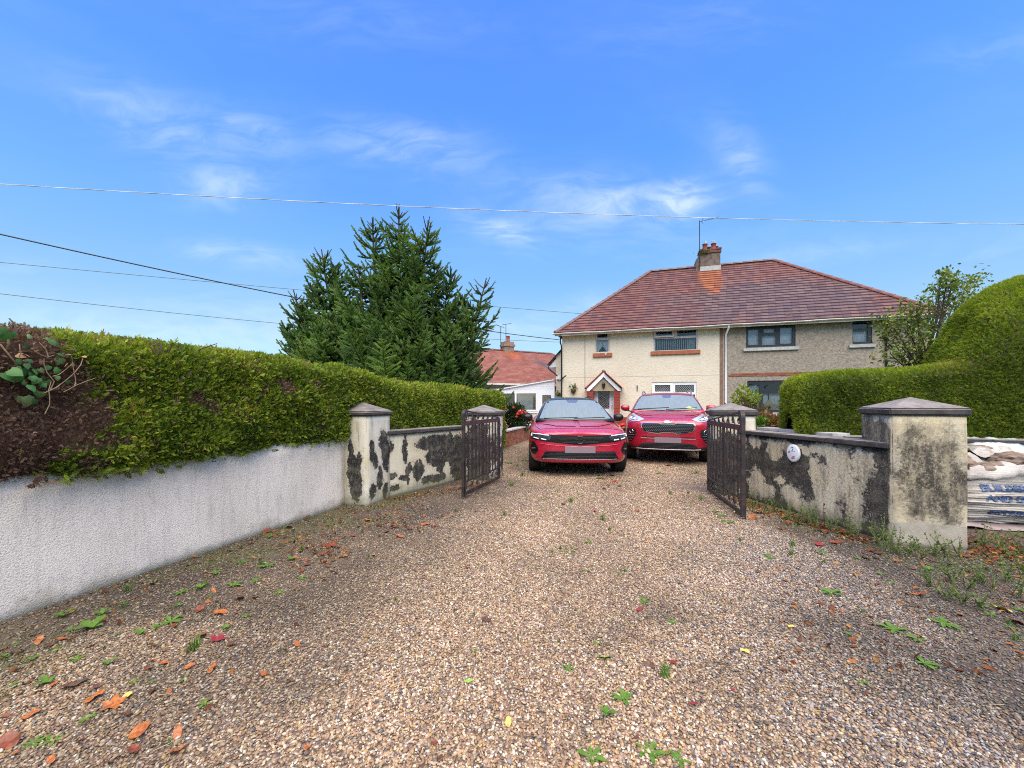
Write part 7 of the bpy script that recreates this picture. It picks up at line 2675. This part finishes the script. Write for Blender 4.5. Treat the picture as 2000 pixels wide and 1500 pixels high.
# ------------------------------------------------------------------ builder's bag
def bag():
    c = Vector((5.42, 4.86, 0))
    t = thing('builders_bag', 'slumped white woven builder bag with blue print, full of rubble beside the big pillar', 'bag', c, R(-12))
    k, rows = 72, 64
    a_, b_ = .62, .52

    def rad(ang):
        ca, sa = abs(math.cos(ang)), abs(math.sin(ang))
        n = 3.6
        return ((ca / a_) ** n + (sa / b_) ** n) ** (-1 / n)
    V = []
    for j in range(rows):
        s = j / (rows - 1)
        z = .03 + s * .46
        for i in range(k):
            an = 2 * math.pi * i / k
            bul = .90 + .16 * math.sin(math.pi * min(1, s * 1.05) ** .8)
            # horizontal creases of a slumped bag
            cr = .010 * math.sin(s * 118 + 3 * mnoise.noise(Vector((math.cos(an) * 3, math.sin(an) * 3, s * 9)))) + .012 * math.sin(s * 40 + 1.5 * math.sin(an * 2) + 2.2 * mnoise.noise(Vector((math.cos(an) * 2, math.sin(an) * 2, s * 3)))) + .03 * mnoise.noise(Vector((math.cos(an) * 3, math.sin(an) * 3, s * 5)))
            r = rad(an) * bul + cr * (1.3 - s)
            V.append((r * math.cos(an), r * math.sin(an), z + .02 * mnoise.noise(Vector((an * 2, s * 2, 3)))))
    # rolled top edge, folded outwards and back in
    for j in range(10):
        s = j / 9
        for i in range(k):
            an = 2 * math.pi * i / k
            w = mnoise.noise(Vector((math.cos(an) * 2.3, math.sin(an) * 2.3, 7))) * .09 + .04 * mnoise.noise(Vector((math.cos(an) * 7, math.sin(an) * 7, 9)))
            ph = s * 3.6
            r = rad(an) * .93 + .055 * math.sin(ph) - .14 * s
            z = .50 + .065 * (1 - math.cos(ph)) * .8 + w + .03 * s
            V.append((r * math.cos(an), r * math.sin(an), z))
    nr = rows + 10
    F = []
    for j in range(nr - 1):
        for i in range(k):
            F.append((j * k + i, j * k + (i + 1) % k, (j + 1) * k + (i + 1) % k, (j + 1) * k + i))
    me = mesh_np('bag_body', V, F, smooth=True)
    link('bag_body', me, M['bag'], t)
    tree = bvh(me)
    # loose flaps laid over the top
    def sheet(name, x0, x1, y0, y1, z, amp, m, seed, n=30, slope=.28):
        V, fx = [], []
        for i in range(n):
            for j in range(n):
                x, y = x0 + (x1 - x0) * i / (n - 1), y0 + (y1 - y0) * j / (n - 1)
                h = mnoise.ridged_multi_fractal(Vector((x * 2.3 + seed, y * 2.3, seed)), 1.0, 2.0, 4, 1.0, 2.0) * amp
                e = .05 * mnoise.noise(Vector((x * 4 + seed, y * 4, 1)))
                V.append((x + e, y + e, z + h + slope * y - .06 * (x / .7) ** 2))
        link(name, mesh_np(name, V, grid_faces(n, n), smooth=True), m, t)
    sheet('bag_flap', -.62, .58, .0, .52, .60, .10, M['bag'], 2.0)
    sheet('bag_flap', -.12, .66, -.40, .10, .60, .08, M['bag'], 5.0)
    sheet('bag_flap', -.60, -.30, -.30, .15, .585, .07, M['bag'], 9.0, 16)
    # rubble in the mouth
    for k_, (x, y, z, s) in enumerate(((-.30, -.16, .645, .20), (-.52, -.26, .59, .13), (.02, -.30, .60, .13), (.40, -.05, .66, .17), (-.15, -.36, .58, .10), (.3, .3, .72, .15))):
        bm = bmesh.new()
        bmesh.ops.create_icosphere(bm, subdivisions=3, radius=1)
        for v in bm.verts:
            d = mnoise.fractal(v.co * 1.4 + Vector((k_ * 5, 0, 0)), 1, 2, 4)
            v.co *= 1 + d * .35
            v.co = Vector((v.co.x * s * 1.2, v.co.y * s, v.co.z * s * .55))
        r = bpy.data.meshes.new('rubble_lump')
        bm.to_mesh(r)
        bm.free()
        link('rubble_lump', r, M['rubble'], t, (x, y, z))
    MB().bar((-.60, -.36, .605), (-.30, -.38, .61), .09, .05).build('brick_scrap', M['brick_dark'], t)
    # print on the side: letters wrapped onto the creased fabric
    def wrap(txt, size, z0, x0, width, bold=.004):
        me_ = text_mesh(txt, size, 0, bold, align='LEFT')
        w_ = max(v.co.x for v in me_.vertices)
        for v in me_.vertices:
            v.co.x *= width / w_
        bm = bmesh.new()
        bm.from_mesh(me_)
        bmesh.ops.triangulate(bm, faces=bm.faces)
        bmesh.ops.subdivide_edges(bm, edges=[e for e in bm.edges if e.calc_length() > .03], cuts=2)
        for v in bm.verts:
            x, z = v.co.x + x0, v.co.y + z0
            h = cast(tree, Vector((x, -2, z)), Vector((0, 1, 0)))
            y = h[0].y if h[0] is not None else -.5
            v.co = Vector((x, y - .010, z))
        bm.to_mesh(me_)
        bm.free()
        link('lettering', me_, M['bag_ink'], t)
    wrap('BUILDERS', .088, .405, -.255, .45)
    wrap('AND DIY S', .082, .300, -.235, .50)
    wrap('ESTABLISHED', .066, .150, -.215, .62, .003)
    # clear polythene sack lying behind
    t2 = thing('polythene_sack', 'crumpled clear polythene sack behind the white builder bag', 'sack', (6.1, 5.22, .62), R(-12))
    V = []
    n = 26
    for i in range(n):
        for j in range(n):
            x, y = -.45 + .9 * i / (n - 1), -.25 + .5 * j / (n - 1)
            h = .22 * max(0, 1 - (x / .46) ** 4) * max(0, 1 - (y / .26) ** 2)
            h += mnoise.ridged_multi_fractal(Vector((x * 4 + 3, y * 4, 2)), 1, 2, 4, 1, 2) * .035 * (h > 0.01)
            V.append((x, y, h))
    link('sack_skin', mesh_np('sack_skin', V, grid_faces(n, n), smooth=True), M['polythene'], t2)
    MB().box(-.40, .40, -.2, .2, -.7, .02).build('sack_filling', M['rubble'], t2)
    # mat of old sheeting under the bag
    V = []
    for i in range(24):
        for j in range(16):
            x, y = -.75 + 1.5 * i / 23, -.72 + .5 * j / 15
            V.append((x, y, .012 + .05 * max(0, mnoise.noise(Vector((x * 3, y * 3, 4)))) + .05 * (j / 15) ** 2))
    link('ground_sheet', mesh_np('ground_sheet', V, grid_faces(24, 16), smooth=True), rough_mat('dirty_sheet', (.20, .15, .14), (.30, .25, .24), 5, .4), t)


bag()


# ------------------------------------------------------------------ fallen leaves, one by one
def dead_leaf(seed, lobes):
    r_ = random.Random(seed)
    out = []
    n = 18
    for i in range(n):
        a = 2 * math.pi * i / n
        rr = .5 * (1 + (.32 * math.cos(a * lobes) if lobes else 0)) * (1.0 if lobes else 1)
        x, y = rr * math.sin(a) * (.62 if not lobes else .85), -rr * math.cos(a)
        out.append((x * r_.uniform(.9, 1.1), y * r_.uniform(.95, 1.08)))
    curl = r_.uniform(.25, .7)

    def z(x, y):
        return curl * (x * x * 1.3 + .35 * y * y) + .06 * math.sin(y * 9 + seed)
    vs = [(0, y * .42, .0 + .02) for y in (-1, 0, 1)]
    vs = [(0, -.35, z(0, -.35) - .02), (0, .0, -.02), (0, .35, z(0, .35) - .02)]
    ring_ = [(x, y, z(x, y)) for x, y in out]
    fs = []
    for i in range(n):
        a, b = i + 3, (i + 1) % n + 3
        m_ = 0 if ring_[i][1] < -.18 else (2 if ring_[i][1] > .18 else 1)
        m2 = 0 if ring_[(i + 1) % n][1] < -.18 else (2 if ring_[(i + 1) % n][1] > .18 else 1)
        fs.append((m_, a, b))
        if m2 != m_:
            fs.append((m_, b, m2))
    mb = MB().add(vs + ring_, fs, True)
    mb.tube([(0, -.45, z(0, -.45)), (0, -.72, z(0, -.5) + .04)], [.02, .012], 3)
    me = mb.mesh('fallen_leaf')
    return me


LEAFCOL = {'orange': ((.40, .13, .028), (.20, .055, .018)), 'rust': ((.22, .055, .022), (.10, .028, .014)), 'brown': ((.13, .062, .035), (.06, .03, .02)), 'yellow': ((.62, .50, .10), (.55, .36, .07)), 'red': ((.30, .03, .03), (.17, .02, .025)), 'green': ((.20, .38, .045), (.28, .42, .07))}
for nm, (a, b_) in LEAFCOL.items():
    m, g, b = mat('leaf_' + nm, rough=.42, spec=.4)
    g.set(b.inputs['Base Color'], g.mix(g.step(g.noise(g.obj(), 5, 4), .35, .65), a, b_))
    M['dl_' + nm] = m
leafmesh = {}
for nm in LEAFCOL:
    for v in range(3):
        me = dead_leaf(v * 7 + len(nm), 0 if v < 2 else 5)
        me.materials.append(M['dl_' + nm])
        leafmesh[nm, v] = me


counted = []


def leaf(px, py, size, col, label, group=None, lobed=None):
    """size: length in photograph pixels"""
    p = gnd(px, py)
    v = (2 if lobed else int(rng.integers(0, 2)))
    o = link('fallen_leaf', leafmesh[col, v])
    s = size / FPX * p.y * .95
    s = min(max(s, .025), .17)
    o.scale = (s, s, s * rng.uniform(.6, 1.1))
    o.location = (p.x, p.y, float(height(np.array(p.x), np.array(p.y))) + .012 + .01 * s)
    o.rotation_euler = (rng.normal(0, .22), rng.normal(0, .22), rng.uniform(0, 6.28))
    tag(o, label, 'leaf', group)
    if group:
        counted.append((o, px, f'small {col}{" lobed" if v == 2 else ""} fallen leaf', label))


solo = [(425, 1254, 26, 'red', 'upright dark red leaf beside the green tuft in the left gravel', 1), (142, 1342, 42, 'brown', 'large dark brown leaf on the gravel near the bottom left corner', 0), (468, 1172, 26, 'orange', 'curled bright orange leaf lying between weeds near the white wall', 0),
        (645, 1068, 28, 'rust', 'large rust leaf on the dark gravel near the cream pillar', 1), (222, 1380, 36, 'orange', 'large orange leaf with darker veins beside a yellow one', 1), (248, 1364, 18, 'yellow', 'small yellow leaf beside the large orange leaf', 0),
        (272, 1434, 42, 'orange', 'long curled orange leaf at the lower left of the drive', 0), (993, 1417, 20, 'yellow', 'pale yellow leaf alone at the bottom middle of the gravel', 0), (1249, 1195, 16, 'red', 'small red leaf in the middle right of the drive', 0),
        (1182, 1291, 32, 'green', 'fresh narrow green leaf lying on the gravel right of centre', 0), (916, 1337, 18, 'green', 'small olive green leaf lying left of the drive centre', 0), (850, 1457, 16, 'rust', 'single rust leaf at the bottom of the drive left of the yellow one', 0),
        (950, 1215, 22, 'brown', 'thin tan brown leaf in the clean gravel of the left wheel track', 0), (1315, 1300, 18, 'red', 'red leaf near the grass tuft right of the centre', 0), (1356, 1384, 18, 'red', 'dull red leaf on the dark patch at lower right', 0),
        (1795, 1162, 26, 'orange', 'curled orange leaf on the black soil before the big pillar', 1), (1960, 1192, 28, 'yellow', 'large pale yellow leaf on dark soil at the right edge', 0), (1545, 1226, 14, 'yellow', 'small cream yellow leaf on the right half of the drive', 0),
        (1455, 1277, 18, 'yellow', 'amber crumpled leaf on the lower right gravel', 0), (1305, 910, 20, 'orange', 'tan leaf on the gravel in front of the crossover', 0), (1985, 1215, 34, 'rust', 'long rust leaf at the right edge under the yellow one', 0),
        (1268, 1306, 22, 'brown', 'dark brown leaf in the weed clump right of the centre', 0), (347, 1437, 26, 'orange', 'orange leaf low in the left gravel, right of the long curled one', 0), (185, 1366, 36, 'orange', 'orange-brown leaf right of the large dark brown leaf', 0),
        (20, 1452, 46, 'rust', 'long dark rust leaf at the bottom left edge', 0), (262, 1470, 28, 'rust', 'rust leaf at the very bottom left of the drive', 0), (514, 1320, 18, 'orange', 'neat orange leaf left of the clean gravel', 0), (600, 1464, 16, 'orange', 'bright orange leaf at the bottom, left of the middle', 0)]
for px, py, s, c_, lab, lob in solo:
    leaf(px, py, s, c_, lab, None, lob)
for px, py in [(76, 1254), (120, 1252), (95, 1263), (170, 1415), (248, 1400), (345, 1470), (395, 1246), (300, 1294), (370, 1307), (414, 1311), (330, 1357), (430, 1200), (390, 1193), (320, 1300), (60, 1400), (30, 1475), (100, 1490), (220, 1490), (450, 1263), (190, 1345), (105, 1340), (155, 1452), (12, 1400)]:
    leaf(px, py, rng.uniform(12, 28), rng.choice(['orange', 'rust', 'brown', 'orange']), 'on the mossy gravel beside the white wall', 'leaves in the left gravel')
for px, py in [(630, 1085), (650, 1098), (600, 1105), (580, 1262), (545, 1022), (600, 1012), (565, 1030), (690, 1048), (615, 1078), (660, 1072), (670, 1090), (520, 1040), (497, 1170), (417, 1157), (590, 1118), (640, 1110), (700, 1030), (720, 1018), (770, 1032), (790, 1022), (800, 1035), (755, 1040), (780, 1050), (740, 1028), (850, 1030), (830, 1026)]:
    leaf(px, py, rng.uniform(9, 20), rng.choice(['orange', 'rust', 'rust', 'brown']), 'on the ground before the cream pillar', 'leaves before the cream pillar')
for px, py in [(1600, 1065), (1635, 1062), (1590, 1055), (1700, 1076), (1715, 1081), (1840, 1160), (1870, 1166), (1900, 1090), (1885, 1088), (1820, 1096), (1770, 1160), (1750, 1096), (1690, 1090), (1650, 1042), (1610, 1040), (1560, 1025), (1540, 1022), (1500, 1008), (1480, 1003), (1470, 1012), (1440, 1005), (1950, 1140), (1975, 1160), (1920, 1135), (1905, 1060), (1930, 1070), (1960, 1082), (1895, 1050), (1990, 1098), (1530, 1035), (1855, 1105), (1785, 1110)]:
    leaf(px, py, rng.uniform(10, 24), rng.choice(['orange', 'rust', 'rust', 'brown', 'red']), 'by the blackened wall and big pillar', 'leaves by the right pillar')
for px, py in [(1195, 930), (1200, 941), (1170, 930), (1160, 1000), (1187, 948), (1210, 950), (1180, 955), (1100, 985), (1245, 1000), (968, 1280), (1430, 1355), (1243, 1452), (735, 1210), (860, 1500 - 15), (1620, 1410), (1690, 1360), (1550, 1180), (1480, 1120)]:
    leaf(px, py, rng.uniform(8, 14), rng.choice(['rust', 'brown', 'red']), 'on the open gravel of the drive', 'leaves on the open drive')


# ------------------------------------------------------------------ weeds in the gravel
def rosette(seed, n, L, w, erect):
    r_ = random.Random(seed)
    mb = MB()
    for i in range(n):
        a = 6.283 * i / n + r_.uniform(-.4, .4)
        l = L * r_.uniform(.6, 1.15)
        e = erect * r_.uniform(.5, 1.3)
        vs = []
        for s, ww in ((0, .18), (.35, .8), (.7, 1.0), (1.0, .12)):
            rr, zz = l * s * math.cos(e * (1 - .5 * s)), l * s * math.sin(e * (1 - .5 * s)) + .004
            for q in (-1, 0, 1):
                t_ = w * ww * q * l
                vs.append((rr * math.cos(a) - t_ * math.sin(a), rr * math.sin(a) + t_ * math.cos(a), zz + (abs(q) * .12 * l * ww * w * 2)))
        fs = [(j * 3 + q, j * 3 + q + 1, j * 3 + q + 4, j * 3 + q + 3) for j in range(3) for q in (0, 1)]
        mb.add(vs, fs, True)
    me = mb.mesh('weed')
    me.materials.append(M['leaf_weed'])
    at_ = me.attributes.new('rnd', 'FLOAT', 'POINT')
    at_.data.foreach_set('value', [float(np.clip(.45 + .3 * r_.random(), 0, 1)) for _ in me.vertices])
    me.attributes.new('dead', 'FLOAT', 'POINT')
    return me


def grass_tuft(seed, n, L):
    r_ = random.Random(seed)
    mb = MB()
    for i in range(n):
        a = r_.uniform(0, 6.28)
        l = L * r_.uniform(.5, 1.2)
        b0 = (r_.gauss(0, .18) * L, r_.gauss(0, .18) * L)
        lean = r_.uniform(.2, .9)
        w = .035 * L
        pts = [(b0[0] + l * lean * s * s * math.cos(a), b0[1] + l * lean * s * s * math.sin(a), l * (s - .35 * lean * s * s)) for s in (0, .5, 1)]
        vs = []
        for (x, y, z), ww in zip(pts, (1, .8, .1)):
            vs += [(x - w * ww * math.sin(a), y + w * ww * math.cos(a), z), (x + w * ww * math.sin(a), y - w * ww * math.cos(a), z)]
        mb.add(vs, [(0, 1, 3, 2), (2, 3, 5, 4)], True)
    me = mb.mesh('grass_tuft')
    me.materials.append(M['leaf_weed'])
    at_ = me.attributes.new('rnd', 'FLOAT', 'POINT')
    at_.data.foreach_set('value', [.15 + .5 * r_.random() for _ in me.vertices])
    me.attributes.new('dead', 'FLOAT', 'POINT')
    return me


WM = {'rosette': [rosette(k, 9, 1.0, .16, .35) for k in range(3)], 'broad': [rosette(10 + k, 4, 1.0, .30, .8) for k in range(3)], 'tuft': [grass_tuft(k, 26, 1.0) for k in range(3)], 'flat': [rosette(20 + k, 12, 1.0, .13, .18) for k in range(2)]}


def weed(px, py, size, kind, label, group=None):
    p = gnd(px, py)
    me = WM[kind][int(rng.integers(0, len(WM[kind])))]
    o = link('weed' if kind != 'tuft' else 'grass_tuft', me)
    s = size / FPX * p.y * .5
    o.scale = (s, s, s * rng.uniform(.9, 1.25))
    o.location = (p.x, p.y, float(height(np.array(p.x), np.array(p.y))) + .004)
    o.rotation_euler = (0, 0, rng.uniform(0, 6.28))
    tag(o, label, 'weed', group)
    if group:
        counted.append((o, px, {'rosette': 'small pointed weed rosette', 'broad': 'small broad-leaved weed', 'tuft': 'small grass tuft', 'flat': 'small flat spreading weed'}[kind], label))


for px, py, s, k, lab in [(92, 1335, 44, 'broad', 'single broad-leaved weed beside the orange leaf in the lower left gravel'), (120, 1205, 40, 'broad', 'upright broad-leaved weed nearest the white wall at the far left'), (180, 1228, 62, 'broad', 'spreading three-leaved weed at the left, below the white wall'),
                          (376, 1272, 62, 'tuft', 'bushy green tuft left of the upright red leaf'), (333, 1216, 44, 'rosette', 'pointed green rosette above the bushy tuft at the left'), (1300, 1327, 50, 'tuft', 'dark green grass tuft in the gravel right of the centre'),
                          (1217, 1371, 44, 'rosette', 'bright green weed rosette low in the middle of the drive'), (1184, 1398, 44, 'broad', 'green cross-shaped weed below the bright rosette'), (1155, 1486, 56, 'rosette', 'green weed at the bottom edge just right of the middle'),
                          (1268, 1476, 66, 'flat', 'flat spreading weed with lobed leaves at the bottom right of the middle'), (1327, 1491, 48, 'flat', 'low spreading weed at the bottom, rightmost of three'), (1745, 1231, 56, 'flat', 'bright long-leaved weed on the dark gravel left of its twin'),
                          (1845, 1219, 56, 'flat', 'bright long-leaved weed on the dark gravel right of its twin'), (1805, 1298, 46, 'rosette', 'bright tilted weed below the two long-leaved ones'), (1621, 1158, 42, 'rosette', 'bright dense little weed on the clean gravel right of centre'),
                          (1026, 1311, 0, 'flat', ''), (1110, 1311, 26, 'rosette', 'small green weed just right of the drive centre'), (1258, 1176, 30, 'flat', 'flat bright weed in the right wheel track'), (1313, 1218, 26, 'flat', 'small flat weed right of the red leaf'),
                          (65, 1452, 46, 'flat', 'clover-like weed at the bottom left, left one of a pair'), (105, 1447, 40, 'flat', 'clover-like weed at the bottom left, right one of a pair'), (1178, 1017, 26, 'tuft', 'small tuft between the cars and the gate opening'), (1115, 980, 28, 'tuft', 'rounded moss-green tuft ahead of the hatchback')]:
    if s:
        weed(px, py, s, k, lab)
for px, py in [(140, 1230), (240, 1186), (262, 1337), (295, 1335), (250, 1154), (355, 1157), (388, 1152), (402, 1145), (520, 1107), (510, 1103), (275, 1240), (305, 1232), (170, 1405), (400, 1375), (330, 1455), (300, 1226), (570, 1094), (590, 1075), (530, 1048), (645, 1025), (30, 1260), (20, 1340), (60, 1290), (210, 1300), (440, 1230), (480, 1205), (455, 1145), (420, 1120), (470, 1100), (500, 1135), (350, 1185), (150, 1290), (230, 1245), (12, 1285), (360, 1330), (545, 1160), (590, 1130), (200, 1200), (110, 1270)]:
    weed(px, py, rng.uniform(14, 34), rng.choice(['rosette', 'broad', 'tuft', 'flat']), 'in the gravel beside the white wall', 'weeds beside the white wall')
for px, py in [(728, 1020), (758, 1010), (855, 1115), (1077, 1081), (1095, 1073), (1120, 1072), (1145, 1116), (1210, 1121), (1112, 1080), (1240, 1300), (926, 1276), (1167, 1260), (720, 1091), (773, 1176), (1190, 1036), (1344, 964), (1370, 976), (1087, 960), (1062, 975), (1130, 965), (1220, 1118), (1150, 1060), (985, 1008), (1060, 998), (890, 1000), (1080, 915), (1170, 935), (1345, 990), (1310, 965), (1000, 950), (1020, 930), (1010, 912), (1025, 900), (995, 905), (1360, 925), (1290, 925)]:
    weed(px, py, rng.uniform(12, 22), rng.choice(['rosette', 'tuft', 'flat']), 'in the open gravel of the drive', 'weeds in the open drive')
for px, py in [(1503, 1088), (1545, 1083), (1550, 1066), (1607, 1081), (1610, 1098), (1675, 1089), (1740, 1137), (1685, 1197), (1655, 1238), (1685, 1334), (1790, 1250), (1815, 1111), (1445, 1056), (1408, 1008), (1720, 1120), (1935, 1200), (1975, 1225), (1985, 1250), (1395, 1000), (1420, 1020), (1990, 1190), (1970, 1218)]:
    weed(px, py, rng.uniform(16, 32), rng.choice(['rosette', 'tuft', 'flat']), 'in the dark gravel before the blackened wall', 'weeds on the right of the drive')


def stalky(px, py, hpx, label, group):
    """a thin branching weed with small leaves"""
    p = gnd(px, py)
    h = hpx / FPX * p.y
    t = thing('tall_weed', label, 'weed', p, rng.uniform(0, 6.28), group)
    counted.append((t, px, 'spindly weed', label))
    mb = MB()
    P, D = [], []
    for k in range(int(rng.integers(4, 7))):
        top = Vector((rng.normal(0, .28) * h, rng.normal(0, .28) * h, h * rng.uniform(.55, 1.1)))
        b0 = Vector((rng.normal(0, .08) * h, rng.normal(0, .08) * h, 0))
        mid = b0.lerp(top, .5) + Vector((rng.normal(0, .05) * h, rng.normal(0, .05) * h, 0))
        mb.tube([b0, mid, top], [.003, .0025, .001], 3, cap=False)
        for s in np.linspace(.15, 1, 10):
            q = b0 * (1 - s) ** 2 + mid * 2 * s * (1 - s) + top * s * s
            for j in range(2):
                P.append(tuple(q)); D.append(tuple(Vector(rng.normal(size=3)) + Vector((0, 0, .5))))
    n = len(P)
    link('weed_leaves', sprig_mesh('weed_leaves', np.array(P), np.array(D), rng.uniform(.010, .024, n), *LEAF4, {'rnd': rng.uniform(.1, .9, n), 'dead': np.zeros(n)}), M['leaf_moss2'], t, kind='stuff')
    mb.build('stems', M['twig_weed'], t)


M['leaf_moss2'] = leaf_mat('tall_weed_leaf', [(0, (.07, .115, .03)), (.5, (.14, .20, .055)), (1, (.26, .30, .10))], rough=.55, trans=.3)
M['twig_weed'] = mat('weed_stem', (.12, .14, .05), .7)[0]
for px, py, h in [(1470, 1000, 34), (1490, 1006, 40), (1510, 1002, 28), (1540, 1018, 30), (1560, 1020, 42), (1580, 1024, 36), (1590, 1030, 30), (1625, 1035, 30), (1655, 1048, 44), (1670, 1050, 34), (1715, 1066, 40), (1730, 1076, 66), (1745, 1082, 58), (1762, 1084, 44), (1785, 1088, 48), (1800, 1086, 36), (1830, 1086, 40), (1850, 1090, 46), (1872, 1088, 40)]:
    stalky(px, py, h, 'at the foot of the blackened wall and pillar', 'tall weeds by the right pillar')
for px, py, h in [(1905, 1075, 44), (1925, 1066, 40), (1945, 1075, 50), (1970, 1090, 52), (1990, 1080, 44), (1860, 1135, 40), (1890, 1150, 50), (1915, 1140, 48), (1940, 1155, 52), (1965, 1135, 44), (1985, 1165, 50), (1850, 1170, 40), (1880, 1180, 36), (1915, 1190, 40), (1820, 1145, 30), (1995, 1125, 46)]:
    stalky(px, py, h, 'on the dark soil below the builder bag', 'tall weeds below the bag')
# alike leaves and weeds are told apart by kind, place and order from the left
ORD = 'first second third fourth fifth sixth seventh eighth ninth tenth eleventh twelfth thirteenth fourteenth fifteenth sixteenth seventeenth eighteenth nineteenth twentieth'.split()
fam = {}
for o, px, kind_, place in counted:
    fam.setdefault((kind_, place), []).append((px, o))
for (kind_, place), lst in fam.items():
    lst.sort(key=lambda q: q[0])
    for k, (px, o) in enumerate(lst):
        o['label'] = f'{kind_} {place}' if len(lst) == 1 else f'{ORD[k]} {kind_} from the left {place}'

g_ = gnd(1610, 1033)
t = thing('seedling', 'thin dead brown seedling standing against the blackened wall', 'plant', g_)
MB().tube([(0, 0, 0), (.0, 0, .10), (-.012, 0, .20), (-.005, 0, .28)], [.005, .004, .003, .002], 4).build('stem', M['twig_dark'], t)
for k in range(4):
    o = link('leaf', leafmesh['brown', 0], None, t, (rng.normal(0, .012), rng.normal(0, .01), .12 + k * .045))
    o.scale = (.03, .035, .03)
    o.rotation_euler = (rng.normal(0, 1), rng.normal(0, 1), rng.uniform(0, 6))

# fine debris: litter and moss nobody could count
def scatter(n, fn, zl=.0):
    pts = np.array([fn() for _ in range(n)])
    z = height(pts[:, 0], pts[:, 1]) + zl
    return np.column_stack([pts, z])


def near_line(a, b, spread):
    a, b = W(*a), W(*b)
    d = (b - a)
    nrm_ = Vector((d.y, -d.x, 0)).normalized()
    s = rng.random()
    p = a.lerp(b, s) + nrm_ * abs(rng.normal(0, spread))
    return (p.x, p.y)


Pl = np.concatenate([scatter(420, lambda: near_line((-3.36, 4.80), (-2.45, 6.4), .16), .006), scatter(520, lambda: near_line((1.22, 6.4), (2.16, 4.72), -.16 * -1), .006) if False else scatter(10, lambda: near_line((-3.36, 4.80), (-2.45, 6.4), .16), .006)])
Pr = []
for _ in range(620):
    a, b = W(1.26, 6.35), W(2.14, 4.74)
    s = rng.random()
    p = a.lerp(b, s)
    d = (b - a).normalized()
    n_ = Vector((-d.y, d.x, 0))
    if n_.x > 0:
        n_ = -n_
    p = p + n_ * abs(rng.normal(0, .15))
    Pr.append((p.x, p.y, .008))
for _ in range(420):
    p = gnd(rng.uniform(1890, 2010), rng.uniform(1035, 1075) + abs(rng.normal(0, 30)))
    Pr.append((p.x, p.y, .008))
for _ in range(160):
    p = gnd(rng.normal(620, 45), rng.normal(1075, 22))
    Pr.append((p.x, p.y, .008))
for _ in range(160):
    p = gnd(rng.normal(770, 45), rng.normal(1015, 18))
    Pr.append((p.x, p.y, .008))
for _ in range(90):
    p = gnd(rng.normal(1195, 18), rng.normal(938, 8))
    Pr.append((p.x, p.y, .008))
for _ in range(520):
    u, v = -3.68 + abs(rng.normal(0, .75)), rng.uniform(1.0, 5.0)
    q = W(u, v)
    Pr.append((q.x, q.y, .006 + float(height(np.array(q.x), np.array(q.y)))))
for _ in range(260):
    q = gnd(rng.uniform(1500, 2010), rng.uniform(1080, 1320))
    if UV(q.x, q.y)[1] < 4.6:
        Pr.append((q.x, q.y, .006 + float(height(np.array(q.x), np.array(q.y)))))
P = np.concatenate([Pl, np.array(Pr)])
n = len(P)
Dv = np.column_stack([rng.normal(size=n), rng.normal(size=n), rng.normal(.15, .3, n)])
link('leaf_litter', sprig_mesh('leaf_litter', P, Dv, rng.uniform(.014, .048, n), *LEAF4, {'rnd': rng.random(n) ** 1.3, 'dead': np.zeros(n)}, twist=nrm(np.column_stack([rng.normal(0, .4, n), rng.normal(0, .4, n), np.ones(n)]))), M['leaf_litter'], kind='stuff', label='broken rust leaves drifted along the walls', cat='leaf litter')
# moss and tiny seedlings, following the moss map of the ground
xs, ys = rng.uniform(-4, 6, 90000), rng.uniform(1.2, 13, 90000)
mo = moss(xs, ys)
u, v = UV(xs, ys)
ok = (rng.random(90000) < mo * .40) & (u > -3.66) & (np.abs(xs) < ys * 1.35) & ((v < 4.55) | (u > -3.3 + (v - 4.8) * .23)) & ((v < 4.7) | (u < 2.15 - (v - 4.76) * .7) | (v > 7.2)) & ((v < 7.2) | (np.abs(u + .9) < 1.9))
xs, ys = xs[ok], ys[ok]
n = len(xs)
P = np.column_stack([xs, ys, height(xs, ys) + .002])
link('moss', sprig_mesh('moss', P, np.column_stack([rng.normal(0, .6, n), rng.normal(0, .6, n), np.full(n, .8)]), rng.uniform(.012, .036, n), *SPRAY, {'rnd': rng.random(n), 'dead': np.zeros(n)}), M['leaf_moss'], kind='stuff', label='low moss and tiny seedlings between the stones', cat='moss')
# straw and bits of stick
mb = MB()
for _ in range(130):
    p = gnd(rng.uniform(0, 2000), rng.uniform(1150, 1500))
    uu, vv = UV(p.x, p.y)
    if uu < -3.5 or (vv > 4.5 and uu > 2):
        continue
    a = rng.uniform(0, 6.28)
    l = rng.uniform(.02, .06)
    mb.tube([(p.x, p.y, .014), (p.x + l * math.cos(a), p.y + l * math.sin(a), .014 + rng.uniform(0, .01))], .0012, 3)
mb.build('straw_litter', mat('straw', (.42, .33, .17), .7)[0], kind='stuff', label='bits of straw strewn over the gravel', cat='straw')
